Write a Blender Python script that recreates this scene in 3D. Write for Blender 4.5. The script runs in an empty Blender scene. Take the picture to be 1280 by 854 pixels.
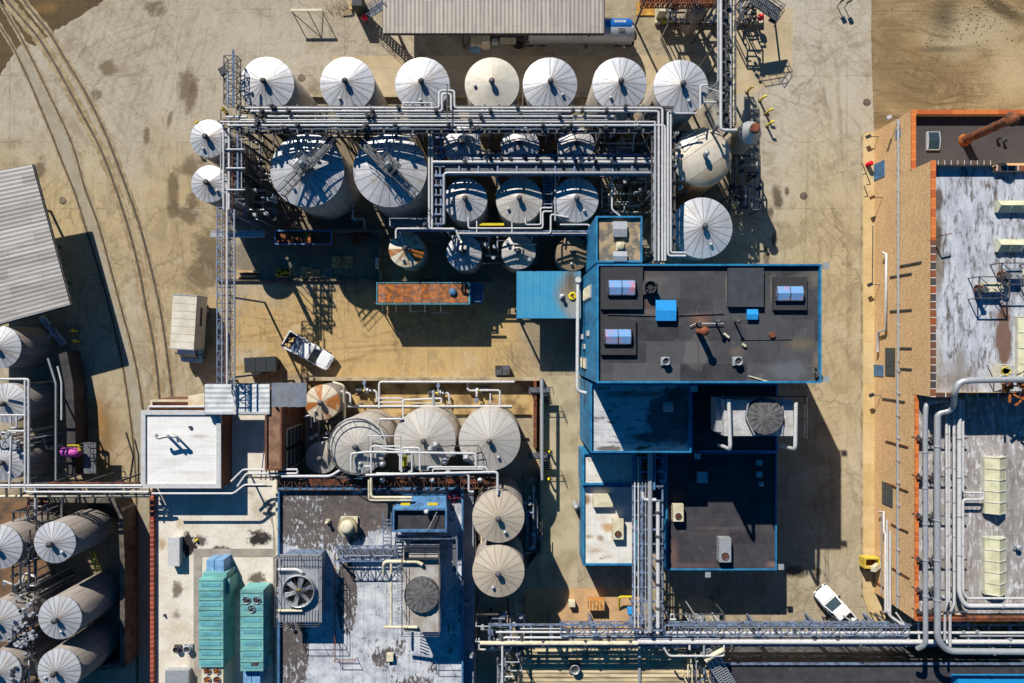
import bpy, math, random
from mathutils import Vector, Matrix
R = random.Random(11)
H = 75.0                      # camera height, metres
F = 1280*24/36                # focal length in photo pixels
sc = bpy.context.scene
# ---------------- camera, world, sun, exposure ----------------
cam = bpy.data.objects.new("camera", bpy.data.cameras.new("camera")); sc.collection.objects.link(cam); sc.camera = cam
cam.location = (0, 0, H); cam.data.lens = 24; cam.data.sensor_width = 36; cam.data.clip_end = 2000
SUN_EL = math.radians(36); SUN_AZ = math.atan2(-0.43, 0.90)
w = bpy.data.worlds.new("World"); sc.world = w; w.use_nodes = True
sky = w.node_tree.nodes.new("ShaderNodeTexSky"); sky.sky_type = 'NISHITA'; sky.sun_disc = False
sky.air_density = 1.0; sky.dust_density = .1; sky.ozone_density = 3.0; sky.sun_elevation = SUN_EL; sky.sun_rotation = SUN_AZ
hs = w.node_tree.nodes.new("ShaderNodeHueSaturation"); hs.inputs["Saturation"].default_value = 1.6; w.node_tree.links.new(sky.outputs[0], hs.inputs["Color"]); w.node_tree.links.new(hs.outputs[0], w.node_tree.nodes["Background"].inputs[0]); w.node_tree.nodes["Background"].inputs[1].default_value = 0.05
sl = bpy.data.lights.new("sun", 'SUN'); sl.energy = 5.0; sl.angle = math.radians(0.5); sl.color = (1, .95, .86)
so = bpy.data.objects.new("sun", sl); sc.collection.objects.link(so)
sd = Vector((math.sin(SUN_AZ)*math.cos(SUN_EL), math.cos(SUN_AZ)*math.cos(SUN_EL), math.sin(SUN_EL)))
so.rotation_euler = sd.to_track_quat('Z', 'Y').to_euler(); so.location = (-30, 60, 90)
sc.view_settings.view_transform = 'Standard'; sc.view_settings.look = 'None'; sc.view_settings.exposure = 0.5; sc.view_settings.gamma = 1
try:
    sc.cycles.max_bounces = 4; sc.cycles.diffuse_bounces = 2
except Exception: pass
# ---------------- helpers ----------------
def W(px, py, z=0.0):
    s = (H-z)/F
    return Vector(((px-640)*s, (427-py)*s, z))
def PXM(z): return (H-z)/F     # metres per photo pixel at height z
class MB:
    def __init__(s): s.v = []; s.f = []; s.mi = []; s.sm = []; s.cur = 0
    def add(s, vs, fs, smooth=False):
        n = len(s.v); s.v += [tuple(v) for v in vs]
        for f in fs: s.f.append([i+n for i in f]); s.mi.append(s.cur); s.sm.append(smooth)
        return s
    def slot(s, i): s.cur = i; return s
    def prism(s, pts, z0, z1, pts0=None):      # pts: world xy list (top); counter-clockwise or not
        n = len(pts); b = pts0 or pts
        a = sum(pts[i][0]*pts[(i+1) % n][1]-pts[(i+1) % n][0]*pts[i][1] for i in range(n))
        if a < 0: pts = pts[::-1]; b = b[::-1]
        vs = [(p[0], p[1], z0) for p in b]+[(p[0], p[1], z1) for p in pts]
        fs = [list(range(n))[::-1], list(range(n, 2*n))]+[[i, (i+1) % n, n+(i+1) % n, n+i] for i in range(n)]
        return s.add(vs, fs)
    def box(s, x0, y0, x1, y1, z0, z1):        # pixel rectangle read at height z1
        a = W(x0, y1, z1); c = W(x1, y0, z1)
        return s.wbox(a.x, a.y, z0, c.x, c.y, z1)
    def wbox(s, x0, y0, z0, x1, y1, z1):
        return s.prism([(x0, y0), (x1, y0), (x1, y1), (x0, y1)], z0, z1)
    def rbox(s, c, sx, sy, sz, rz=0):          # centre of base, size, rotation
        co, si = math.cos(rz), math.sin(rz)
        p = [(c[0]+x*sx/2*co-y*sy/2*si, c[1]+x*sx/2*si+y*sy/2*co) for x, y in ((-1, -1), (1, -1), (1, 1), (-1, 1))]
        return s.prism(p, c[2], c[2]+sz)
    def ppoly(s, pix, z0, z1): return s.prism([tuple(W(x, y, z1))[:2] for x, y in pix], z0, z1)
    def ring(s, x0, y0, x1, y1, z0, z1, t, ts=None):
        a = W(x0, y1, z1); c = W(x1, y0, z1)
        s.wbox(a.x, a.y, z0, c.x, a.y+t, z1); s.wbox(a.x, c.y-t, z0, c.x, c.y, z1)
        s.wbox(a.x, a.y+t, z0, a.x+t, c.y-t, z1); s.wbox(c.x-t, a.y+t, z0, c.x, c.y-t, z1); return s
    def lathe(s, c, prof, n=32, smooth=True, cap=True):    # prof: (r, z) upwards, absolute z
        vs = []; fs = []
        for r, z in prof:
            for k in range(n): a = 2*math.pi*k/n; vs.append((c[0]+r*math.cos(a), c[1]+r*math.sin(a), z))
        for j in range(len(prof)-1):
            for k in range(n): fs.append([j*n+k, j*n+(k+1) % n, (j+1)*n+(k+1) % n, (j+1)*n+k])
        s.add(vs, fs, smooth)
        if cap:
            m = len(prof)-1
            s.add([vs[m*n+k] for k in range(n)], [list(range(n))]); s.add([vs[k] for k in range(n)], [list(range(n))[::-1]])
        return s
    def tube(s, pts, r, n=8, cap=True, smooth=True, spin=0.0):
        pts = [Vector(p) for p in pts]; m = len(pts); vs = []; u = None
        for i, p in enumerate(pts):
            if i == 0: t = pts[1]-p
            elif i == m-1: t = p-pts[i-1]
            else: t = (p-pts[i-1]).normalized()+(pts[i+1]-p).normalized()
            if t.length < 1e-9: t = Vector((0, 0, 1))
            t.normalize()
            if u is None:
                u = Vector((0, 0, 1)).cross(t)
                if u.length < .1: u = Vector((1, 0, 0))
            u = (u-t*u.dot(t)).normalized(); v = t.cross(u)
            rr = r[i] if isinstance(r, (list, tuple)) else r
            for k in range(n):
                a = 2*math.pi*k/n+spin; vs.append(p+u*rr*math.cos(a)+v*rr*math.sin(a))
        fs = [[j*n+k, j*n+(k+1) % n, (j+1)*n+(k+1) % n, (j+1)*n+k] for j in range(m-1) for k in range(n)]
        s.add(vs, fs, smooth)
        if cap: s.add([vs[k] for k in range(n)], [list(range(n))[::-1]]); s.add(vs[-n:], [list(range(n))])
        return s
    def bar(s, p, q, t): return s.tube([p, q], t*.707, 4, True, False, math.pi/4)
    def pipe(s, pp, r, n=8):                    # pp: (px,py,z); rounded elbows
        P = [W(*p) for p in pp]; out = [P[0]]
        for i in range(1, len(P)-1):
            a, b, c = P[i-1], P[i], P[i+1]; d1 = (a-b); d2 = (c-b)
            if d1.length < 1e-6 or d2.length < 1e-6: continue
            k = min(2.2*r, d1.length*.45, d2.length*.45); d1.normalize(); d2.normalize()
            for t in (0, .33, .67, 1):
                out.append((b+d1*k)*(1-t)**2+b*2*t*(1-t)+(b+d2*k)*t*t)
        out.append(P[-1]); return s.tube(out, r*.9, n)
def mesh_of(name, mb, mats, off):
    me = bpy.data.meshes.new(name)
    me.from_pydata([(v[0]-off[0], v[1]-off[1], v[2]-off[2]) for v in mb.v], [], mb.f)
    for m in (mats if isinstance(mats, (list, tuple)) else [mats]): me.materials.append(m)
    me.polygons.foreach_set("material_index", mb.mi); me.polygons.foreach_set("use_smooth", mb.sm); me.update()
    return me
BASE = {}
def thing(name, label, cat, loc, group=None, rz=0.0):
    o = bpy.data.objects.new(name, None); o.empty_display_size = .3; sc.collection.objects.link(o)
    o.location = loc; o.rotation_euler = (0, 0, rz); BASE[o] = Vector(loc)
    o["label"] = label; o["category"] = cat
    if group: o["group"] = group
    return o
SPLIT = {"valve", "branch_line", "conduit", "louver", "flange", "leg", "pillar", "yellow_cap", "wheel", "post", "cargo", "header_pipe", "side_ladder", "side_step", "fender", "grille", "feet", "glazing_bar", "band", "clamp_ring", "box_trim", "vane"}
def islands(mb):                                             # groups of pieces that touch
    par = list(range(len(mb.v)))
    def find(i):
        while par[i] != i: par[i] = par[par[i]]; i = par[i]
        return i
    for f in mb.f:
        for i in f[1:]: par[find(i)] = find(f[0])
    g = {}
    for i in range(len(mb.v)): g.setdefault(find(i), []).append(i)
    G = [[v, [min(mb.v[i][k] for i in v)-.02 for k in (0, 1, 2)], [max(mb.v[i][k] for i in v)+.02 for k in (0, 1, 2)]] for v in g.values()]
    ch = True
    while ch:
        ch = False; out = []
        for q in G:
            for p in out:
                if all(q[1][k] < p[2][k] and p[1][k] < q[2][k] for k in (0, 1, 2)):
                    p[0] = p[0]+q[0]; p[1] = [min(a, b) for a, b in zip(p[1], q[1])]; p[2] = [max(a, b) for a, b in zip(p[2], q[2])]; ch = True; break
            else: out.append(q)
        G = out
    if len(G) < 2: return [mb]
    own = {}
    for n, q in enumerate(G):
        for i in q[0]: own[i] = n
    res = [MB() for _ in G]; mp = [{} for _ in G]
    for f, mi, sm in zip(mb.f, mb.mi, mb.sm):
        n = own[f[0]]; r = res[n]; ff = []
        for i in f:
            if i not in mp[n]: mp[n][i] = len(r.v); r.v.append(mb.v[i])
            ff.append(mp[n][i])
        r.f.append(ff); r.mi.append(mi); r.sm.append(sm)
    return res
def part(name, mb, mats, parent, label=None, local=False):
    if name in SPLIT:
        L_ = islands(mb)
        if len(L_) > 1: return [part_one(name, q, mats, parent, label, local) for q in L_][0]
    return part_one(name, mb, mats, parent, label, local)
def part_one(name, mb, mats, parent, label=None, local=False):
    o = bpy.data.objects.new(name, mesh_of(name, mb, mats, (0, 0, 0) if local else BASE[parent]))
    BASE[o] = BASE[parent]; o.parent = parent; sc.collection.objects.link(o)
    if label: o["label"] = label
    return o
def solo(name, label, cat, mb, mats, group=None, kind=None):
    xs = [v[0] for v in mb.v]; ys = [v[1] for v in mb.v]
    off = ((min(xs)+max(xs))/2, (min(ys)+max(ys))/2, min(v[2] for v in mb.v))
    o = bpy.data.objects.new(name, mesh_of(name, mb, mats, off)); o.location = off; BASE[o] = Vector(off); sc.collection.objects.link(o)
    if label: o["label"] = label
    if cat: o["category"] = cat
    if group: o["group"] = group
    if kind: o["kind"] = kind
    return o
def dup(root, loc, label, rz=None, group=None, scale=None):
    def rec(o, par):
        c = o.copy(); sc.collection.objects.link(c); c.parent = par
        for ch in list(KIDS.get(o, o.children)): rec(ch, c)
        return c
    c = rec(root, None); c.location = loc; c["label"] = label
    if rz is not None: c.rotation_euler = (0, 0, rz)
    if group: c["group"] = group
    if scale: c.scale = (scale,)*3
    return c
KIDS = {}
# ---------------- materials ----------------
def lin(c): c /= 255; return c/12.92 if c <= .04045 else ((c+.055)/1.055)**2.4
def C(r, g, b, k=1.25): return (lin(r)/k, lin(g)/k, lin(b)/k, 1)   # albedo of a level surface that shows this colour in full sun
class NT:
    def __init__(s, name, rough=.8, metal=0.0, spec=.3):
        s.m = bpy.data.materials.new(name); s.m.use_nodes = True; s.t = s.m.node_tree; s.n = s.t.nodes
        s.b = s.n["Principled BSDF"]; s.b.inputs["Roughness"].default_value = rough; s.b.inputs["Metallic"].default_value = metal
        s.b.inputs["Specular IOR Level"].default_value = spec
        s.geo = s.n.new("ShaderNodeNewGeometry").outputs["Position"]
    def L(s, a, b): s.t.links.new(a, b)
    def val(s, x, sock):
        if hasattr(x, "links"): s.L(x, sock)
        else: sock.default_value = x
    def math(s, op, a, b=0.0, clamp=False):
        n = s.n.new("ShaderNodeMath"); n.operation = op; n.use_clamp = clamp; s.val(a, n.inputs[0]); s.val(b, n.inputs[1]); return n.outputs[0]
    def mix(s, f, a, b, mode='MIX'):
        n = s.n.new("ShaderNodeMix"); n.data_type = 'RGBA'; n.blend_type = mode
        s.val(f, n.inputs[0]); s.val(a, n.inputs[6]); s.val(b, n.inputs[7]); return n.outputs[2]
    def mapping(s, vec, loc=(0, 0, 0), rot=(0, 0, 0), scale=(1, 1, 1), typ='POINT'):
        n = s.n.new("ShaderNodeMapping"); n.vector_type = typ; s.L(vec, n.inputs[0]); n.inputs[1].default_value = loc; n.inputs[2].default_value = rot; n.inputs[3].default_value = scale
        return n.outputs[0]
    def noise(s, vec, scale, detail=5, rough=.6, dist=0.0):
        n = s.n.new("ShaderNodeTexNoise"); s.L(vec, n.inputs["Vector"]); n.inputs["Scale"].default_value = scale
        n.inputs["Detail"].default_value = detail; n.inputs["Roughness"].default_value = rough; n.inputs["Distortion"].default_value = dist; return n.outputs[0]
    def ramp(s, f, a, b, lo=0.0, hi=1.0):
        n = s.n.new("ShaderNodeMapRange"); s.val(f, n.inputs[0]); n.inputs[1].default_value = a; n.inputs[2].default_value = b; n.inputs[3].default_value = lo; n.inputs[4].default_value = hi
        return n.outputs[0]
    def brick(s, vec, scale, w_, h_, mortar, off=.5):
        n = s.n.new("ShaderNodeTexBrick"); s.L(vec, n.inputs["Vector"]); n.inputs["Scale"].default_value = scale; n.offset = off
        n.inputs["Brick Width"].default_value = w_; n.inputs["Row Height"].default_value = h_; n.inputs["Mortar Size"].default_value = mortar
        n.inputs["Color1"].default_value = (0, 0, 0, 1); n.inputs["Color2"].default_value = (1, 1, 1, 1); n.inputs["Mortar"].default_value = (.5, .5, .5, 1)
        n.inputs["Mortar Smooth"].default_value = .1
        return n.outputs["Color"], n.outputs["Fac"]
    def swz(s, o):                                # swizzled position, e.g. 'yz'
        a = s.n.new("ShaderNodeSeparateXYZ"); s.L(s.geo, a.inputs[0]); c = s.n.new("ShaderNodeCombineXYZ")
        for i, k in enumerate(o): s.L(a.outputs['xyz'.index(k)], c.inputs[i])
        return c.outputs[0]
    def blobs(s, col, lst, dist=.5, nscale=.35):
        nz = s.math('MULTIPLY', s.math('SUBTRACT', s.noise(s.geo, nscale, 6, .65), .5), 2*dist)
        for (px, py, rx, ry, rot, c, soft, alpha, z) in lst:
            p = W(px, py, z); k = PXM(z)
            v = s.mapping(s.geo, (p.x, p.y, 0), (0, 0, math.radians(rot)), (rx*k, ry*k, 1e4), 'TEXTURE')
            n = s.n.new("ShaderNodeVectorMath"); n.operation = 'LENGTH'; s.L(v, n.inputs[0])
            f = s.ramp(s.math('ADD', n.outputs[1 if len(n.outputs) > 1 else 0], nz), 1.0, 1.0-soft, 0, alpha)
            col = s.mix(f, col, c)
        return col
    def arcs(s, px, py, fr, fa, lo, hi, amt):     # tyre arcs: streaks that follow circles round a point
        p = W(px, py, 0); v = s.mapping(s.geo, (-p.x, -p.y, 0)); sp = s.n.new("ShaderNodeSeparateXYZ"); s.L(v, sp.inputs[0])
        r = s.n.new("ShaderNodeVectorMath"); r.operation = 'LENGTH'; s.L(v, r.inputs[0]); a = s.math('ARCTAN2', sp.outputs[1], sp.outputs[0])
        wob = s.math('MULTIPLY', s.noise(s.geo, .12, 2), 3.0)
        c = s.n.new("ShaderNodeCombineXYZ"); s.L(s.math('MULTIPLY', s.math('ADD', r.outputs["Value"], wob), fr), c.inputs[0]); s.L(s.math('MULTIPLY', a, fa), c.inputs[1])
        return s.math('MULTIPLY', s.ramp(s.noise(c.outputs[0], 1.0, 5, .7), lo, hi, 0, amt), s.ramp(s.noise(s.geo, .1, 3), .42, .6))
    def out(s, col, bump=None, bd=.02):
        s.val(col, s.b.inputs["Base Color"])
        if bump is not None:
            n = s.n.new("ShaderNodeBump"); n.inputs["Distance"].default_value = bd; n.inputs["Strength"].default_value = .6
            s.L(bump, n.inputs["Height"]); s.L(n.outputs[0], s.b.inputs["Normal"])
        return s.m
def M(name, c, c2=None, scale=1.5, rough=.7, metal=0.0, lo=.42, hi=.62, spec=.3, stretch=(1, 1, 1), fine=.12, rot=0):
    t = NT(name, rough, metal, spec); c2 = c2 or tuple(x*.75 for x in c[:3])+(1,)
    v = t.mapping(t.geo, rot=(0, 0, rot), scale=stretch)
    col = t.mix(t.ramp(t.noise(v, scale), lo, hi), c, c2)
    f = t.noise(t.geo, 9, 4, .7)
    col = t.mix(fine, col, t.mix(t.ramp(f, .3, .7), (0, 0, 0, 1), (1, 1, 1, 1)), 'OVERLAY')
    return t.out(col, f, .01)
def plain(name, c, rough=.5, metal=0.0): return M(name, c, tuple(x*.85 for x in c[:3])+(1,), 3, rough, metal, fine=.06)
WHITE = plain("white_pipe_paint", C(205, 204, 204), .45)
GALV = plain("galvanised_steel", C(185, 188, 192), .42, .35)
STEEL = M("dark_steel", C(95, 98, 104), C(70, 60, 52), 2, .6, .2)
STEELB = M("blue_grey_steel", C(130, 150, 180), C(95, 100, 115), 2, .6, .2)
RUST = M("rusty_steel", C(140, 80, 52), C(82, 52, 42), 1.3, .85)
RUSTO = M("orange_rust", C(190, 110, 50), C(110, 60, 38), 1.5, .85)
BLACK = plain("black_rubber", C(30, 30, 32), .8)
DARK = plain("dark_paint", C(52, 54, 60), .6)
BLUE = M("blue_siding_paint", C(42, 136, 184), C(34, 104, 148), 1.4, .55, lo=.4, hi=.65, stretch=(1, 1, .2), fine=.3)
BLUED = M("blue_roof_trim", C(84, 132, 176), C(66, 98, 132), 1.4, .55, lo=.4, hi=.65, fine=.3)
YELLOW = plain("yellow_paint", C(232, 205, 30), .5)
RED = plain("red_paint", C(235, 25, 50), .5)
GREEN = M("dark_green_bin_paint", C(52, 72, 60), C(38, 50, 46), 2, .6)
TEAL = M("teal_enamel", C(124, 184, 180), C(96, 140, 140), .9, .5, lo=.4, hi=.7, stretch=(.3, 1, 1), fine=.25)
CREAM = M("cream_enamel", C(222, 214, 186), C(195, 185, 155), 1.2, .6)
GLASS = NT("dark_window_glass", .08, 0, .6).out((.03, .05, .06, 1))
CAR = NT("white_car_paint", .25, 0, .5).out(C(245, 245, 245))
WOODP = M("pallet_wood", C(215, 185, 135), C(170, 130, 85), 3, .9)
CONC = M("wall_concrete", C(185, 170, 140), C(140, 122, 95), .8, .9)
CONCD = M("dirty_concrete", C(130, 118, 98), C(80, 70, 60), .9, .95)
DBRICK = M("brown_brickwork", C(130, 88, 66), C(95, 62, 48), 4, .9)
GRATE = M("steel_grating", C(120, 124, 130), C(90, 92, 98), 5, .7, .3)
FABRIC = M("bed_cargo_tarpaulin", C(120, 140, 170), C(70, 80, 100), 3, .8)
def tankmat(name, c, c2, n=20, seamc=.6, rough=.42, stain=None, tone=.3, rust=None):
    t = NT(name, rough, .3 if name == "white_tank_roof" else .12, .5)
    tc = t.n.new("ShaderNodeTexCoord").outputs["Object"]; sp = t.n.new("ShaderNodeSeparateXYZ"); t.L(tc, sp.inputs[0])
    oi = t.n.new("ShaderNodeObjectInfo").outputs["Random"]
    a = t.math('ARCTAN2', sp.outputs[1], sp.outputs[0]); a = t.math('MULTIPLY', t.math('ADD', a, math.pi), n/(2*math.pi))
    fl = t.math('FLOOR', a); cb = t.n.new("ShaderNodeCombineXYZ"); t.L(fl, cb.inputs[0]); t.L(t.math('MULTIPLY', oi, 50), cb.inputs[1])
    wn = t.n.new("ShaderNodeTexWhiteNoise"); t.L(cb.outputs[0], wn.inputs["Vector"])
    col = t.mix(t.math('MULTIPLY', wn.outputs["Value"], tone), c, c2)
    n1 = t.noise(tc, 1.1, 6, .65); col = t.mix(t.ramp(n1, .45, .75, 0, .4), col, c2)
    ln = t.n.new("ShaderNodeVectorMath"); ln.operation = 'LENGTH'; cx = t.n.new("ShaderNodeCombineXYZ"); t.L(sp.outputs[0], cx.inputs[0]); t.L(sp.outputs[1], cx.inputs[1]); t.L(cx.outputs[0], ln.inputs[0])
    rr = ln.outputs["Value"]
    fr = t.math('ABSOLUTE', t.math('SUBTRACT', t.math('SUBTRACT', a, fl), .5))
    ed = t.math('MULTIPLY', t.math('SUBTRACT', .5, fr), t.math('MULTIPLY', rr, 2*math.pi/n))
    if seamc: col = t.mix(t.ramp(ed, .03, .075, seamc, 0), col, (.10, .10, .11, 1))
    # dirt washed from the vent: streaks that follow the sheets
    st = t.math('MULTIPLY', t.ramp(t.noise(cb.outputs[0], 3.1, 0), .45, .7), t.ramp(rr, .3, 1.9, .5, 0))
    col = t.mix(st, col, C(150, 125, 95))
    oz = t.n.new('ShaderNodeVectorMath'); oz.operation = 'ADD'; t.L(tc, oz.inputs[0]); cc_ = t.n.new('ShaderNodeCombineXYZ'); t.L(t.math('MULTIPLY', oi, 80), cc_.inputs[0]); t.L(cc_.outputs[0], oz.inputs[1])
    n5 = t.noise(oz.outputs[0], .55, 8, .7); col = t.mix(t.math('MULTIPLY', t.ramp(n5, .54, .68, 0, .75), t.ramp(oi, .1, .9, .3, 1)), col, C(176, 158, 132))
    n6 = t.noise(oz.outputs[0], 2.6, 6, .75); col = t.mix(t.ramp(n6, .6, .7, 0, .5), col, C(120, 112, 104))
    if rust: col = t.mix(t.ramp(t.math('ADD', t.math('MULTIPLY', wn.outputs["Value"], .5), t.math('MULTIPLY', n1, .5)), rust, rust+.12), col, C(170, 105, 45))
    return t.out(col, n1, .05)
def ribsheet(name, c, c2, rot, wid=.95, ln=6.0, c3=None):      # corrugated sheets with laps, a few darker or rust marked
    t = NT(name, .5, .1); v = t.mapping(t.geo, rot=(0, 0, rot)); bc, bf = t.brick(v, 1, ln, wid, .02, .5)
    col = t.mix(t.math('MULTIPLY', bc, .7), c, c2); n = t.noise(v, 1.1, 7, .7)
    col = t.mix(t.ramp(t.noise(t.mapping(v, scale=(.3, 2, 1)), .9, 6, .7), .5, .72, 0, .6), col, tuple(x*.6 for x in c2[:3])+(1,))
    if c3: col = t.mix(t.ramp(n, .62, .70, 0, .6), col, c3)
    col = t.mix(t.math('MULTIPLY', bf, .55), col, (.06, .06, .06, 1)); return t.out(col, n, .01)
def shellmat(name, c, c2):
    t = NT(name, .6, .1, .3); sp = t.n.new("ShaderNodeSeparateXYZ"); t.L(t.geo, sp.inputs[0])
    v = t.mapping(t.geo, scale=(1.6, 1.6, .15)); n = t.noise(v, 1.5)
    col = t.mix(t.ramp(n, .35, .7), c, c2)
    z = t.math('MULTIPLY', sp.outputs[2], 1/.9); fr = t.math('ABSOLUTE', t.math('SUBTRACT', t.math('FRACT', z), .5))
    col = t.mix(t.ramp(fr, .46, .49, 0, .35), col, (.08, .08, .08, 1))
    return t.out(col, t.math('SINE', t.math('MULTIPLY', sp.outputs[2], 26)), .012)
T_WHITE = tankmat("white_tank_roof", C(214, 214, 216), C(150, 156, 166))
T_GREY = tankmat("grey_tank_roof", C(200, 196, 188), C(165, 158, 150), seamc=.35)
T_TAN = tankmat("tan_tank_roof", C(214, 200, 176), C(190, 172, 145), n=3, seamc=.5, rough=.5, tone=.5)
T_BEIGE = tankmat("beige_tank_roof", C(196, 184, 165), C(170, 155, 136), n=18, seamc=.5, rough=.7)
T_PLATE = tankmat("plated_tank_roof", C(208, 202, 188), C(175, 166, 150), n=8, seamc=0, rough=.6, tone=.1)
T_RUST = tankmat("rust_streaked_tank_roof", C(235, 225, 200), C(215, 200, 165), n=14, rust=.50)
T_DULL = tankmat("dull_brown_tank_roof", C(150, 128, 98), C(120, 100, 80), n=24, seamc=.25, rough=.8)
S_GREY = shellmat("grey_tank_shell", C(190, 180, 168), C(160, 148, 135))
S_TAN = shellmat("tan_tank_shell", C(170, 148, 115), C(135, 112, 85))
S_BRN = shellmat("brown_grey_tank_shell", C(158, 148, 140), C(124, 114, 106))
def bandmat(name, cols, ang, step, off):       # broad welded bands across a domed roof
    t = NT(name, .45, .15, .5); tc = t.n.new("ShaderNodeTexCoord").outputs["Object"]; sp = t.n.new("ShaderNodeSeparateXYZ"); t.L(t.mapping(tc, rot=(0, 0, ang)), sp.inputs[0])
    u = t.math("ADD", t.math("MULTIPLY", sp.outputs[1], 1/step), off); fl = t.math("FLOOR", u); col = cols[0]
    for i, c in enumerate(cols[1:]): col = t.mix(t.math("GREATER_THAN", fl, i-.5), col, c)
    n = t.noise(tc, .9, 6, .65); col = t.mix(t.ramp(n, .45, .7, 0, .5), col, C(170, 140, 105)); fr = t.math("ABSOLUTE", t.math("SUBTRACT", t.math("SUBTRACT", u, fl), .5))
    col = t.mix(t.ramp(fr, .47, .49, 0, .6), col, C(110, 90, 70)); return t.out(col, n, .03)
T_TAN = bandmat("banded_tan_dome", [C(214, 206, 188), C(200, 186, 162), C(220, 212, 196)], math.radians(-35), 2.0, 1.6)
def membrane(name, c, c2, seam=3.0, lo=.45, hi=.6, blobs=(), scale=.5, stretch=(1, 1, 1), peel=None, seamf=.25, rough=.85, swap=False, dist=.5, nscale=.35, tone=.05):
    t = NT(name, rough); v = t.mapping(t.geo, scale=stretch)
    col = t.mix(t.ramp(t.noise(v, scale, 7, .65), lo, hi), c, c2)
    if peel:
        pc, plo, phi, psc, pst = peel
        n = t.noise(t.mapping(t.geo, scale=pst), psc, 8, .72, .3); col = t.mix(t.ramp(n, plo, phi), col, pc)
    if blobs: col = t.blobs(col, blobs, dist, nscale)
    bc, bf = t.brick(t.swz('yx') if swap else t.geo, 1, seam*3.1, seam, .03)
    col = t.mix(t.math('MULTIPLY', bc, tone), col, (.9, .9, .9, 1)) if seam else col
    col = t.mix(t.math('MULTIPLY', bf, seamf), col, (.08, .08, .08, 1))
    f = t.noise(t.geo, 7, 5, .7); col = t.mix(.18, col, t.mix(t.ramp(f, .3, .7), (0, 0, 0, 1), (1, 1, 1, 1)), 'OVERLAY')
    return t.out(col, f, .015)
def brickwall(name, c, c2, ax, mortar=(.35, .3, .24, 1), bs=1.0):
    t = NT(name, .9); v = t.swz(ax); bc, bf = t.brick(v, bs, .42, .14, .012)
    col = t.mix(bc, c, c2); n = t.noise(t.geo, .4, 6); col = t.mix(t.ramp(t.noise(t.geo, .12, 3), .45, .6, 0, .35), col, (.62, .30, .11, 1)); col = t.mix(t.ramp(n, .4, .7, 0, .5), col, tuple(x*.65 for x in c2[:3])+(1,))
    n2 = t.noise(t.mapping(v, scale=(3, 1.2, 1)), 2.2, 4, .8); col = t.mix(t.ramp(n2, .42, .62, 0, .6), col, tuple(min(1, x*1.5) for x in c[:3])+(1,))
    col = t.mix(t.math('MULTIPLY', bf, .5), col, mortar); return t.out(col, bf, -.01)
def coping(name, cols, ax, step, joint=(.6, .58, .55, 1)):
    t = NT(name, .6); v = t.swz(ax); n = t.n.new("ShaderNodeSeparateXYZ"); t.L(v, n.inputs[0]); u = t.math('MULTIPLY', n.outputs[0], 1/step)
    fl = t.math('FLOOR', u); wn = t.n.new("ShaderNodeTexWhiteNoise"); wn.noise_dimensions = '1D'; t.L(fl, wn.inputs["W"])
    col = cols[0]
    for i, c in enumerate(cols[1:]): col = t.mix(t.math('GREATER_THAN', wn.outputs["Value"], (i+1)/len(cols)), col, c)
    fr = t.math('SUBTRACT', u, fl); col = t.mix(t.math('LESS_THAN', fr, .09), col, joint); return t.out(col)
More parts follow.
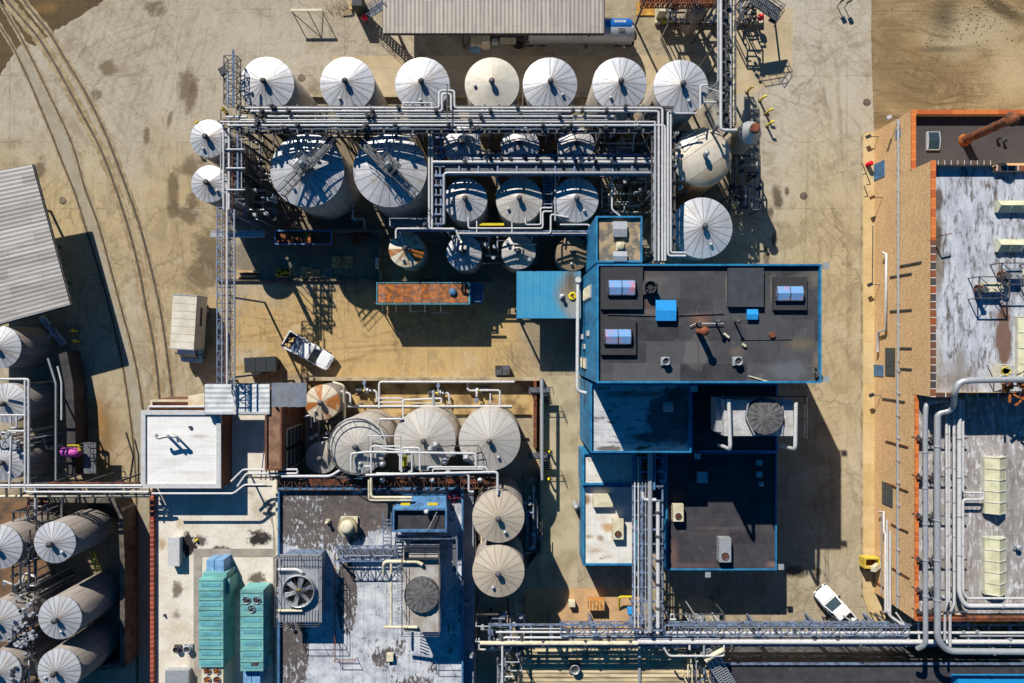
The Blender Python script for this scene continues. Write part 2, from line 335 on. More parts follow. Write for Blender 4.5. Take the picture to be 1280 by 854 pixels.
# ---------------- ground ----------------
def groundmat():
    t = NT("ground_concrete", .92)
    n1 = t.noise(t.geo, .09, 6, .6); n2 = t.noise(t.geo, .55, 7, .65, .4)
    col = t.mix(t.ramp(n1, .4, .62), C(190, 178, 156), C(172, 158, 132))
    col = t.mix(t.ramp(n2, .4, .75, 0, .6), col, C(145, 130, 105))
    Z = []
    a = Z.append
    # broad tints: (px, py, rx, ry, rot, colour, softness, alpha, z)
    a((250, 80, 330, 150, 0, C(182, 172, 154), .6, .9, 0))
    a((1010, 60, 110, 260, 0, C(190, 182, 166), .5, .95, 0))
    a((1030, 400, 75, 330, 0, C(190, 172, 134), .6, .8, 0))
    a((480, 420, 260, 78, 0, C(196, 164, 110), .35, .95, 0))
    a((60, 300, 150, 130, 0, C(190, 168, 124), .5, .8, 0))
    a((235, 330, 70, 190, 10, C(184, 160, 116), .5, .7, 0))
    a((150, 560, 60, 130, 0, C(178, 158, 120), .5, .7, 0))
    a((128, 550, 24, 80, 0, C(128, 98, 56), .7, .9, 0))
    a((120, 520, 14, 30, 10, C(190, 130, 60), .9, .6, 0))
    a((560, 230, 330, 150, 0, C(118, 106, 86), .2, .85, 0))  # darker ground among the tanks, shade painted into the colour
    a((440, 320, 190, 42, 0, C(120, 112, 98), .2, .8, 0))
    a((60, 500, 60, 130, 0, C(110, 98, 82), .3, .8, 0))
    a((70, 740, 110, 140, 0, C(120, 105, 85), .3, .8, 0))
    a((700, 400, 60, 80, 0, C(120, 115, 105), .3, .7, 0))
    a((690, 560, 40, 130, 0, C(182, 165, 130), .4, .7, 0))
    # stains and wet patches
    NB = len(Z)
    for s in [(233, 105, 14, 24, -10), (240, 122, 8, 26, -15), (212, 150, 4, 14, -10), (216, 236, 9, 30, 0), (217, 262, 10, 16, 0), (240, 208, 20, 14, 20), (236, 268, 16, 16, 0), (262, 315, 24, 34, 10), (255, 345, 30, 26, 0), (195, 10, 16, 12, 0), (135, 85, 13, 12, 30), (120, 118, 9, 10, 0), (183, 170, 5, 14, 0), (240, 250, 10, 12, 0), (48, 215, 10, 22, -20)]:
        a(s+(C(104, 88, 66), .45, .85, 0))
    for s in [(972, 248, 8, 18, 10), (963, 266, 6, 8, 0), (984, 240, 4, 8, 0), (958, 320, 5, 16, 0), (995, 715, 20, 10, 0), (968, 300, 5, 12, 0), (682, 585, 7, 16, -20), (695, 700, 12, 20, -20), (1020, 715, 7, 10, 0), (760, 30, 20, 10, 0)]:
        a(s+(C(78, 68, 56), .5, .9, 0))
    for s in [(1050, 150, 4, 110, 4), (1062, 380, 5, 160, 0), (1040, 620, 4, 90, 3), (1008, 250, 3, 130, -2)]:
        a(s+(C(150, 136, 106), .9, .6, 0))
    for k in range(10):
        a((290+R.uniform(0, 360), 400+R.uniform(0, 60), R.uniform(30, 80), R.uniform(1.5, 4), R.uniform(-14, 22), C(150, 118, 74), .9, .65, 0))
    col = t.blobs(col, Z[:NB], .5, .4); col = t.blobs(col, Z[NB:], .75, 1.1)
    # curved tyre marks
    wv = t.n.new("ShaderNodeTexWave"); wv.wave_type = 'RINGS'; wv.rings_direction = 'Z'; p = W(900, 330, 0)
    t.L(t.mapping(t.geo, (-p.x, -p.y, 0)), wv.inputs["Vector"]); wv.inputs["Scale"].default_value = .22; wv.inputs["Distortion"].default_value = 16; wv.inputs["Detail"].default_value = 4; wv.inputs["Detail Scale"].default_value = .35
    col = t.mix(t.math('MULTIPLY', t.ramp(wv.outputs["Fac"], .9, 1.0, 0, .25), t.ramp(t.noise(t.geo, .12, 2), .45, .6)), col, C(120, 105, 80))
    for q in ((900, 330, 2.6, 3, .52, .68, .4), (1180, 420, 2.2, 3, .5, .66, .35), (420, 700, 2.4, 3, .5, .66, .45), (-200, 400, 2.0, 6, .52, .68, .4), (640, -500, 1.6, 10, .52, .66, .35)):
        col = t.mix(t.arcs(*q), col, C(122, 104, 76))
    g = t.noise(t.geo, .28, 8, .72, .5); col = t.mix(t.ramp(g, .53, .60, 0, .4), col, C(132, 116, 88)); col = t.mix(t.ramp(g, .36, .44, .35, 0), col, C(200, 188, 164))
    sv = t.noise(t.mapping(t.geo, rot=(0, 0, .2), scale=(1.8, .22, 1)), 1.0, 6, .75); col = t.mix(t.ramp(sv, .54, .7, 0, .4), col, C(124, 106, 78))
    # slab joints and cracks
    bc, bf = t.brick(t.geo, 1, 9.2, 7.3, .045, 0.0); col = t.mix(t.math('MULTIPLY', bf, t.ramp(n2, .42, .6, 0, .45)), col, C(80, 68, 52))
    vo = t.n.new("ShaderNodeTexVoronoi"); vo.feature = 'DISTANCE_TO_EDGE'; vo.inputs["Scale"].default_value = .11
    nn = t.n.new("ShaderNodeTexNoise"); t.L(t.geo, nn.inputs["Vector"]); nn.inputs["Scale"].default_value = .5; nn.inputs["Detail"].default_value = 6
    mx = t.n.new("ShaderNodeMix"); mx.data_type = 'VECTOR'; mx.inputs[0].default_value = .25
    t.L(t.geo, mx.inputs[4]); va = t.n.new("ShaderNodeVectorMath"); va.operation = 'MULTIPLY_ADD'; t.L(nn.outputs["Color"], va.inputs[0]); va.inputs[1].default_value = (14, 14, 0); t.L(t.geo, va.inputs[2])
    t.L(va.outputs[0], mx.inputs[5]); t.L(mx.outputs[1], vo.inputs["Vector"])
    col = t.mix(t.math('MULTIPLY', t.ramp(vo.outputs["Distance"], .0, .010, .5, 0), t.ramp(n1, .42, .55)), col, C(85, 72, 55))
    col = t.mix(t.ramp(t.noise(t.geo, 3.2, 6, .75), .5, .8, 0, .45), col, C(120, 100, 72))
    col = t.mix(t.ramp(t.noise(t.geo, 1.3, 6, .8), .56, .72, 0, .35), col, C(206, 192, 165))
    f = t.noise(t.geo, 12, 5, .75); col = t.mix(.25, col, t.mix(t.ramp(f, .3, .7), (0, 0, 0, 1), (1, 1, 1, 1)), 'OVERLAY')
    return t.out(col, f, .02)
GROUND = groundmat()
def rect_sheet(x0, y0, x1, y1, z): return MB().add([(x0, y0, z), (x1, y0, z), (x1, y1, z), (x0, y1, z)], [[0, 1, 2, 3]])
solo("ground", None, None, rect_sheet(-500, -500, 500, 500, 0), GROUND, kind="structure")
def sheet(name, pix, z, mat, jag=0.0, sub=1):
    P = []
    n = len(pix)
    for i in range(n):
        a, b = pix[i], pix[(i+1) % n]; m = max(1, int(math.hypot(a[0]-b[0], a[1]-b[1])/4)) if jag else 1
        for k in range(m):
            u = k/m; P.append((a[0]*(1-u)+b[0]*u+R.uniform(-jag, jag), a[1]*(1-u)+b[1]*u+R.uniform(-jag, jag)))
    mb = MB(); mb.add([W(x, y, 0)+Vector((0, 0, z)) for x, y in P], [list(range(len(P)))])
    if mb_area(P) > 0: mb.f = [f[::-1] for f in mb.f]
    return solo(name, None, None, mb, mat, kind="structure")
def mb_area(P): return sum(P[i][0]*P[(i+1) % len(P)][1]-P[(i+1) % len(P)][0]*P[i][1] for i in range(len(P)))
def dirtmat(name, c, c2, c3, blobs, dist=9):
    t = NT(name, .95); n = t.noise(t.geo, .25, 7, .65, .6); col = t.mix(t.ramp(n, .35, .65), c, c2)
    v = t.mapping(t.geo, rot=(0, 0, .12), scale=(.12, 1.5, 1)); n2 = t.noise(v, 1.2, 5, .7, 1.2); col = t.mix(t.ramp(n2, .48, .72, 0, .8), col, c3)
    v3 = t.mapping(t.geo, rot=(0, 0, -.5), scale=(.12, 1.3, 1)); n3 = t.noise(v3, 1.0, 5, .7, 2.2); col = t.mix(t.ramp(n3, .52, .75, 0, .6), col, c2)
    col = t.blobs(col, blobs, .5, .4)
    for q in ((1190, -90, 2.2, 3, .48, .62, .7), (1330, 150, 2.0, 4, .5, .64, .6), (1050, 260, 2.4, 3, .5, .64, .5)): col = t.mix(t.arcs(*q), col, c3)
    f = t.noise(t.geo, 5, 6, .8); col = t.mix(.3, col, t.mix(t.ramp(f, .3, .7), (0, 0, 0, 1), (1, 1, 1, 1)), 'OVERLAY')
    return t.out(col, f, .05)
LOT = dirtmat("dirt_lot_soil", C(140, 116, 80), C(168, 146, 108), C(98, 80, 54), [(1210, 40, 80, 40, 10, C(182, 166, 134), .7, .85, 0), (1180, 20, 22, 34, 0, C(98, 86, 64), .8, .85, 0), (1170, 62, 50, 6, 0, C(80, 68, 50), .9, .7, 0), (1270, 90, 50, 60, 0, C(186, 166, 130), .7, .8, 0), (1140, 62, 14, 22, 0, C(150, 124, 76), .6, .6, 0), (1110, 150, 30, 12, 0, C(112, 92, 62), .8, .8, 0), (1150, 105, 70, 46, 0, C(126, 106, 74), .8, .7, 0), (1115, 50, 24, 50, 0, C(120, 100, 68), .8, .6, 0), (1250, 10, 46, 12, -30, C(84, 70, 44), .6, .9, 0)])
sheet("dirt_lot", [(1089, -60), (1320, -60), (1320, 240), (1150, 190), (1093, 172), (1091, 120), (1089, 60)], .004, LOT, .35)
MUD = dirtmat("wet_mud", C(110, 88, 52), C(88, 72, 48), C(70, 58, 40), [(56, 10, 18, 10, 0, C(140, 108, 60), .6, .7, 0), (14, 40, 20, 20, 0, C(90, 76, 56), .6, .7, 0)])
sheet("mud", [(-60, -60), (140, -60), (128, 2), (100, 20), (66, 40), (60, 46), (52, 50), (44, 58), (32, 52), (22, 58), (13, 72), (0, 95), (-60, 120)], .007, MUD, 1.3)
# sunk rails in the concrete: two curved tracks
L1 = [(-12, 8), (0, 33), (15, 57), (36, 100), (50, 133), (66, 172), (78, 203), (93, 240), (107, 284), (122, 332), (137, 385), (153, 455), (164, 530), (170, 602), (171.5, 700), (172, 880)]
L2 = [(-8, -18), (0, 2), (14, 26), (32, 58), (59, 113), (83, 163), (95, 195), (106, 235), (122, 278), (134, 320), (150, 380), (163, 427), (172.5, 470), (181, 530), (187, 602), (188.5, 700), (189, 880)]
L3 = [(-4, -20), (8, 0), (30, 26), (50, 50), (73, 88), (100, 138), (125, 185), (143, 231), (159, 280), (173, 333), (182, 380), (193, 436), (200, 506), (203, 600), (204, 880)]
L4 = [(14, -22), (33, 5), (48, 24), (63, 43), (85, 80), (108, 118), (130, 163), (145, 200), (158, 235), (171, 271), (185, 320), (199, 380), (208, 436), (216, 506), (219, 600), (220, 880)]
def smooth(P, k=6):
    out = []
    for i in range(len(P)-1):
        p0, p1, p2, p3 = P[max(0, i-1)], P[i], P[i+1], P[min(len(P)-1, i+2)]
        for j in range(k):
            u = j/k; out.append(tuple(.5*((2*p1[d])+(-p0[d]+p2[d])*u+(2*p0[d]-5*p1[d]+4*p2[d]-p3[d])*u*u+(-p0[d]+3*p1[d]-3*p2[d]+p3[d])*u**3) for d in (0, 1)))
    return out+[P[-1]]
def ribbon(P, w_, z0, z1, mb=None):
    Q = [W(x, y, 0) for x, y in P]; mb = mb or MB(); vs = []
    for i, p in enumerate(Q):
        t = (Q[min(i+1, len(Q)-1)]-Q[max(0, i-1)]).normalized(); nn = Vector((-t.y, t.x, 0))*w_/2
        vs += [(p.x+nn.x, p.y+nn.y, z0), (p.x+nn.x, p.y+nn.y, z1), (p.x-nn.x, p.y-nn.y, z1), (p.x-nn.x, p.y-nn.y, z0)]
    fs = []
    for i in range(len(Q)-1):
        b = i*4
        for k in range(3): fs.append([b+k, b+4+k, b+5+k, b+k+1])
    return mb.add(vs, fs)
GROOVE = M("rail_groove_dirt", C(92, 82, 68), C(128, 112, 88), 1.5, .95)
RAILM = M("worn_rail_steel", C(92, 84, 80), C(66, 56, 48), 2, .5, .4)
for (A, B, wd, lab) in ((L1, L2, .22, "curved pair of sunk rails nearest the grey corrugated shed"), (L3, L4, .3, "curved pair of sunk rails with wide dirt grooves, nearest the round tanks")):
    t = thing("railway_track", lab, "railway track", W(*A[8], 0), "railway tracks sunk in the yard")
    for P in (A, B):
        P = smooth(P); r = part("rail", ribbon(P, .08, 0.0, .024), RAILM, t); part("flangeway", ribbon(P, wd, 0.0, .013), GROOVE, r)
def ragged(P, w_, z, mb=None):
    Q = [W(x, y, 0) for x, y in smooth(P, 14)]; mb = mb or MB(); vs = []; fs = []
    for i, p in enumerate(Q):
        t = (Q[min(i+1, len(Q)-1)]-Q[max(0, i-1)]).normalized(); nn = Vector((-t.y, t.x, 0))
        vs += [(p.x+nn.x*w_*R.uniform(.6, 1), p.y+nn.y*w_*R.uniform(.6, 1), z), (p.x-nn.x*w_*R.uniform(.6, 1), p.y-nn.y*w_*R.uniform(.6, 1), z)]
    for i in range(len(Q)-1): fs.append([2*i, 2*i+1, 2*i+3, 2*i+2])
    return mb.add(vs, fs)
RDIRT = M("rail_side_dirt", C(150, 130, 98), C(172, 154, 122), 1.0, .95, lo=.45, hi=.55)
sheet_m = ragged(L3, .75, .0095); ragged(L4, .5, .0095, sheet_m); ragged(L1, .3, .0095, sheet_m); ragged(L2, .35, .0095, sheet_m)
solo("track_dirt", None, None, sheet_m, RDIRT, kind="structure")
TRK = membrane("track_paving_concrete", C(182, 172, 150), C(166, 153, 126), 0, .4, .65, scale=.6)
def strip(A, B): return [(x+2, y) for x, y in smooth(A)]+[(x+4, y) for x, y in smooth(B)][::-1]
sheet("track_paving", strip(L1, L2), .004, TRK)
# pavement along the brick warehouse: kerb 0.13 high
PAV = membrane("pavement_concrete", C(212, 186, 134), C(196, 168, 116), 4.5, .4, .65, scale=.5)
pm = MB(); pm.ppoly([(1079, 168), (1082, 165), (1140, 165), (1140, 790), (1094, 790), (1083, 757), (1079, 745)], 0, .13)
solo("pavement", None, None, pm, PAV, kind="structure")
pm = MB(); pm.ppoly([(1076.8, 167), (1081, 163.5), (1140, 163.5), (1140, 165), (1082, 165), (1079, 168), (1079, 745), (1076.8, 745)], 0, .14)
solo("kerb", None, None, pm, CONC, kind="structure")
SLAB = membrane("loading_slab_concrete", C(192, 172, 136), C(170, 150, 116), 5, .4, .65, scale=.4)
sheet("loading_slab", [(415, 70), (990, 69), (990, 90), (940, 118), (880, 118), (415, 119)], .004, SLAB)
sheet("corner_slab", [(893, 8), (991, 10), (991, 68.6), (893, 68.6)], .004, SLAB)
YSL = membrane("patched_yard_slab", C(186, 164, 120), C(165, 140, 100), 0, .4, .65, scale=.6)
sheet("wagon_slab", [(608, 368), (646, 368), (646, 392), (615, 392), (608, 384)], .004, YSL, .3)
m = MB(); q = random.Random(21)
for i in range(260):
    u = q.random(); x, y = (1170+q.gauss(40, 45), 10+abs(q.gauss(0, 26))) if u < .6 else (q.uniform(1195, 1290), q.uniform(-10, 25))
    if x < 1095 or y > 130: continue
    c = W(x, y, 0); s_ = q.uniform(.04, .15); m.rbox((c.x, c.y, 0), s_, s_*q.uniform(.5, 1), s_*.5, q.uniform(0, 3))
solo("rubble", None, None, m, M("rubble_stone", C(172, 158, 130), C(125, 110, 88), 1.5, .95), kind="stuff")
# manhole covers
def manhole(px, py, lab, r=.42):
    c = W(px, py, 0); m = MB(); m.lathe((c.x, c.y), [(r, 0), (r, .02), (r*.86, .02), (r*.84, .012), (.01, .014)], 20, False)
    solo("manhole_cover", lab, "manhole cover", m, CONCD, "manhole covers in the concrete")
for x, y, l in ((78.5, 251, "round rusty cover in the paving beside the grey corrugated shed"), (377, 97.5, "round brown cover between the first two white tanks of the long row"), (1004.5, 245, "round brown cover in the road east of the tan domed tank"), (1022, 714.5, "round cover at the edge of the shadow near the parked white truck"), (1083.5, 128, "small round cover at the edge of the dirt lot")):
    manhole(x, y, l)
# ---------------- buildings ----------------
def bldg(name, lab, cat, x0, y0, x1, y1, z, wallm, roofm, copm, ph=.5, t=.3, z0=0.0, cap=None, group=None):
    a, c = W(x0, y1, z), W(x1, y0, z)
    o = thing(name, lab, cat, ((a.x+c.x)/2, (a.y+c.y)/2, z0), group)
    part("wall", MB().box(x0, y0, x1, y1, z0, z-ph) if False else MB().wbox(a.x+.01, a.y+.01, z0, c.x-.01, c.y-.01, z-ph-.03), wallm, o)
    part("roof", MB().wbox(a.x+t, a.y+t, z-ph-.03, c.x-t, c.y-t, z-ph), roofm, o)
    part("parapet", MB().ring(x0, y0, x1, y1, z-ph-.03, z, t), copm, o)
    return o
ROOF_DARK = membrane("black_roof_membrane", C(62, 63, 68), C(48, 48, 52), 1.9, .4, .62, [
    (875, 400, 18, 12, 0, C(150, 98, 72), .9, .7, 15), (1000, 430, 26, 12, 0, C(112, 96, 66), .9, .7, 15), (985, 462, 32, 14, 0, C(88, 90, 98), .5, .7, 15), (812, 352, 22, 22, 0, C(84, 74, 70), .7, .6, 15),
    (815, 390, 40, 6, 0, C(110, 98, 92), .8, .7, 15), (812, 380, 14, 8, 0, C(88, 60, 55), .7, .7, 15), (909, 360, 4, 26, 0, C(125, 115, 105), .8, .8, 15), (966, 362, 6, 22, 0, C(125, 112, 98), .8, .8, 15), (1016, 345, 12, 18, 0, C(120, 108, 92), .8, .6, 15),
    (1020, 455, 8, 20, 0, C(125, 100, 70), .8, .7, 15), (920, 440, 14, 8, 0, C(110, 92, 80), .9, .6, 15), (1000, 345, 30, 6, 20, C(96, 92, 90), .8, .6, 15), (870, 440, 16, 24, 0, C(88, 84, 84), .12, .8, 15), (760, 470, 20, 6, 0, C(80, 76, 72), .8, .6, 15)], scale=.7, seamf=.3, peel=(C(104, 98, 92), .60, .74, .9, (1, 1, 1)), dist=.7, nscale=.8)
BB = bldg("blue_process_building", "tallest blue sided building with black roof and three patchy blue skylights", "building", 746, 330, 1027, 479, 15.5, BLUE, ROOF_DARK, BLUE, .35, .16)
def louver(par, px0, py0, px1, py1, zx, lab=None):   # slatted vent on the west wall, given by its y-range and height range
    pass
# west wall fittings (x of the wall in metres)
xw = W(746, 400, 15.5).x
def wall_vent(y0, y1, z0, z1, lab):
    m = MB(); m.wbox(xw-.12, y0, z0, xw, y1, z1); p = part("wall_vent", m, GALV, BB, lab)
    s = MB(); n = 5
    for i in range(n):
        u = z0+(z1-z0)*(i+.5)/n; s.wbox(xw-.22, y0+.05, u-.06, xw-.12, y1-.05, u+.06)
    part("louver", s, CREAM, p)
k = lambda px, z: (427-px)*PXM(z)
wall_vent(k(374, 9), k(358, 9), 5.5, 11.5, "tall slatted vent")
wall_vent(k(462, 9), k(448, 9), 3, 7.5, "square slatted vent")
for yy, z0 in ((420, 8), (424, 2.5), (436, 4.5)):
    part("wall_light", MB().wbox(xw-.14, k(yy, z0), z0, xw, k(yy, z0)+.5, z0+1.6), WHITE, BB)
ZT = 15.15
def pad(x0, y0, x1, y1, h, m, par, name="roof_curb"):
    return part(name, MB().box(x0, y0, x1, y1, ZT, ZT+h), m, par)
PADM = membrane("curb_membrane", C(50, 50, 56), C(40, 40, 44), 0, .4, .6, scale=1)
PADG = membrane("speckled_curb_membrane", C(62, 68, 80), C(50, 54, 62), 0, .4, .6, scale=1, peel=(C(150, 155, 165), .66, .7, 2.2, (1, 1, 1)))
SKYM = M("faded_blue_skylight", C(120, 165, 215), C(190, 140, 160), .9, .35, lo=.5, hi=.62)
def skylight(px0, py0, px1, py1, z, mat, lab, rim=STEEL, h=.5, group="blue skylights on the tallest roof", name="skylight", n=2):
    a, c = W(px0, py1, z+h), W(px1, py0, z+h); o = thing(name, lab, "skylight", ((a.x+c.x)/2, (a.y+c.y)/2, z), group)
    part("frame", MB().wbox(a.x, a.y, z, c.x, c.y, z+h*.6), rim, o)
    ym = (a.y+c.y)/2; d = .06; g = MB()
    vs = [(a.x+d, a.y+d, z+h*.6+.005), (c.x-d, a.y+d, z+h*.6+.005), (c.x-d, ym, z+h), (a.x+d, ym, z+h), (a.x+d, c.y-d, z+h*.6+.005), (c.x-d, c.y-d, z+h*.6+.005)]
    g.add(vs, [[0, 1, 2, 3], [3, 2, 5, 4], [0, 3, 4], [1, 5, 2]]); part("glazing", g, mat, o)
    r = MB()
    for i in range(n+1):
        x = a.x+d+(c.x-a.x-2*d)*i/n; r.bar((x, a.y+d, z+h*.6+.03), (x, ym, z+h+.02), .06); r.bar((x, ym, z+h+.02), (x, c.y-d, z+h*.6+.03), .06)
    part("glazing_bar", r, rim, o); return o
pad(751, 334, 803.6, 386.6, .35, PADM, BB); pad(751, 399.6, 795, 443.7, .35, PADM, BB); pad(910.6, 335, 954.8, 383.6, .45, PADG, BB); pad(967, 346, 1009, 387.6, .35, PADM, BB)
skylight(760, 349.5, 795, 369, ZT+.35, SKYM, "faded blue skylight in the corner of the black roof nearest the chimney box")
skylight(755.4, 411, 790, 430.4, ZT+.35, SKYM, "faded blue skylight on the smaller black curb by the west edge")
skylight(971, 357, 1006, 376, ZT+.35, SKYM, "faded blue skylight near the east edge of the black roof")
BRB = plain("bright_blue_hatch", C(50, 160, 235), .4)
def hatch(px0, py0, px1, py1, z, h, mat, lab, group=None):
    a, c = W(px0, py1, z+h), W(px1, py0, z+h); o = thing("roof_hatch", lab, "roof hatch", ((a.x+c.x)/2, (a.y+c.y)/2, z), group)
    part("curb", MB().wbox(a.x+.08, a.y+.08, z, c.x-.08, c.y-.08, z+h*.75), mat, o)
    ym = (a.y+c.y)/2; m = MB(); zz = z+h*.75
    m.add([(a.x, a.y, zz), (c.x, a.y, zz), (c.x, ym, z+h), (a.x, ym, z+h), (a.x, c.y, zz), (c.x, c.y, zz)], [[0, 1, 2, 3], [3, 2, 5, 4], [0, 3, 4], [1, 5, 2], [0, 4, 5, 1]]); part("lid", m, mat, o)
    return o
hatch(820, 375, 845.6, 401, ZT, .6, BRB, "large bright blue roof hatch on the black roof"); hatch(934, 386.6, 948, 399.5, ZT, .45, BRB, "small bright blue roof hatch below the speckled curb")
def mushroom(px, py, z, r, h, lab, mat=GALV, capm=None, group=None, name="roof_fan", cat="roof vent", open_=True):
    c = W(px, py, z+h); o = thing(name, lab, cat, (c.x, c.y, z), group)
    part("base", MB().rbox((c.x, c.y, z), r*2.2, r*2.2, h*.35), mat, o)
    b = MB().lathe((c.x, c.y), [(r*.8, z+h*.35), (r*.8, z+h*.7), (r, z+h*.75), (r, z+h*.95)] + ([(r*.86, z+h*.95), (r*.8, z+h*.6)] if open_ else [(r*.8, z+h), (r*.2, z+h*1.1)]), 24)
    part("shroud", b, capm or mat, o)
    if open_:
        bl = MB()
        for i in range(4): bl.bar((c.x-r*.8*math.cos(i*.785), c.y-r*.8*math.sin(i*.785), z+h*.72), (c.x+r*.8*math.cos(i*.785), c.y+r*.8*math.sin(i*.785), z+h*.72), .05*r+.02)
        part("guard", bl, STEEL, o)
    return o
m = MB(); m.pipe([(760, 393, ZT+.08), (826, 395, ZT+.08), (905, 392, ZT+.08)], .04, 6); m.pipe([(872, 425, ZT+.06), (874, 468, ZT+.06)], .03, 6); m.pipe([(925, 425, ZT+.06), (990, 424, ZT+.06), (992, 392, ZT+.06)], .03, 6)
solo('roof_cable', 'thin cables running across the black roof between curbs and fans', 'cable', m, STEEL)
mushroom(813.5, 358.8, ZT, .55, .9, "largest round fan on the black roof, beside a bare metal plate", STEEL, DARK)
mushroom(833, 451.7, ZT, .34, .65, "small round fan on the black roof, nearer the west edge", GALV, group="small round fans on the black roof")
mushroom(923.6, 451.7, ZT, .36, .65, "small round fan with pale blue base, in the middle of the black roof", GALV, group="small round fans on the black roof")
def stack(px, py, z, r, h, lab, mat, group=None, capr=1.5, name="vent_stack"):
    c = W(px, py, z+h); o = thing(name, lab, "vent stack", (c.x, c.y, z), group)
    part("pipe", MB().lathe((c.x, c.y), [(r, z), (r, z+h*.92), (r*.8, z+h*.92), (r*.8, z+h*.8)], 16), mat, o)
    part("cap", MB().lathe((c.x, c.y), [(r*capr, z+h*.95), (r*capr*.8, z+h), (.02, z+h*1.03)], 16), mat, o); return o
stack(881.8, 414, ZT, .26, 2.2, "thick rusty red stack on the black roof, throwing the longest shadow", RUST, "stacks on the black roof")
stack(875, 403.5, ZT, .08, 1.3, "thin dark stack nearest the rust stain on the black roof", STEEL, "stacks on the black roof", 2.2)
stack(900, 401.5, ZT, .09, 1.4, "thin stack in the middle of the row of three on the black roof", STEEL, "stacks on the black roof", 2.2)
stack(924, 401.5, ZT, .08, 1.3, "thin stack nearest the small blue hatch", STEEL, "stacks on the black roof", 2.2)
stack(966, 418.5, ZT, .24, .25, "low flat rusty vent alone on the east half of the black roof", RUST, "stacks on the black roof", 1.1)
m = MB(); m.pipe([(872, 404.5, ZT+.25), (904, 404.5, ZT+.25)], .05); m.pipe([(871, 404, ZT+.2), (862, 408, ZT+.2)], .04)
solo("roof_conduit", "thin white conduit running between the thin stacks on the black roof", "conduit", m, WHITE)
m = MB(); m.bar(W(905, 417, ZT+.2), W(911, 422, ZT+.2), .18); m.bar(W(928, 430, ZT+.15), W(932, 433, ZT+.15), .2); m.bar(W(936, 470, ZT+.06), W(960, 477, ZT+.06), .1)
solo("loose_timber", "loose pale boards lying on the black roof", "timber", m, CREAM)
def lamp(px, py, z, lab, dirx, diry):
    c = W(px, py, z); o = thing("floodlight", lab, "floodlight", (c.x, c.y, z-.4), "white floodlights on the blue building edges")
    part("housing", MB().rbox((c.x, c.y, z-.12), .55, .55, .14), GALV, o)
    part("arm", MB().bar((c.x, c.y, z-.15), (c.x-dirx*.5, c.y-diry*.5, z-.3), .08), STEEL, o)
for a in ((1032.5, 332, 15.3, "floodlight on the north east corner of the tallest blue roof", 1, 0), (1032.5, 474, 15.3, "floodlight on the south east corner of the tallest blue roof", 1, 0), (868, 486, 14.5, "floodlight below the middle of the tallest blue roof", 0, -1), (872, 570.5, 8.6, "floodlight in shade above the lowest black roof", 0, -1), (885, 718.5, 5.2, "floodlight on the south edge of the lowest black roof", 0, -1), (976.5, 709, 5.2, "floodlight on the south east corner of the lowest black roof", 1, 0)): lamp(*a)
jm = MB()
for i in range(16):
    c = W(1019+R.uniform(0, 7), 455+R.uniform(0, 22), ZT+.1); jm.rbox((c.x, c.y, ZT), R.uniform(.1, .35), R.uniform(.1, .3), R.uniform(.1, .35), R.uniform(0, 3))
solo("scrap_heap", "heap of small dark and pale scrap at the south east corner of the black roof", "scrap heap", jm, STEEL)
# box roof north of the blue building
BOXR = membrane("cluttered_box_roof", C(190, 165, 125), C(120, 112, 102), 0, .45, .55, scale=1.2, peel=(C(215, 210, 200), .6, .66, 1.8, (1, 1, 1)))
bldg("blue_rimmed_penthouse", "small blue rimmed roof with two pale dome hatches against the tallest roof", "penthouse", 745, 270, 803, 328, 13.0, BLUE, BOXR, BLUE, .3, .15)
hatch(766, 276.5, 784, 296, 12.7, .5, GALV, "pale square dome hatch on the small blue rimmed roof, further from the black roof"); hatch(766.5, 314, 784, 326.5, 12.7, .5, GALV, "pale square dome hatch on the small blue rimmed roof, against the black roof")
mushroom(776, 307, 12.7, .35, .5, "round grey cap between two pale dome hatches", CREAM, open_=False)
# blue canopy to the west
CAN = membrane("blue_canopy_sheeting", C(45, 160, 210), C(60, 165, 205), 0, .4, .6, [(712, 365, 20, 40, 0, C(140, 132, 115), .7, 1, 4.6), (714, 350, 10, 20, 0, C(85, 72, 60), .7, .8, 4.6), (718, 385, 14, 20, 0, C(165, 170, 170), .7, .8, 4.6)], scale=.7, rough=.5)
a, c = W(646, 398, 4.6), W(726, 339.5, 4.6)
cn = thing("blue_canopy", "flat sky blue canopy with a brown stained end beside the tallest building", "canopy", ((a.x+c.x)/2, (a.y+c.y)/2, 0))
m = MB(); n = 26; vs = []; 
xs = [a.x+(c.x-a.x)*i/(n*2) for i in range(n*2+1)]
for i, x in enumerate(xs):
    zz = 4.6+(.02 if i % 6 == 0 else 0); vs += [(x, a.y, zz), (x, c.y, zz), (x, c.y, 4.5), (x, a.y, 4.5)]
fs = [[i*4+q, i*4+4+q, i*4+4+(q+1) % 4, i*4+(q+1) % 4] for i in range(n*2) for q in range(4)]
m.add(vs, fs+[[0, 1, 2, 3], [n*8+3, n*8+2, n*8+1, n*8]]); part("roof", m, CAN, cn)
part("fascia", MB().ring(645.6, 339, 726, 398.4, 4.35, 4.5, .08), BLUE, cn)
for x in (a.x+.2, c.x-.3):
    for y in (a.y+.2, c.y-.2): part("post", MB().bar((x, y, 0), (x, y, 4.5), .18), BLUE, cn)
part("back_wall", MB().wbox(a.x+.1, c.y-.15, 0, c.x, c.y-.02, 4.5), BLUE, cn)
mushroom(703, 370, 4.6, .2, .8, "small white capped vent standing on the blue canopy", WHITE, open_=False)
cc = W(716, 370, 5); o = thing("yellow_flange", "round yellow flange on the stained end of the blue canopy", "flange", (cc.x, cc.y, 4.6))
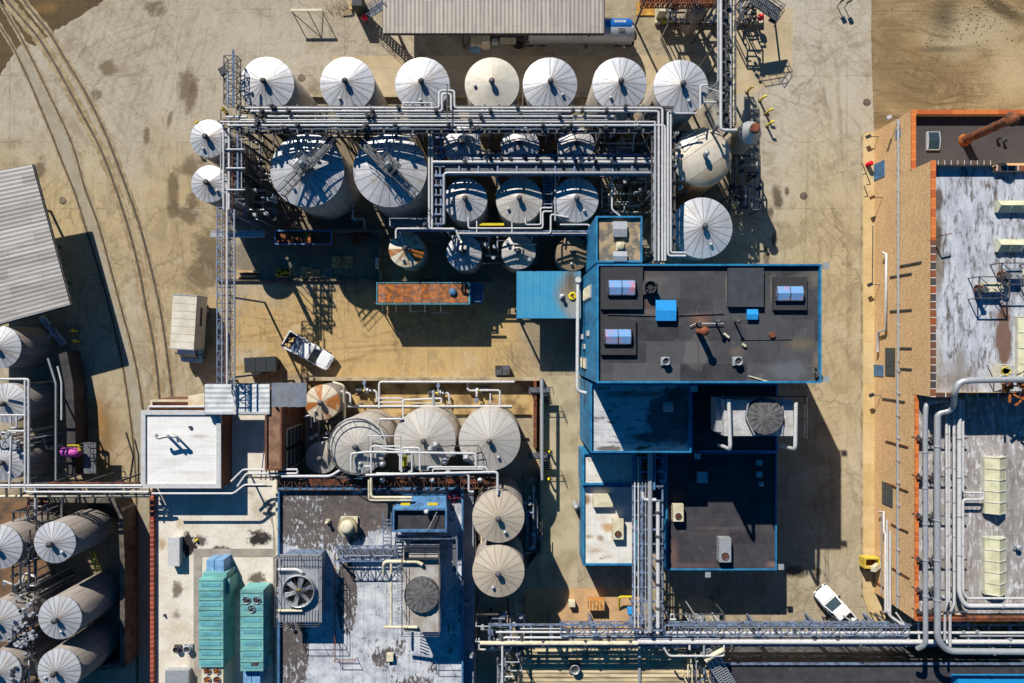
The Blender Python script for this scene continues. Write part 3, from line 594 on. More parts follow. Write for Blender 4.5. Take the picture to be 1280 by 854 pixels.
part("ring", MB().lathe((cc.x, cc.y), [(.42, 4.6), (.42, 4.75), (.2, 4.75), (.2, 4.65)], 20), YELLOW, o); part("bolt_circle", MB().lathe((cc.x, cc.y), [(.1, 4.65), (.1, 4.9)], 10), STEEL, o)
m = MB(); m.pipe([(722.5, 350, 4.7), (722.5, 350, 6.5), (721.5, 489, 6.5), (735, 492, 6.5)], .2); m.lathe(tuple(W(722.5, 350, 6.6))[:2], [(.3, 6.6), (.3, 6.8)], 14)
solo("white_duct", "long white duct running along the west wall of the tallest blue building", "duct", m, WHITE)
# middle blocks
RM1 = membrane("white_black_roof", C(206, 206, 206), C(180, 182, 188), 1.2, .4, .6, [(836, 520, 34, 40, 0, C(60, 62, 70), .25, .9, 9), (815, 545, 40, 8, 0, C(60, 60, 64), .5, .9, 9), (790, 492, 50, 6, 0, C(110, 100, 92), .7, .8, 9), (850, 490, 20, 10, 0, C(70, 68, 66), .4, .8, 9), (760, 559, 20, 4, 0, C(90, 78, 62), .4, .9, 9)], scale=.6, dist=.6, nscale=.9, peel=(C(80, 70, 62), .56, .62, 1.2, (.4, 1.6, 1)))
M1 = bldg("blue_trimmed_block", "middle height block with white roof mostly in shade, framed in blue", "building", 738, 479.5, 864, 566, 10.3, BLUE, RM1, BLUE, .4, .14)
mushroom(836, 509, 9.9, .45, .4, "low round vent on the shaded white roof", GALV, open_=False)
RM2 = membrane("stained_white_roof", C(228, 225, 218), C(206, 198, 184), 2.4, .4, .65, [(735, 628, 8, 8, 0, C(140, 100, 60), .7, .9, 4.5), (738, 674, 6, 4, 0, C(150, 125, 85), .7, .8, 4.5), (752, 676, 6, 5, 0, C(140, 105, 70), .7, .8, 4.5), (745, 692, 16, 4, 0, C(175, 150, 115), .8, .7, 4.5), (762, 662, 12, 8, 0, C(180, 130, 50), .7, .8, 4.5)], scale=.9, peel=(C(150, 130, 105), .60, .68, .9, (.5, 1.4, 1)), dist=.7, nscale=1.2)
bldg("long_white_annex", "lower white annex with blue edges beside the vertical pipe rack, taller half", "building", 728, 565.5, 796, 606.5, 4.4, BLUE, RM2, BLUE, .3, .2)
bldg("white_roof_annex", "lowest white stained annex with blue west edge and two small units", "building", 728.5, 607, 796, 707, 3.8, BLUE, RM2, BLUE, .25, .18)
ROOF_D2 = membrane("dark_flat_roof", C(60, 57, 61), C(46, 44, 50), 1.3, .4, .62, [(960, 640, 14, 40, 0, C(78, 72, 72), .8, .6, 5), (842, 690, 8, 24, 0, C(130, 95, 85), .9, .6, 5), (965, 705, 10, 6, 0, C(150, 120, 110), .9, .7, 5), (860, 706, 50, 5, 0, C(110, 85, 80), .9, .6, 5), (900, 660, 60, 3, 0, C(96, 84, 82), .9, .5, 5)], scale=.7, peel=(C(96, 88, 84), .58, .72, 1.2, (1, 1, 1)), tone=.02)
bldg("low_black_building", "lowest black roofed building with thin blue rim, half in shade", "building", 833, 566, 971, 713, 5.4, BLUE, ROOF_D2, BLUE, .25, .1)
bldg("dark_service_block", "dark sunken roof in shade under the round cooling fan", "building", 864.5, 480, 972, 565, 8.2, BLUE, ROOF_D2, BLUE, .3, .14)
def acbox(px0, py0, px1, py1, z, h, lab, mat=CREAM, fan=True, group="small air conditioning units", fm=None):
    a, c = W(px0, py1, z+h), W(px1, py0, z+h); o = thing("air_conditioner", lab, "air conditioner", ((a.x+c.x)/2, (a.y+c.y)/2, z), group)
    part("casing", MB().wbox(a.x, a.y, z+.06, c.x, c.y, z+h), mat, o); part("feet", MB().wbox(a.x+.1, a.y+.06, z, a.x+.25, c.y-.06, z+.06).wbox(c.x-.25, a.y+.06, z, c.x-.1, c.y-.06, z+.06), STEEL, o)
    g = MB()
    for i in range(6): y = a.y+(c.y-a.y)*(i+.5)/6; g.wbox(a.x-.02, y-.02, z+.2, a.x, y+.02, z+h-.1); g.wbox(c.x, y-.02, z+.2, c.x+.02, y+.02, z+h-.1)
    part("grille", g, STEEL, o)
    if fan:
        r = min(c.x-a.x, c.y-a.y)*.33; fx, fy = (a.x+c.x)/2, a.y+r*1.5
        f = part("fan_ring", MB().lathe((fx, fy), [(r, z+h), (r, z+h+.06), (r*.85, z+h+.06), (r*.85, z+h+.004)], 20), STEEL, o)
        b = MB()
        for i in range(5): an = i*1.257; b.bar((fx, fy, z+h+.03), (fx+r*.8*math.cos(an), fy+r*.8*math.sin(an), z+h+.03), r*.22)
        part("fan_blades", b, fm or RUST, f)
    return o
acbox(899, 673, 914, 703, 5.15, .9, "white unit with a small rusty fan on the sunlit part of the lowest black roof", GALV)
acbox(841.5, 630.5, 854.5, 652, 5.15, .9, "greenish white unit at the lowest black roof's west edge, half in shade", CREAM)
acbox(872, 590, 884.5, 604, 5.15, .6, "pale square unit deep in the shade of the lowest black roof", GALV, False)
acbox(946, 575, 953, 582, 5.15, .5, "upper of two tiny boxes in shade by the east edge of the lowest black roof", GALV, False)
acbox(946, 590, 953, 597, 5.15, .5, "lower of two tiny boxes in shade by the east edge of the lowest black roof", GALV, False)
acbox(741.5, 619, 766, 634, 3.55, .7, "flat grey ribbed unit on the lowest white annex", CREAM, False)
acbox(766, 649, 779.5, 674.5, 3.55, .8, "tall unit with rust stained top on the lowest white annex", CREAM)
mushroom(952.5, 606, 5.15, .22, .4, "small round cap in deep shade on the lowest black roof", GALV, open_=False)
m = MB(); 
for i in range(7): m.lathe(tuple(W(831, 668+i*4, 4.2))[:2], [(.16, 3.9), (.2, 4.2), (.16, 4.5)], 10)
solo("valve_row", "row of small blue valves on the west edge of the lowest black building", "valves", m, BLUED)
c = W(720.5, 635, 2.2); o = thing("wall_tank", "small pale blue canister on the ground by the white annex", "canister", (c.x, c.y, 0))
part("shell", MB().lathe((c.x, c.y), [(.3, 0), (.3, 1.9), (.2, 2.1), (.05, 2.2)], 16), GALV, o); part("valve", MB().lathe((c.x, c.y), [(.06, 2.2), (.06, 2.4)], 8), STEEL, o)
# cooling unit standing over the dark block
FANM = M("dusty_fan_disc", C(105, 105, 105), C(80, 78, 78), 2.5, .8)
def fan_disc(px, py, z, rpx, par, blades=7, bm=None, mesh=True, hub=YELLOW, hoop=GALV, h=.5):
    c = W(px, py, z+h); r = rpx*PXM(z+h)
    s = part("fan_shroud", MB().lathe((c.x, c.y), [(r*1.02, z), (r*.94, z+h*.5), (r, z+h), (r*.95, z+h), (r*.9, z+h*.5), (r*.9, z+.02)], 40), hoop, par)
    b = MB()
    for i in range(blades):
        a = 2*math.pi*i/blades+.3; e = .24
        P = [(.12*r, -.10*r), (.88*r, -.15*r), (.88*r, .15*r), (.12*r, .10*r)]
        vs = []
        for dz in (0, .03):
            for x, y in P: vs.append((c.x+x*math.cos(a)-y*math.sin(a), c.y+x*math.sin(a)+y*math.cos(a), z+h*.6+y*.3+dz))
        b.add(vs, [[0, 1, 2, 3][::-1], [4, 5, 6, 7], [0, 1, 5, 4], [1, 2, 6, 5], [2, 3, 7, 6], [3, 0, 4, 7]])
    part("fan_blades", b, bm or GALV, s); part("fan_hub", MB().lathe((c.x, c.y), [(.14*r, z+h*.4), (.14*r, z+h*.8), (.05*r, z+h*.9)], 16), hub, s)
    part("fan_well", MB().lathe((c.x, c.y), [(r*.88, z+.005), (r*.88, z+.03)], 32), BLACK, s)
    if mesh:
        g = MB(); zz = z+h+.03
        if mesh == 'disc':
            vs = [(c.x, c.y, zz+.22)]; n = 36
            for q in range(n): a = 2*math.pi*q/n; rr = r*.97; vs.append((c.x+rr*math.cos(a), c.y+rr*math.sin(a), zz+(.05 if q % 2 else 0)))
            g.add(vs, [[0, 1+q, 1+(q+1) % n] for q in range(n)]); part("fan_cover", g, FANM, s)
        else:
            for q in range(12): a = math.pi*q/12; g.bar((c.x-r*.97*math.cos(a), c.y-r*.97*math.sin(a), zz), (c.x+r*.97*math.cos(a), c.y+r*.97*math.sin(a), zz), .025)
            part("fan_guard", g, STEEL, s)
def rails(mb, P, h=1.05, step=1.5, t=.05, closed=False):     # handrail along world points
    P = [Vector(p) for p in P]
    if closed: P = P+[P[0]]
    for a, b in zip(P, P[1:]):
        for hh in (h, h*.5): mb.bar(a+Vector((0, 0, hh)), b+Vector((0, 0, hh)), t)
        n = max(1, int((b-a).length/step))
        for i in range(n+1): q = a+(b-a)*(i/n); mb.bar(q, q+Vector((0, 0, h)), t)
    return mb
UNITW = membrane("unit_top_sheet", C(198, 198, 200), C(165, 160, 155), 1.6, .4, .65, [(940, 530, 8, 20, 0, C(150, 120, 95), .9, .6, 13)], scale=1)
a, c = W(905, 545, 13.4), W(1000, 500, 13.4)
ct = thing("cooling_unit", "raised cooling unit with round grey fan disc beside the dark sunken roof", "cooling unit", ((a.x+c.x)/2, (a.y+c.y)/2, 7.9))
part("casing", MB().wbox(a.x, a.y, 9.5, c.x-.6, c.y, 13.4), UNITW, ct)
part("leg", MB().bar((a.x+.2, a.y+.2, 7.9), (a.x+.2, a.y+.2, 9.5), .2), STEEL, ct); part("leg", MB().bar((c.x-1, a.y+.2, 7.9), (c.x-1, a.y+.2, 9.5), .2), STEEL, ct)
part("leg", MB().bar((a.x+.2, c.y-.2, 7.9), (a.x+.2, c.y-.2, 9.5), .2), STEEL, ct); part("leg", MB().bar((c.x-1, c.y-.2, 7.9), (c.x-1, c.y-.2, 9.5), .2), STEEL, ct)
fan_disc(957, 521, 13.42, 23, ct, 8, FANM, 'disc', STEEL, STEEL)
m = MB(); m.bar(W(936, 500, 13.9), W(932, 520, 13.9), .12); m.bar(W(932, 520, 13.9), W(943, 544, 13.9), .12); m.bar(W(978, 498, 13.7), W(978, 545, 13.7), .12); part("brace", m, GALV, ct)
m = rails(MB(), [W(x, y, 13.4) for x, y in ((903, 495), (1003, 495), (1003, 546))], 1.0, 1.6); part("railing", m, STEEL, ct)
m = MB(); m.pipe([(911, 499, 13.9), (913, 562, 13.9), (899, 556, 10.5)], .2); part("pipe", m, WHITE, ct)
m = MB(); m.pipe([(995, 503, 13.9), (994, 562, 13.9), (976, 557, 10.5)], .2); part("pipe", m, WHITE, ct)
part("side_panel", MB().box(895, 497, 904.5, 540, 11, 12.6), GALV, ct)
# ---------------- right hand brick warehouse ----------------
BRK = brickwall("tan_brick_wall", C(226, 190, 142), C(204, 158, 106), 'yz'); BRKX = brickwall("tan_brick_wall_end", C(200, 158, 105), C(175, 128, 82), 'xz')
RW = membrane("weathered_white_roof", C(200, 204, 212), C(172, 176, 186), 0, .4, .6, [(1195, 475, 40, 30, 0, C(128, 116, 102), .9, .85, 9.6), (1172, 320, 9, 70, 0, C(130, 118, 100), .5, .8, 9.6), (1173, 250, 8, 20, 0, C(84, 70, 58), .4, .9, 9.6), (1171, 300, 7, 26, 0, C(84, 70, 58), .4, .9, 9.6), (1255, 420, 12, 50, 0, C(110, 74, 52), .35, .9, 9.6), (1200, 450, 10, 22, 0, C(135, 128, 120), .7, .8, 9.6), (1245, 470, 14, 20, 0, C(190, 182, 160), .6, .8, 9.6), (1170, 450, 12, 60, 0, C(160, 150, 130), .8, .7, 9.6)], scale=.8, stretch=(1.6, .35, 1), dist=.5, nscale=.6, peel=(C(100, 94, 90), .50, .62, 1.1, (1.8, .5, 1)), seamf=0)
RN = membrane("brown_black_roof", C(78, 70, 68), C(66, 58, 56), 0, .4, .65, scale=.3)
RS = membrane("grey_worn_roof", C(164, 159, 156), C(134, 126, 122), 2.4, .42, .6, [(1200, 720, 30, 40, 0, C(120, 100, 88), .9, .6, 7.2), (1160, 640, 12, 120, 0, C(172, 166, 156), .8, .7, 7.2), (1265, 640, 20, 60, 0, C(120, 112, 105), .8, .6, 7.2)], scale=.7, stretch=(1.5, .5, 1), peel=(C(205, 205, 208), .52, .60, 1.4, (1.8, .6, 1)))
CO_O = [C(215, 122, 62), C(192, 100, 50)]; CO_B = [C(120, 80, 60), C(95, 72, 66), C(80, 72, 70), C(140, 85, 55), C(160, 82, 45)]
CPN = coping("orange_tile_coping_across", CO_O, 'xyz', 1.15, C(190, 110, 55)); CPNV = coping("orange_tile_coping_along", CO_O, 'yxz', .9, C(235, 150, 90))
CPM = coping("brown_tile_coping_along", CO_B, 'yxz', .75); CPG = coping("grey_tile_coping", [C(84, 76, 72), C(92, 78, 66), C(100, 84, 74)], 'xyz', .62)
CPS = coping("south_tile_coping", CO_B+CO_O, 'xyz', 1.0); CPO = coping("orange_tile_strip", CO_O, 'yxz', .55, C(235, 150, 90))
XW = W(1165, 300, 10.4).x; XE = 75.0
def yw(py, z): return (427-py)*PXM(z)
yA, yB, yC, yD = yw(138, 7.2), yw(201, 10.4), yw(496, 10.4), yw(776, 7.8)
wh = thing("brick_warehouse", "tan brick warehouse with orange tile copings and weathered pale roofs in three heights", "warehouse", (XW+14, 0, 0))
part("wall", MB().wbox(XW, yB, 0, XE, yA, 6.4), BRK, wh, "lower brick wall at the far end beside the dirt lot"); part("wall", MB().wbox(XW+.003, yC, 0, XE, yB-.003, 9.56), BRK, wh, "tallest brick wall"); part("wall", MB().wbox(XW+.006, yD, 0, XE, yC-.003, 7.1), BRK, wh, "brick wall behind the pale pipes")
t = .38
part("roof", MB().wbox(XW+t, yB, 6.4, XE, yA-t, 6.45), RN, wh, "brown black flat roof with a skylight and the rusty chimney")
part("roof", MB().wbox(XW+t, yC+t, 9.56, XE, yB-t, 9.62), RW, wh, "weathered white roof")
part("roof", MB().wbox(XW+t, yD+t, 7.1, XE, yC, 7.15), RS, wh, "grey worn roof crossed by pale pipes")
def cop(x0, y0, z0, x1, y1, z1, mat, lab=None):
    part("parapet", MB().wbox(x0+.05, y0+.02, z0, x1-.02, y1-.02, z1-.16), BRK, wh); part("coping", MB().wbox(x0, y0, z1-.16, x1, y1, z1), mat, wh, lab)
cop(XW-.05, yA-t, 6.4, XE, yA+.05, 7.2, CPN); cop(XW-.05, yB, 6.4, XW+t, yA-t, 7.2, CPNV)
xs_ = W(1246, 200, 10.4).x
cop(XW+t, yB-t, 9.56, xs_, yB+.03, 10.4, CPG, "dark grey tile coping with pale joints"); cop(xs_, yB-t-.5, 9.56, XE, yB-.4, 10.2, CPS)
cop(XW-.05, yw(300, 10.4), 9.56, XW+t, yB+.03, 10.4, CPNV, "orange coping"); cop(XW-.05, yC-.03, 9.56, XW+t, yw(300, 10.4), 10.4, CPM, "brown mixed tile coping")
cop(XW+t, yC-.03, 9.56, XE, yC+t, 10.4, CPS)
cop(XW-.05, yD, 7.1, XW+.3, yC-.03, 7.8, CPO, "thin orange coping"); cop(XW+.3, yD-.05, 7.1, XE, yD+t, 7.8, RUST, "rusty south coping")
def wwin(y0, z0, y1, z1, lab=None):
    f = part("window", MB().wbox(XW-.06, y0, z0, XW+.02, y1, z1), STEEL, wh, lab); g = MB(); n = 3
    for i in range(n):
        for j in range(3): g.wbox(XW-.08, y0+.06+(y1-y0-.06)*i/n, z0+.06+(z1-z0-.06)*j/3, XW-.06, y0+(y1-y0-.06)*(i+1)/n, z0+(z1-z0-.06)*(j+1)/3)
    part("pane", g, GLASS, f)
def zof(px): return 75-XW*F/(px-640)           # height on the west wall for a photo column
for (x0, x1, y0, y1) in ((1107, 1119, 435, 470), (1103, 1116, 604, 632)):
    z0, z1 = zof(x0), zof(x1); ym = (y0+y1)/2; wwin(yw(y1, (z0+z1)/2), z0, yw(y0, (z0+z1)/2), z1)
dm = MB(); z0, z1 = zof(1093), zof(1101); dm.wbox(XW-.07, yw(226, z0), .1, XW, yw(206, z0), 1.6+.6); part("door", dm, BLUED, wh, "pale blue door in the far end of the wall")
part("door", MB().wbox(XW-.07, yw(470, .5), .1, XW, yw(456, .5), 2.0), BLUED, wh, "small pale blue panel low on the wall")
part("wall_panel", MB().wbox(XW-.05, yw(172, 5), 4.3, XW, yw(160, 5), 5.2), BLUED, wh)
for (yy, z0, z1) in ((330, 5.2, 8.8), (344, 3.3, 7.2), (388, 3.3, 7.2), (435, 5.2, 7.2), (461, 5.2, 7.2), (500, 1.8, 6), (555, 2.5, 6.6), (609, 2.5, 6.6), (660, 3.5, 6.6), (715, 3, 6.8), (733, .6, 3)):
    part("pilaster_bracket", MB().wbox(XW-.1, yw(yy, (z0+z1)/2)-.07, z0, XW, yw(yy, (z0+z1)/2)+.07, z1), RUST if yy > 540 else STEEL, wh)
m = MB()
for y0, y1, z in ((150, 452, 5.1), (452, 760, 5.0)):
    m.tube([(XW-.2, yw(y0, z), z), (XW-.2, yw(y1, z), z)], .13, 8)
for i in range(22): y = yw(155+i*28, 5.1); m.lathe((XW-.2, y), [(.17, 5.02), (.17, 5.2)], 8)
solo("grey_gutter_pipe", "long grey pipe fixed along the tan brick wall for its whole length", "pipe", m, GALV)
def wallpipe(lab, pts, r, mat=WHITE, extra=()):
    m = MB(); m.tube([(XW-.35-d, yw(y, zof(x)), zof(x)) for x, y, d in pts], r, 8)
    for P in extra: m.tube([(XW-.35-d, yw(y, zof(x)), zof(x)) for x, y, d in P], r, 8)
    return solo("wall_pipe", lab, "pipe", m, mat, "pipes clamped to the brick wall")
wallpipe("white pipe on the brick wall, running between two dark brackets above the window", [(1108, 316, 0), (1112, 318, 0), (1111.5, 412, 0), (1102, 415, 0), (1101, 440, 0)], .14)
wallpipe("white pipe pair low on the brick wall, beyond the second window", [(1104, 640, .1), (1110, 640, .1), (1110, 664, .1), (1112, 668, .1), (1112, 765, .1)], .12, extra=[[(1114, 650, .1), (1115, 766, .1)], [(1118, 664, .1), (1118, 768, .1)]])
wallpipe("thin pale pipe beside the white pair, reaching the wall foot", [(1107, 642, .1), (1107, 742, .1)], .05, GALV)
wallpipe("thin dark conduit near the foot of the brick wall with a yellow knob", [(1095, 282, 0), (1094.5, 352, 0)], .05, STEEL)
def bracket_lamp(px, py, lab, headm):
    z = zof(px+6); y = yw(py, z); o = thing("wall_lamp", lab, "wall lamp", (XW-.1, y, z), "lamps on the brick wall")
    part("arm", MB().bar((XW, y, z), (XW-1.0, y, z+.1), .07), STEEL, o); part("head", MB().rbox((XW-1.1, y, z-.05), .5, .35, .2, .4), headm, o)
bracket_lamp(1118, 147, "white headed lamp near the far corner of the brick wall", WHITE); bracket_lamp(1092, 171, "small dark lamp by the pale blue panel of the brick wall", DARK)
bracket_lamp(1094, 356, "dark lamp on the brick wall over the pavement square", DARK); bracket_lamp(1096, 494, "dark lamp on the brick wall beyond the first window", DARK); bracket_lamp(1097, 247, "rusty lamp at the wall foot past the red drum", RUST)
c = W(1089, 204, .9); m = MB().lathe((c.x, c.y), [(.27, .13), (.27, .9), (.2, .92), (.18, 1.0)], 16); solo("red_drum", "small red round drum standing against the tan brick wall", "drum", m, RED)
m = MB()
for q, (x, y) in enumerate(((1078, 204), (1083, 217), (1080, 232))): m.bar(W(x, y, .2), W(x+5, y+13, .2), .06); m.bar(W(x+5, y+13, .14), W(x, y+14, .14), .06)
solo("loose_hose", "thin dark hose zigzagging on the pavement near the red drum", "hose", m, STEEL)
a, c = W(1081, 716, 1.7), W(1103, 698, 1.7); o = thing("yellow_hopper", "yellow steel box with open dark mouth on the pavement by the brick wall", "hopper", ((a.x+c.x)/2, (a.y+c.y)/2, .13))
part("body", MB().ring(1081, 698, 1100, 711, .5, 1.7, .12), M("faded_yellow", C(225, 200, 80), C(190, 160, 60), 1.5), o); part("floor", MB().box(1082.5, 699.5, 1098.5, 709.5, .5, .9), RUST, o); part("skid", MB().box(1083, 699, 1086, 713, .13, .5).box(1095, 699, 1098, 711, .13, .5), STEEL, o)
part("deflector", MB().bar(W(1091, 712, 2.1), W(1100, 705, 1.2), .5), CREAM, o)
# skylights and plant on the warehouse roofs
PGL = M("pale_green_fibreglass", C(212, 210, 178), C(192, 190, 155), 1, .4)
PGD = M("pale_frame_paint", C(210, 210, 195), C(185, 185, 165), 1, .5)
def ridge_light(px0, py0, px1, py1, z, h, lab, group, along='y', n=5, name="ridge_skylight"):
    a, c = W(px0, py1, z+h), W(px1, py0, z+h); o = thing(name, lab, "skylight", ((a.x+c.x)/2, (a.y+c.y)/2, z), group)
    part("curb", MB().wbox(a.x, a.y, z, c.x, c.y, z+h*.45), PGD, o); z1 = z+h*.45+.004; g = MB(); f = MB()
    if along == 'y':
        xm = (a.x+c.x)/2; g.add([(a.x+.04, a.y+.04, z1), (xm, a.y+.04, z+h), (c.x-.04, a.y+.04, z1), (a.x+.04, c.y-.04, z1), (xm, c.y-.04, z+h), (c.x-.04, c.y-.04, z1)], [[0, 1, 4, 3], [1, 2, 5, 4], [0, 2, 1], [3, 4, 5]])
        for i in range(n+1):
            y = a.y+.06+(c.y-a.y-.12)*i/n; f.bar((a.x+.04, y, z1+.03), (xm, y, z+h+.03), .07); f.bar((xm, y, z+h+.03), (c.x-.04, y, z1+.03), .07)
    else:
        ym = (a.y+c.y)/2; g.add([(a.x+.04, a.y+.04, z1), (a.x+.04, ym, z+h), (a.x+.04, c.y-.04, z1), (c.x-.04, a.y+.04, z1), (c.x-.04, ym, z+h), (c.x-.04, c.y-.04, z1)], [[0, 3, 4, 1], [1, 4, 5, 2], [0, 1, 2], [3, 5, 4]])
        for i in range(n+1):
            x = a.x+.06+(c.x-a.x-.12)*i/n; f.bar((x, a.y+.04, z1+.03), (x, ym, z+h+.03), .07); f.bar((x, ym, z+h+.03), (x, c.y-.04, z1+.03), .07)
    part("glazing", g, PGL, o); part("glazing_bar", f, PGD, o)
ridge_light(1236, 572, 1263, 644, 7.15, 1.1, "long pale green ridge skylight on the grey roof, nearer the shade", "pale green ridge skylights")
ridge_light(1236, 674, 1263, 746, 7.15, 1.1, "long pale green ridge skylight on the grey roof, nearest the south edge pipes", "pale green ridge skylights")
ridge_light(1251, 249, 1310, 264, 9.62, .9, "short pale ridge skylight at the end of the chimney shadow", "pale green ridge skylights", 'x', 4)
ridge_light(1251, 298, 1310, 314, 9.62, .9, "short pale ridge skylight beside the framed roof machines", "pale green ridge skylights", 'x', 4)
ridge_light(1277, 395, 1300, 475, 9.62, .9, "yellow green skylight cut by the photo edge beside the rusty roof strip", "pale green ridge skylights", 'y', 4)
skylight(1160, 164, 1176, 187, 6.45, GLASS, "dark glass skylight with white frame on the brown black roof", WHITE, .35, None, n=1)
def leanstack(lab):
    c = W(1267, 148, 13.2); o = thing("rusty_chimney", lab, "chimney", (c.x, c.y, 6.45))
    part("shaft", MB().lathe((c.x, c.y), [(.42, 6.45), (.42, 13.0)], 20), RUST, o); part("rain_cap", MB().lathe((c.x, c.y), [(.72, 13.05), (.5, 13.35), (.05, 13.5)], 24), RUST, o); part("base_flashing", MB().lathe((c.x, c.y), [(.62, 6.46), (.6, 6.6), (.45, 6.8)], 24), RUSTO, o)
    m = MB()
    for i in range(4): m.lathe((c.x, c.y), [(.45, 8+i*1.4), (.45, 8.1+i*1.4)], 20)
    part("band", m, STEEL, o)
leanstack("tall round rusty chimney rising from the brown black roof")
for x, y, l in ((1251, 173, "first of two short bent vents near the photo edge on the brown black roof"), (1259, 176, "second short bent vent, closer to the roof edge, on the brown black roof")):
    c = W(x, y, 7); m = MB(); m.tube([(c.x, c.y, 6.45), (c.x, c.y, 6.9), (c.x-.25, c.y+.2, 7.0)], .12); solo("bent_vent", l, "vent", m, STEEL, "bent vents on the brown black roof")
def roofmachine(px, py, w_, d_, lab, col):
    c = W(px, py, 10.4); o = thing("roof_blower", lab, "blower", (c.x, c.y, 9.62), "framed blowers on the white roof")
    part("casing", MB().rbox((c.x, c.y, 9.9), w_, d_, .7), col, o); part("scroll", MB().tube([(c.x-w_/2-.4, c.y-.1, 10.2), (c.x-w_/2, c.y-.1, 10.2)], .35, 12), RUST, o)
    part("outlet", MB().lathe((c.x-w_/2-.3, c.y-.3), [(.22, 10.2), (.22, 11.2), (.3, 11.3)], 12), STEEL, o)
    f = MB(); q = [(c.x-1.6, c.y+.9), (c.x+1.2, c.y+.9), (c.x+1.2, c.y-1.1), (c.x-1.6, c.y-1.1)]
    for i in range(4):
        a, b = q[i], q[(i+1) % 4]; f.bar((a[0], a[1], 11.2), (b[0], b[1], 11.2), .09); f.bar((a[0], a[1], 9.62), (a[0], a[1], 11.2), .09)
        f.bar((a[0], a[1], 11.2), (c.x, c.y, 10.5), .05)
    part("guard_frame", f, STEEL, o)
    s = MB()
    for i in range(5): s.wbox(c.x+w_/2+.1+i*.2, c.y-.4, 10.2, c.x+w_/2+.2+i*.2, c.y+.4, 10.3)
    part("vane", s, CREAM, o)
roofmachine(1238, 359, 1.6, .9, "framed blower with rusty scroll standing furthest into the white roof", CREAM); roofmachine(1266, 342, 1.5, 1.0, "framed grey blower nearest the photo edge by the pale skylight", GALV)
c = W(1172, 296, 10.5); o = thing("roof_post", "thin brown post with an arm near the tall roof's west edge", "post", (c.x, c.y, 9.62)); part("post", MB().bar((c.x, c.y, 9.62), (c.x, c.y, 11.2), .1), STEEL, o); part("arm", MB().bar((c.x, c.y, 11.2), (c.x+.9, c.y+.2, 11.2), .09), RUST, o)
m = MB(); rr = random.Random(5)
for i in range(26): x, y = rr.uniform(1252, 1300), rr.uniform(474, 506); c = W(x, y, 10.5); m.rbox((c.x, c.y, 9.64+rr.uniform(0, .9)), rr.uniform(.2, .8), rr.uniform(.08, .3), rr.uniform(.05, .4), rr.uniform(0, 3))
solo("rusty_debris", "tangle of rusty plant debris beside the big bent silver pipe", "debris", m, RUSTO)
o = thing("roof_frame", "pale braced steel frame with a yellow wheel beside the bent silver pipe", "frame", W(1262, 465, 9.62)); m = MB(); f = [W(x, y, 10.8) for x, y in ((1244, 456), (1298, 456), (1298, 472), (1244, 472))]
for i in range(4): m.bar(f[i], f[(i+1) % 4], .08); m.bar(f[i], (f[i].x, f[i].y, 9.62), .08)
m.bar(f[0], f[2], .06); m.bar(f[1], f[3], .06); part("bar", m, CREAM, o); c = W(1259, 464, 10.5); part("wheel", MB().lathe((c.x, c.y), [(.45, 10.3), (.45, 10.42), (.35, 10.42), (.35, 10.3)], 20), YELLOW, o)
mushroom(1275, 685, 7.15, .28, .6, "small dark roof vent at the photo edge of the grey roof", GALV, open_=False)
# ---------------- corrugated sheds ----------------
def shed(name, lab, poly, z, along, mat, roof_t=.12, posts=True, pitch=.35, amp=.06, group=None, inset=.03):
    """poly: four pixel corners (read at z), ribs run parallel to poly[0]-poly[1]"""
    P = [W(x, y, z) for x, y in poly]; A, B, Cc, D = P; n = int((D-A).length/pitch)
    ctr = (A+B+Cc+D)/4; o = thing(name, lab, "shed", (ctr.x, ctr.y, 0), group); m = MB(); vs = []; fs = []
    for i in range(n*2+1):
        u = i/(n*2); zz = amp if i % 2 else 0; a = A.lerp(D, u); b = B.lerp(Cc, u)
        vs += [(a.x, a.y, z+zz), (b.x, b.y, z+zz), (b.x, b.y, z-roof_t), (a.x, a.y, z-roof_t)]
    for i in range(n*2):
        for q in range(4): fs.append([i*4+q, i*4+4+q, i*4+4+(q+1) % 4, i*4+(q+1) % 4])
    fs += [[0, 1, 2, 3], [n*8+3, n*8+2, n*8+1, n*8]]
    m.add(vs, fs); part("roof", m, mat, o)
    e = MB()
    for i in range(4): a, b = P[i], P[(i+1) % 4]; dz = Vector((0, 0, -roof_t-.1)); e.bar(a+dz, b+dz, .2)
    part("eave_beam", e, STEEL, o)
    if posts:
        for i in range(4):
            a, b = P[i], P[(i+1) % 4]; k = max(1, int((b-a).length/7))
            for j in range(k):
                q = a.lerp(b, j/k).lerp(ctr, inset); part("post", MB().bar((q.x, q.y, 0), (q.x, q.y, z-roof_t-.1), .22), STEEL, o)
    return o
CORR = ribsheet("grey_corrugated_sheet", C(186, 181, 176), C(150, 143, 136), math.radians(-12), 1.0, 7.0, C(150, 120, 95))
CORR2 = ribsheet("taupe_corrugated_sheet", C(172, 163, 154), C(148, 140, 132), math.pi/2, 1.0, 5.0)
CORR3 = M("white_ribbed_sheet", C(218, 220, 222), C(190, 192, 194), .8, .5, .1)
shed("corrugated_shed", "tilted grey corrugated shed roof cut by the photo's west edge", [(-70, 227), (40, 206), (88, 381), (-70, 424)], 5.2, 'x', CORR, pitch=.45, amp=.035, inset=.45)
shed("truck_shed", "long taupe corrugated canopy sheltering the tanker trailer", [(479, 41.5), (479, -60), (755, -60), (755, 41.5)], 4.7, 'y', CORR2, pitch=.42, amp=.03, inset=.12)
CORR4 = M("beige_ribbed_sheet", C(205, 186, 150), C(150, 132, 105), .9, .7, stretch=(.3, 1.5, 1))
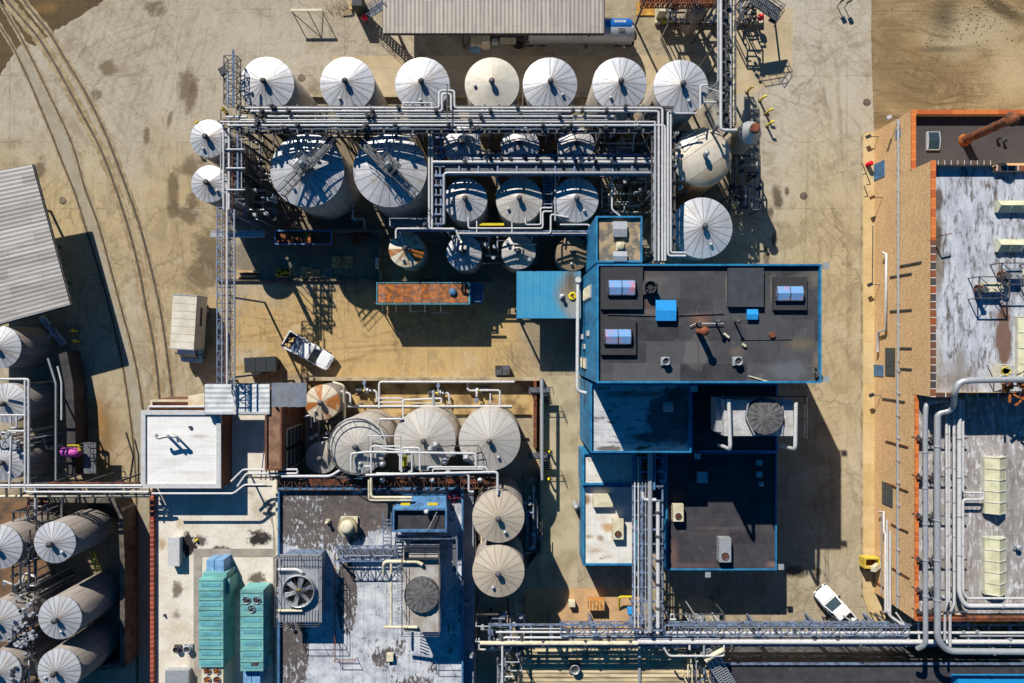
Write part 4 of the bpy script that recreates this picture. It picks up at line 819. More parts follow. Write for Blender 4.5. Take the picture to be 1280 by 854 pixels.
brr = shed("beige_ribbed_roof", "beige ribbed flat roof by the south pipe rack with a round vent on it", [(648, 806), (890, 806), (890, 880), (648, 880)], 3.4, 'x', CORR4, pitch=.42, amp=.07)
m = MB(); m.bar(W(799, 806, 3.6), W(799, 880, 3.6), .25); part("ridge_cap", m, GALV, brr)
mushroom(719, 838, 3.45, .5, .8, "round turbine vent on the beige ribbed roof", STEEL, GALV)
# ---------------- south west building group ----------------
RLB = membrane("tan_stained_white_roof", C(228, 221, 208), C(210, 198, 178), 0, .4, .65, [
    (236, 680, 11, 16, 10, C(42, 36, 38), .2, 1, 3.9), (252, 676, 10, 8, 0, C(62, 56, 52), .5, .9, 3.9), (275, 690, 15, 10, 0, C(60, 52, 48), .4, .95, 3.9), (325, 672, 18, 11, 0, C(48, 42, 40), .35, 1, 3.9), (222, 737, 8, 12, 0, C(110, 98, 86), .45, .9, 3.9), (222, 768, 8, 8, 0, C(130, 120, 108), .8, .8, 3.9), (222, 700, 14, 5, 0, C(120, 105, 92), .7, .7, 3.9),
    (322, 723, 13, 9, 0, C(95, 82, 72), .45, .95, 3.9), (260, 610, 40, 14, 0, C(165, 158, 145), .8, .6, 3.9), (226, 655, 8, 8, 0, C(195, 175, 145), .8, .8, 3.9), (204, 680, 7, 10, 0, C(165, 140, 100), .8, .8, 3.9), (325, 640, 16, 28, 0, C(185, 172, 150), .8, .7, 3.9), (300, 740, 16, 10, 0, C(180, 158, 130), .8, .7, 3.9), (338, 780, 8, 40, 0, C(150, 138, 120), .8, .7, 3.9), (224, 784, 26, 12, 0, C(205, 190, 165), .7, .8, 3.9), (240, 830, 6, 30, 0, C(170, 160, 145), .8, .8, 3.9)], scale=.5, dist=.95, nscale=1.7, seamf=0, peel=(C(170, 155, 132), .60, .72, .8, (1, .6, 1)))
REDC = coping("red_brick_coping", [C(160, 76, 56), C(136, 62, 48)], 'yxz', .5, C(215, 170, 140))
lb = bldg("stained_roof_building", "low building with cream stained roof carrying the two long teal units", "building", 188, 500, 347, 880, 4.5, DBRICK, RLB, CREAM, .45, .2)
q_ = W(188, 613, 4.5); part("brick_coping", MB().wbox(q_.x-.02, W(0, 880, 4.5).y, 4.0, q_.x+.34, q_.y+.02, 4.53), REDC, lb)
WPK = M("grey_walkway_pad", C(168, 160, 148), C(150, 142, 132), .8, .9)
m = MB(); m.box(242, 686, 341, 696, 4.06, 4.09); m.box(242, 696.2, 252, 880, 4.06, 4.09); m.ppoly([(330, 625), (338, 625), (346, 690), (346, 880), (341, 880), (341, 696.2), (341, 660)], 4.06, 4.085)
solo("roof_walkway", "grey walkway strips laid round the teal units on the cream roof", "walkway", m, WPK)
RWH = membrane("white_boarded_roof", C(236, 234, 231), C(216, 212, 207), .95, .45, .7, [(250, 545, 16, 3, 0, C(190, 180, 165), .9, .8, 6.4), (240, 590, 40, 3, 0, C(200, 190, 178), .9, .7, 6.4), (255, 516, 20, 3, 0, C(200, 194, 182), .9, .7, 6.4)], scale=.6, stretch=(.4, 1.6, 1), seamf=.12)
bldg("white_roof_office", "square building with clean white roof and a bent double vent pipe on it", "building", 176, 513, 276, 610.5, 6.8, DBRICK, RWH, WHITE, .18, .45)
o = thing("bent_vent_pipe", "grey double ended bent vent pipe on the clean white roof", "vent pipe", W(210, 545, 6.62))
part("pipe", MB().pipe([(195, 543, 8.0), (197, 548, 8.0), (210, 545, 8.0), (222, 546, 8.0), (223, 552, 7.6)], .17), GALV, o); part("riser", MB().pipe([(210, 545, 6.62), (210, 545, 8.3)], .16), GALV, o); part("riser", MB().pipe([(221, 546, 6.62), (221, 546, 8.0)], .13), GALV, o)
part("pitch_pocket", MB().rbox(tuple(W(238, 534, 6.7)), .3, .25, .12), STEEL, o)
m = MB(); m.box(186.5, 509, 257, 513.5, 4.0, 6.3); solo("orange_gutter_wall", "narrow orange rusty strip behind the clean white roof's north edge", "gutter", m, RUSTO)
m = MB(); m.pipe([(186, 513, 6.6), (186, 508.5, 6.6), (256, 508.5, 6.6)], .14); solo("eaves_pipe", "white pipe along the north edge of the clean white roof", "pipe", m, WHITE)
solo("cream_cabinet", "small cream box with a black hatch between the canopy and the clean white roof", "cabinet", MB().box(235, 495, 257, 507, 0, 4.6), CREAM)
# ribbed canopy and louvred screens
rbc = shed("ribbed_canopy", "white ribbed canopy sheet at the end of the lattice pipe bridge", [(256, 480.5), (337, 480.5), (337, 518), (256, 518)], 7.6, 'x', CORR3, pitch=.48, amp=.035)
m = MB(); m.bar(W(294, 480.5, 7.75), W(294, 518, 7.75), .25); part("ridge_cap", m, WHITE, rbc)
o = thing("louvre_screen", "row of four pale metal screens beside the white ribbed canopy", "screen", W(357, 493, 0))
for i in range(4):
    x = 340+i*10; m = MB(); a = W(x, 509, 8.6); b = W(x, 479, 8.6); d = .8
    m.add([(a.x, a.y, 8.7), (a.x+d, a.y, 7.9), (b.x+d, b.y, 7.9), (b.x, b.y, 8.7), (a.x, a.y, 8.6), (a.x+d, a.y, 7.8), (b.x+d, b.y, 7.8), (b.x, b.y, 8.6)], [[0, 1, 2, 3], [7, 6, 5, 4], [0, 4, 5, 1], [1, 5, 6, 2], [2, 6, 7, 3], [3, 7, 4, 0]])
    part("screen_panel", m, CORR3, o)
part("post", MB().bar(W(342, 505, 0), (W(342, 505, 8).x, W(342, 505, 8).y, 8), .2), STEEL, o)
# brick block with tall windows facing the tanks
bw = bldg("brick_window_block", "narrow brown brick block with two tall dark windows facing the cone tanks", "building", 331, 484, 352, 588, 7.6, DBRICK, M("brown_gravel_roof", C(150, 118, 92), C(118, 88, 68), 1.2), DBRICK, .2, .2)
xe = W(352, 540, 7.6).x
for y0, y1 in ((528, 512+3), ): pass
for ya, yb in ((546, 530), (570, 552)):
    p = part("window", MB().wbox(xe-.01, yw(ya+14, 4), 1.2, xe+.06, yw(yb+3, 4), 6.2), CREAM, bw); g = MB()
    for j in range(4): g.wbox(xe+.06, yw(ya+14, 4)+.12, 1.35+j*1.2, xe+.08, yw(yb+3, 4)-.12, 2.4+j*1.2)
    part("pane", g, GLASS, p)
p = part("window", MB().wbox(xe-.01, yw(515, 4), 1.2, xe+.06, yw(500, 4), 6.2), RUST, bw, "bricked up window bay")
# peeling roof building
RMB = membrane("peeling_dark_roof", C(200, 202, 205), C(182, 186, 194), 0, .4, .6, [(500, 640, 60, 30, 0, C(196, 198, 200), .5, .6, 6)], scale=.5, peel=(C(92, 84, 80), .46, .50, .75, (1.7, .6, 1)), seamf=0)
def peel2():
    t = NT("peeling_grey_roof", .85); n = t.noise(t.mapping(t.geo, scale=(1.6, .7, 1)), 2.4, 8, .75, .1); big = t.noise(t.geo, .12, 3)
    lst = [(398, 648, 78, 46, 0, (1, 1, 1, 1), .15, 1, 6), (475, 638, 44, 30, 0, (1, 1, 1, 1), .2, 1, 6), (446, 770, 10, 14, 0, (1, 1, 1, 1), .3, 0, 6), (365, 815, 24, 60, 0, (1, 1, 1, 1), .25, 1, 6), (434, 745, 14, 50, 0, (1, 1, 1, 1), .1, 1, 6), (475, 820, 20, 26, 0, (1, 1, 1, 1), .7, .9, 6), (500, 812, 14, 18, 0, (1, 1, 1, 1), .7, .9, 6), (520, 850, 30, 10, 0, (1, 1, 1, 1), .7, .7, 6), (565, 640, 14, 18, 0, (1, 1, 1, 1), .5, .5, 6)]
    mask = t.blobs((0, 0, 0, 1), lst, .25, .6); sp = t.n.new("ShaderNodeSeparateColor"); t.L(mask, sp.inputs[0])
    thr = t.ramp(t.math('ADD', t.math('MULTIPLY', sp.outputs[0], .21), n), .60, .64)
    thr = t.ramp(t.math('ADD', t.math('ADD', t.math('MULTIPLY', sp.outputs[0], .2), n), t.math('MULTIPLY', t.math('SUBTRACT', t.noise(t.mapping(t.geo, scale=(1, .6, 1)), .45, 4, .6), .5), .5)), .60, .63)
    base = t.mix(t.ramp(t.noise(t.geo, .8, 6), .4, .65), C(208, 210, 214), C(160, 164, 174))
    dark = t.mix(t.ramp(t.noise(t.geo, 1.2, 6), .4, .65), C(84, 78, 76), C(108, 100, 96))
    col = t.mix(thr, base, dark); bc, bf = t.brick(t.geo, 1, 1.15, 12, .03, 0); col = t.mix(t.math('MULTIPLY', bf, .35), col, C(90, 86, 84))
    f = t.noise(t.geo, 7, 5, .7); col = t.mix(.2, col, t.mix(t.ramp(f, .3, .7), (0, 0, 0, 1), (1, 1, 1, 1)), 'OVERLAY'); return t.out(col, f, .01)
bldg("peeling_roof_building", "building with peeling dark and pale roof carrying the two big fan towers", "building", 347, 611, 579, 880, 6.6, BLUED, peel2(), BLUED, .4, .18)
m = MB(); m.box(579.5, 616, 592, 880, 0, 5.2); solo("grey_ledge_annex", "narrow grey ledge along the blue east edge of the peeling roof", "annex", m, M("grey_ledge", C(140, 150, 165), C(120, 126, 138), .8, .8))
def fan_tower(x0, y0, x1, y1, z, z0, fx, fy, fr, lab, kind):
    a, c = W(x0, y1, z), W(x1, y0, z); o = thing("fan_tower", lab, "cooling tower", ((a.x+c.x)/2, (a.y+c.y)/2, z0), "big fan towers on the peeling roof")
    part("casing", MB().wbox(a.x+.3, a.y+.3, z0, c.x-.3, c.y-.3, z-.06), STEELB, o)
    if kind == 0:
        part("top_plate", MB().wbox(a.x, a.y, z-.06, c.x, c.y, z), GALV, o)
        for q in (0, 1):
            g = MB(); y0_ = c.y-1.3 if q == 0 else a.y+.1
            for i in range(14): g.wbox(a.x+.2+i*(c.x-a.x-.4)/14, y0_, z, a.x+.32+i*(c.x-a.x-.4)/14, y0_+1.15, z+.08)
            part("basin_grille", g, GALV, o)
        part("header_pipe", MB().pipe([(346, 712, z+.3), (372, 712, z+.3), (378, 716, z+.3)], .17), WHITE, o); part("header_pipe", MB().pipe([(346, 763.5, z+.3), (378, 763.5, z+.3)], .14), CREAM, o)
        fan_disc(fx, fy, z+.01, fr, o, 6, GALV, True, YELLOW, GALV, .55)
    else:
        part("top_plate", MB().wbox(a.x, a.y, z-.06, c.x, c.y, z), M("dusty_tower_top", C(184, 180, 174), C(160, 150, 140), 1.2, .7), o)
        fan_disc(fx, fy, z+.01, fr, o, 8, FANM, 'disc', STEEL, STEEL, .4)
        part("header_pipe", MB().pipe([(480, 718, z-.5), (480, 702, z+.3), (522, 702, z+.3), (528, 706, z+.3)], .2), CREAM, o); part("header_pipe", MB().pipe([(480, 784, z-.3), (522, 784, z+.3)], .16), CREAM, o)
        part("side_pipe", MB().pipe([(489, 702, z-1.2), (489, 784, z-1.2)], .14), CREAM, o)
        l = MB()
        for i in range(22): l.bar(W(497, 700+i*4, z-1), W(503, 698+i*4, z-.4), .07)
        part("side_louver", l, GALV, o)
        part("open_bay", MB().ring(505, 684, 549, 700, z-.1, z+.5, .1), DARK, o)
    m = rails(MB(), [(a.x, a.y, z), (c.x, a.y, z), (c.x, c.y, z), (a.x, c.y, z)], 1.0, 1.7, .045, True); part("railing", m, STEEL, o)
fan_tower(348, 693, 402, 778, 8.8, 6.2, 372.3, 740, 20.5, "open bladed fan tower with yellow hub beside the teal units", 0)
fan_tower(504, 685, 550, 790, 10.2, 6.2, 527, 744.5, 22, "fan tower with grey covered disc near the blue east edge", 1)
# blue penthouse
o = thing("blue_parapet_penthouse", "small blue box with dark recessed roof near the peeling roof's north east corner", "penthouse", W(525, 648, 6.2))
part("wall", MB().box(491, 636.5, 558, 665, 6.2, 8.6), BLUED, o); part("parapet", MB().ring(490.7, 636, 558.5, 665.3, 8.6, 9.2, .16), BLUED, o); part("roof", MB().box(493, 638, 556, 663, 8.6, 8.7), ROOF_D2, o)
a, c = W(491, 636, 9.1), W(558, 636, 9.1); m = MB(); m.add([(a.x, a.y, 9.1), (c.x, a.y, 9.1), (c.x-.2, a.y+.8, 7.4), (a.x+.6, a.y+.8, 7.4), (a.x, a.y, 6.2), (c.x, a.y, 6.2), (c.x-.2, a.y+.8, 6.2), (a.x+.6, a.y+.8, 6.2)], [[0, 1, 2, 3], [2, 1, 5, 6], [0, 3, 7, 4], [3, 2, 6, 7], [1, 0, 4, 5]]); part("sloped_hood", m, BLUED, o)
part("grille", MB().rbox(tuple(W(507, 631, 8.5)), .9, .4, .15).rbox(tuple(W(541, 631, 8.5)), 1.0, .4, .15), YELLOW, o); part("flood_head", MB().lathe(tuple(W(533, 640, 9.4))[:2], [(.2, 9.1), (.25, 9.4), (.1, 9.55)], 12), WHITE, o)
part("stay", MB().bar(W(546, 640, 9.1), W(534, 664, 9.3), .06), GALV, o)
# round tan vent, hoses
c = W(433, 660, 7.6); o = thing("tan_round_vent", "round tan domed vent on the peeling roof", "vent", (c.x, c.y, 6.2)); part("base", MB().rbox((c.x, c.y, 6.2), 1.7, 1.6, .3), CREAM, o); part("drum", MB().lathe((c.x, c.y), [(.75, 6.5), (.75, 7.0), (.95, 7.05), (.95, 7.3)], 24), CONC, o); part("cap", MB().lathe((c.x, c.y), [(.7, 7.3), (.68, 7.55), (.35, 7.7), (.1, 7.72)], 24), CREAM, o)
mushroom(408, 654, 6.2, .18, .8, "small slanting pipe vent next to the round tan vent", CREAM, open_=False)
c = W(567.5, 621, 6.5); m = MB()
for i in range(4): r = .25+.12*i; m.tube([(c.x+r*math.cos(q*.524), c.y+r*math.sin(q*.524), 6.24+.05*(i % 2)) for q in range(13)], .045, 6)
solo("hose_coil", "coiled red hose lying in the blue roof corner", "hose", m, M("faded_red_hose", C(190, 70, 80), C(160, 50, 60), 2))
acbox(483, 818, 491.5, 827, 6.2, .5, "small tan box with a bent pipe on the peeling roof south of the fan towers", CREAM, False)
mushroom(577, 731, 6.6, .17, .8, "small white knob vent on the blue edge beside the covered fan", WHITE, open_=False)
mushroom(589, 822, 5.2, .18, 1.0, "slim pale vent on the grey ledge", GALV, open_=False)
m = MB()
for i in range(3): m.tube([W(583+1.5*math.cos(t*.7)*(3+i), 750+1.5*math.sin(t*.7)*(3+i), 5.3+.1*i) for t in range(8)], .05, 6)
solo("loop_pipe", "looped thin pipe on the grey ledge beside the covered fan", "pipe", m, GALV)
# walkway truss on the peeling roof
def truss(mb, p, q, wid, ht, n, t=.09, deck=None):
    p, q = Vector(p), Vector(q); d = (q-p).normalized(); s = Vector((-d.y, d.x, 0))*wid/2; up = Vector((0, 0, ht))
    for sg in (-1, 1):
        for u in (Vector(), up): mb.bar(p+s*sg+u, q+s*sg+u, t*1.5)
    for i in range(n+1):
        a = p+(q-p)*(i/n)
        mb.bar(a-s, a+s, t); mb.bar(a-s+up, a+s+up, t); mb.bar(a-s, a-s+up, t); mb.bar(a+s, a+s+up, t)
        if i < n:
            b = p+(q-p)*((i+1)/n); f = 1 if i % 2 else -1
            mb.bar(a-s*f+up, b+s*f+up, t*.8); mb.bar(a-s*f, b+s*f, t*.8)
            for sg in (-1, 1): mb.bar(a+s*sg+(up if i % 2 else Vector()), b+s*sg+(Vector() if i % 2 else up), t*.8)
    return mb
o = thing("roof_catwalk", "blue grey braced catwalk bridging from the open fan tower across the peeling roof", "catwalk", W(460, 690, 6.2))
m = truss(MB(), W(422, 690, 7.4), W(497, 690, 7.4), 1.2, 1.0, 8, .06); part("truss", m, STEELB, o); part("deck", MB().box(422, 686, 497, 694, 7.42, 7.46), GRATE, o)
for x in (424, 460, 495): part("leg", MB().bar(W(x, 690, 6.2), W(x, 690, 7.4), .12), STEELB, o)
o = thing("roof_ladder", "short ladder stair joining the catwalk beside the blue penthouse", "ladder", W(484, 668, 6.2)); m = MB()
for s in (479, 489): m.bar(W(s, 640, 8), W(s, 686, 7.5), .08)
part("rail", m, STEELB, o); m = MB()
for i in range(8): m.bar(W(479, 650+i*4.4, 7.8), W(489, 650+i*4.4, 7.8), .09)
part("tread", m, STEELB, o)
o = thing("fan_gallery", "blue railed gallery round the north east side of the covered fan tower", "gallery", W(540, 690, 6.2))
part("deck", MB().box(495, 670, 572, 676, 7.9, 7.96), GRATE, o); part("deck", MB().box(566, 676.3, 572, 715, 7.9, 7.96), GRATE, o)
part("railing", rails(MB(), [W(x, y, 7.96) for x, y in ((495, 670), (572, 670), (572, 715))], 1.0, 1.5), STEELB, o)
for x, y in ((498, 673), (569, 673), (569, 712)): part("leg", MB().bar(W(x, y, 6.2), W(x, y, 7.9), .12), STEELB, o)
o = thing("railed_platform", "thin railed platform by the open fan tower's shadow", "platform", W(430, 740, 6.2)); part("railing", rails(MB(), [W(x, y, 6.22) for x, y in ((421, 690), (421, 822), (446, 822))], 1.0, 1.6, .05), RUST, o)
part("post", MB().bar(W(421, 698, 6.2), W(421, 698, 8.3), .2), CREAM, o)
# teal rooftop units
def teal_unit(x0, y0, x1, y1, h, lab, ribs, fans, tail, head):
    z = 4.05; a, c = W(x0, y1, z+h), W(x1, y0, z+h); o = thing("teal_air_handler", lab, "air handling unit", ((a.x+c.x)/2, (a.y+c.y)/2, z), "teal rooftop units")
    part("casing", MB().wbox(a.x, a.y, z+.15, c.x, c.y, z+h), TEAL, o); part("skid", MB().wbox(a.x+.1, a.y+.1, z, c.x-.1, c.y-.1, z+.15), STEEL, o)
    for i in range(ribs):
        y = a.y+(c.y-a.y)*(i+.5)/ribs; part("louvre_panel", MB().wbox(a.x+.25, y-.25, z+h, c.x-.25, y+.1, z+h+.05), M("teal_slat", C(100, 172, 182), C(92, 150, 160), 1) if i == 0 and "teal_slat" not in bpy.data.materials else bpy.data.materials["teal_slat"], o)
        part("roof_seam", MB().wbox(a.x-.03, y+.34, z+h, c.x+.03, y+.42, z+h+.07), TEAL, o)
    for (fx, fy, fr) in fans:
        p = W(fx, fy, z+h+.1); r = fr*PXM(z+h); s = part("fan_ring", MB().lathe((p.x, p.y), [(r, z+h), (r, z+h+.14), (r*.9, z+h+.14), (r*.86, z+h+.006)], 20), GALV, o)
        b = MB()
        for i in range(4): an = i*1.571+.4; b.bar((p.x, p.y, z+h+.08), (p.x+r*.8*math.cos(an), p.y+r*.8*math.sin(an), z+h+.08), r*.28)
        part("fan_blades", b, RUSTO if len(fans) > 3 else STEEL, s); part("fan_well", MB().lathe((p.x, p.y), [(r*.85, z+h+.005), (r*.85, z+h+.02)], 20), BLACK, s)
    for (q, hh, mt) in tail: part("end_box", MB().box(*q, z, z+hh), mt, o)
    return o
PBL = M("pale_blue_panel", C(130, 175, 215), C(110, 150, 190), 1.5, .5)
teal_unit(248.5, 724, 279, 834, 2.9, "longer teal unit, nearer the brick edge, with four rusty fans at its end", 9, [], [((258, 700, 267.5, 716, ), 1.6, PBL), ((268.5, 700, 279.5, 716), 1.9, PBL), ((253, 716.5, 283, 723.6), 2.3, TEAL), ((280.5, 724, 287, 742), 2.2, TEAL)], 0)
z = 4.05; a, c = W(252, 900, z+2.6), W(279, 834.3, z+2.6)
o = thing("four_fan_condenser", "cream condenser with four round rusty fans at the end of the longer teal unit", "condenser", ((a.x+c.x)/2, (a.y+c.y)/2, z)); part("casing", MB().wbox(a.x, a.y, z, c.x, c.y, z+2.6), CREAM, o)
for fx, fy in ((259, 839), (271, 839), (259, 850), (271, 850)):
    p = W(fx, fy, z+2.7); r = .38; s = part("fan_ring", MB().lathe((p.x, p.y), [(r, z+2.6), (r, z+2.72), (r*.88, z+2.72), (r*.85, z+2.606)], 20), GALV, o); b = MB()
    for i in range(4): b.bar((p.x, p.y, z+2.67), (p.x+.32*math.cos(i*1.57+.3), p.y+.32*math.sin(i*1.57+.3), z+2.67), .13)
    part("fan_blades", b, RUSTO, s); part("fan_well", MB().lathe((p.x, p.y), [(r*.84, z+2.605), (r*.84, z+2.62)], 20), BLACK, s)
teal_unit(300.5, 738, 329, 839, 2.4, "shorter teal unit with three round fans in a triangle at its end", 7, [(308, 750, 5), (321, 750, 5), (314.3, 761, 5)], [((304, 840, 314, 856), 1.7, PBL), ((315, 840, 325, 856), 1.7, PBL), ((329.5, 822, 335, 833), 1.6, TEAL)], 0)
part("access_plate", MB().box(314, 827, 323, 833, 4.05+2.4, 4.05+2.46), STEEL, o if False else bpy.data.objects["teal_air_handler.001"])
solo("white_roof_box", "long plain white box lying on the cream stained roof", "roof box", MB().box(210.5, 673, 223.5, 707, 4.05, 4.9).box(209.8, 672.2, 224.2, 707.8, 4.9, 5.0), WHITE)
solo("grey_roof_box", "flat grey box at the photo's south edge on the cream stained roof", "roof box", MB().box(207, 839, 235, 870, 4.05, 4.9).box(206.4, 838.4, 235.6, 870, 4.9, 4.98), GALV)
mushroom(219.5, 813, 4.05, .32, .6, "first of two round vents on the cream roof, nearer the brick edge", STEEL); mushroom(233, 813, 4.05, .38, .7, "second of two round vents on the cream roof, nearer the teal unit", GALV)
mushroom(204.5, 770, 4.05, .1, .3, "tiny dark pin vent on the cream roof", STEEL, open_=False)
solo("yellow_roof_cap", "tiny yellow cap inside the black stain on the cream roof", "cap", MB().lathe(tuple(W(245, 676, 4.3))[:2], [(.15, 4.05), (.13, 4.35), (.03, 4.4)], 12), YELLOW)  # small yellow cap standing on the stained roof
m = MB(); m.pipe([(200, 625, 4.8), (205, 634, 4.8), (209, 643, 4.5), (209, 643, 4.06)], .13); solo("bent_roof_pipe", "bent grey pipe crossing the brick edge south of the clean white roof", "pipe", m, GALV)
m = MB(); m.bar(W(326, 598, 7), W(334, 568, 7), .1); m.bar(W(343, 598, 7), W(334, 568, 7), .1)
o = thing("a_frame_ladder", "blue grey A shaped ladder standing over the pipes by the brick block", "ladder", W(334, 582, 4)); m = MB()
for s, e in ((326, 330), (332, 336), (338, 335), (346, 341)): m.bar(W(s, 600, 6.5), W(e, 564, 7.2), .09)
part("rail", m, STEELB, o); m = MB()
for i in range(7): m.bar(W(338-i*.2, 596-i*4.5, 6.6+i*.08), W(346-i*.6, 596-i*4.5, 6.6+i*.08), .1)
part("tread", m, STEELB, o)
# blue roof corner and a dark block added as painted shade at the south edge
bldg("painted_shade_roof", "added dark roof painted as shade along the photo's south edge", "building", 890, 829, 1330, 900, 4.5, STEEL, ROOF_D2, STEELB, .3, .2)
m = MB(); m.box(1198, 850, 1330, 900, 4.2, 5.4); m.box(1192, 846.5, 1240, 848.5, 4.6, 4.9); solo("bright_blue_roof", "bright blue sheet roof corner at the photo's south east corner", "roof", m, plain("bright_blue_sheet", C(30, 150, 215), .4))
# ---------------- tanks ----------------
T_RUST2 = tankmat("cream_tank_roof", C(222, 208, 182), C(190, 170, 140), n=12, rust=.60)
def tank(px, py, rpx, z, lab, group, rm=None, sm=None, n=20, slope=.25, vent=True, stairs=False, nm="storage_tank"):
    e = W(px, py, z); r = rpx*PXM(z); o = thing(nm, lab, "tank", (e.x, e.y, 0), group); rm = rm or T_WHITE; sm = sm or S_GREY
    part("shell", MB().lathe((e.x, e.y), [(r*.985, 0), (r*.985, z-.05), (r*.95, z-.05)], 56, True, False), sm, o)
    m = MB(); rise = r*slope; vs = [(e.x, e.y, z+rise)]; k = n*2
    rr = random.Random(int(px*7+py)); 
    for i in range(k): a = 2*math.pi*i/k-math.pi; q = r/math.cos(math.pi/k); vs.append((e.x+q*math.cos(a), e.y+q*math.sin(a), z+rr.uniform(-.012, .012)*(i % 2)))
    for i in range(k): a = 2*math.pi*i/k-math.pi; q = r/math.cos(math.pi/k); vs.append((e.x+q*math.cos(a), e.y+q*math.sin(a), z-.12))
    m.add(vs, [[0, 1+i, 1+(i+1) % k] for i in range(k)]+[[1+i, 1+k+i, 1+k+(i+1) % k, 1+(i+1) % k] for i in range(k)])
    part("cone_roof", m, rm, o)
    if vent:
        v = MB().lathe((e.x, e.y), [(.2, z+rise-.08), (.2, z+rise+.3), (.3, z+rise+.34), (.28, z+rise+.44), (.05, z+rise+.5)], 14)
        part("vent", v, STEEL, o)
        a = rr.uniform(3.2, 5.6); h = MB().lathe((e.x+r*.62*math.cos(a), e.y+r*.62*math.sin(a)), [(.16, z+rise*.38-.1), (.16, z+rise*.38+.2), (.05, z+rise*.38+.24)], 12); part("hatch", h, GALV, o)
    TANKS.append((e.x, e.y, r)); return o
TANKS = []
G1 = "white cone roofed tanks in the long row"
for i, (x, y, l) in enumerate(((333.5, 105.5, "white cone tank at the outer end of the long row, nearest the blue mast"), (434, 105.5, "white cone tank, second in the long row, beside the round brown cover"), (528, 106, "white cone tank in the long row with the square pipe loop over its rim"))): tank(x, y, 34, 9, l, G1)
tank(615, 106, 34, 9, "cream flat plated tank without seams in the long row", G1, T_PLATE)
tank(687.5, 106, 34, 9, "white cone tank right beside the cream plated one, away from the mast", G1); tank(774.5, 106, 34, 9, "white cone tank in the long row, last but one before the tall pipe rack", G1, T_WHITE)
tank(851, 109, 34, 9, "white cone tank in the long row with a dark stripe, touching the tall pipe rack", G1, T_WHITE)
tank(261, 173.5, 23.5, 7.4, "small white cone tank beside the yellow bollards, further from the yard", "pair of small white tanks by the lattice tower"); tank(262, 230, 23, 7.4, "small white cone tank beside the lattice tower, nearer the yard", "pair of small white tanks by the lattice tower")
big1 = tank(384, 213, 46, 7.9, "big white tank with a railed walkway rising towards the pipes from lower edge", "two biggest tanks under walkways"); big2 = tank(487.5, 213, 46, 7.9, "big white tank with a walkway slanting down to the blue portal frame", "two biggest tanks under walkways")
G2 = "small tanks between the pipe racks"
for x, y, r, l, m_ in ((578, 181, 23, "small striped shadow tank in the back line, nearest the two biggest tanks", None), (650, 182, 24, "small striped shadow tank in the middle of the back line", None), (720, 182, 23, "small striped shadow tank at the far end of the back line by the slanted steel", None),
        (582, 250, 27, "middle line cone tank nearest the blue portal frame", None), (649, 250, 29, "middle line cone tank in the centre with the pale cap", T_GREY), (720, 250, 28, "middle line cone tank with half its roof in deep shade", T_WHITE)): tank(x, y, r, 7.3 if y < 200 else 6.8, l, G2, m_)
tank(508, 312, 22, 4.6, "small cone tank with rust orange stripes on white", G2, T_RUST, n=14); tank(580, 316, 22, 4.6, "small front tank crossed by dark diagonal shadows, next to the rust striped tank", G2); tank(648, 315, 21.5, 4.6, "small dull grey front tank with pipes tangled over its rim", G2, T_GREY); tank(716, 317, 21.5, 4.6, "small dull brown front tank beside the blue canopy", G2, T_DULL)
tank(877.5, 285, 38, 7.5, "white cone tank against the tallest blue building, half seamed", "two large tanks by the road")
def dome(px, py, rpx, z, lab):
    e = W(px, py, z); r = rpx*PXM(z); o = thing("domed_tank", lab, "tank", (e.x, e.y, 0), "two large tanks by the road")
    part("shell", MB().lathe((e.x, e.y), [(r, 0), (r, z)], 56, True, False), S_TAN, o)
    part("dome_roof", MB().lathe((e.x, e.y), [(r, z), (r*.95, z+.2), (r*.75, z+.5), (r*.5, z+.75), (r*.25, z+.88), (.02, z+.92)], 56, True, False), T_TAN, o)
    part("vent", MB().lathe((e.x, e.y), [(.2, z+.8), (.2, z+1.4), (.3, z+1.45), (.28, z+1.7), (.1, z+1.8)], 14), GALV, o)
    s = rails(MB(), [(e.x-r*.8, e.y+r*.45, z+.6), (e.x-r*.3, e.y+r*.8, z+.6), (e.x-.1, e.y+r*.9, z+.5)], .8, 1.4); part("railing", s, STEEL, o); TANKS.append((e.x, e.y, r))
dome(877.5, 197, 37, 7.0, "tan domed tank with three broad roof bands by the road")
# small silo at the road
e = W(942, 162, 8.2); o = thing("small_silo", "dented silver silo with a cone top and rusty collar at the road edge", "silo", (e.x, e.y, 0)); r = 1.15
part("shell", MB().lathe((e.x, e.y), [(r, 1.2), (r, 7.2)], 32, True, False), S_GREY, o); part("cone_top", MB().lathe((e.x, e.y), [(r, 7.2), (.45, 8.2), (.45, 8.5)], 24, False), GALV, o)
part("collar", MB().lathe((e.x, e.y), [(.5, 8.5), (.5, 8.7), (.3, 8.7)], 20), RUST, o); part("leg", MB().bar((e.x-.8, e.y-.8, 0), (e.x-.8, e.y-.8, 1.3), .15), STEEL, o); part("leg", MB().bar((e.x+.8, e.y-.8, 0), (e.x+.8, e.y-.8, 1.3), .15), STEEL, o); part("leg", MB().bar((e.x-.8, e.y+.8, 0), (e.x-.8, e.y+.8, 1.3), .15), STEEL, o); part("leg", MB().bar((e.x+.8, e.y+.8, 0), (e.x+.8, e.y+.8, 1.3), .15), STEEL, o)
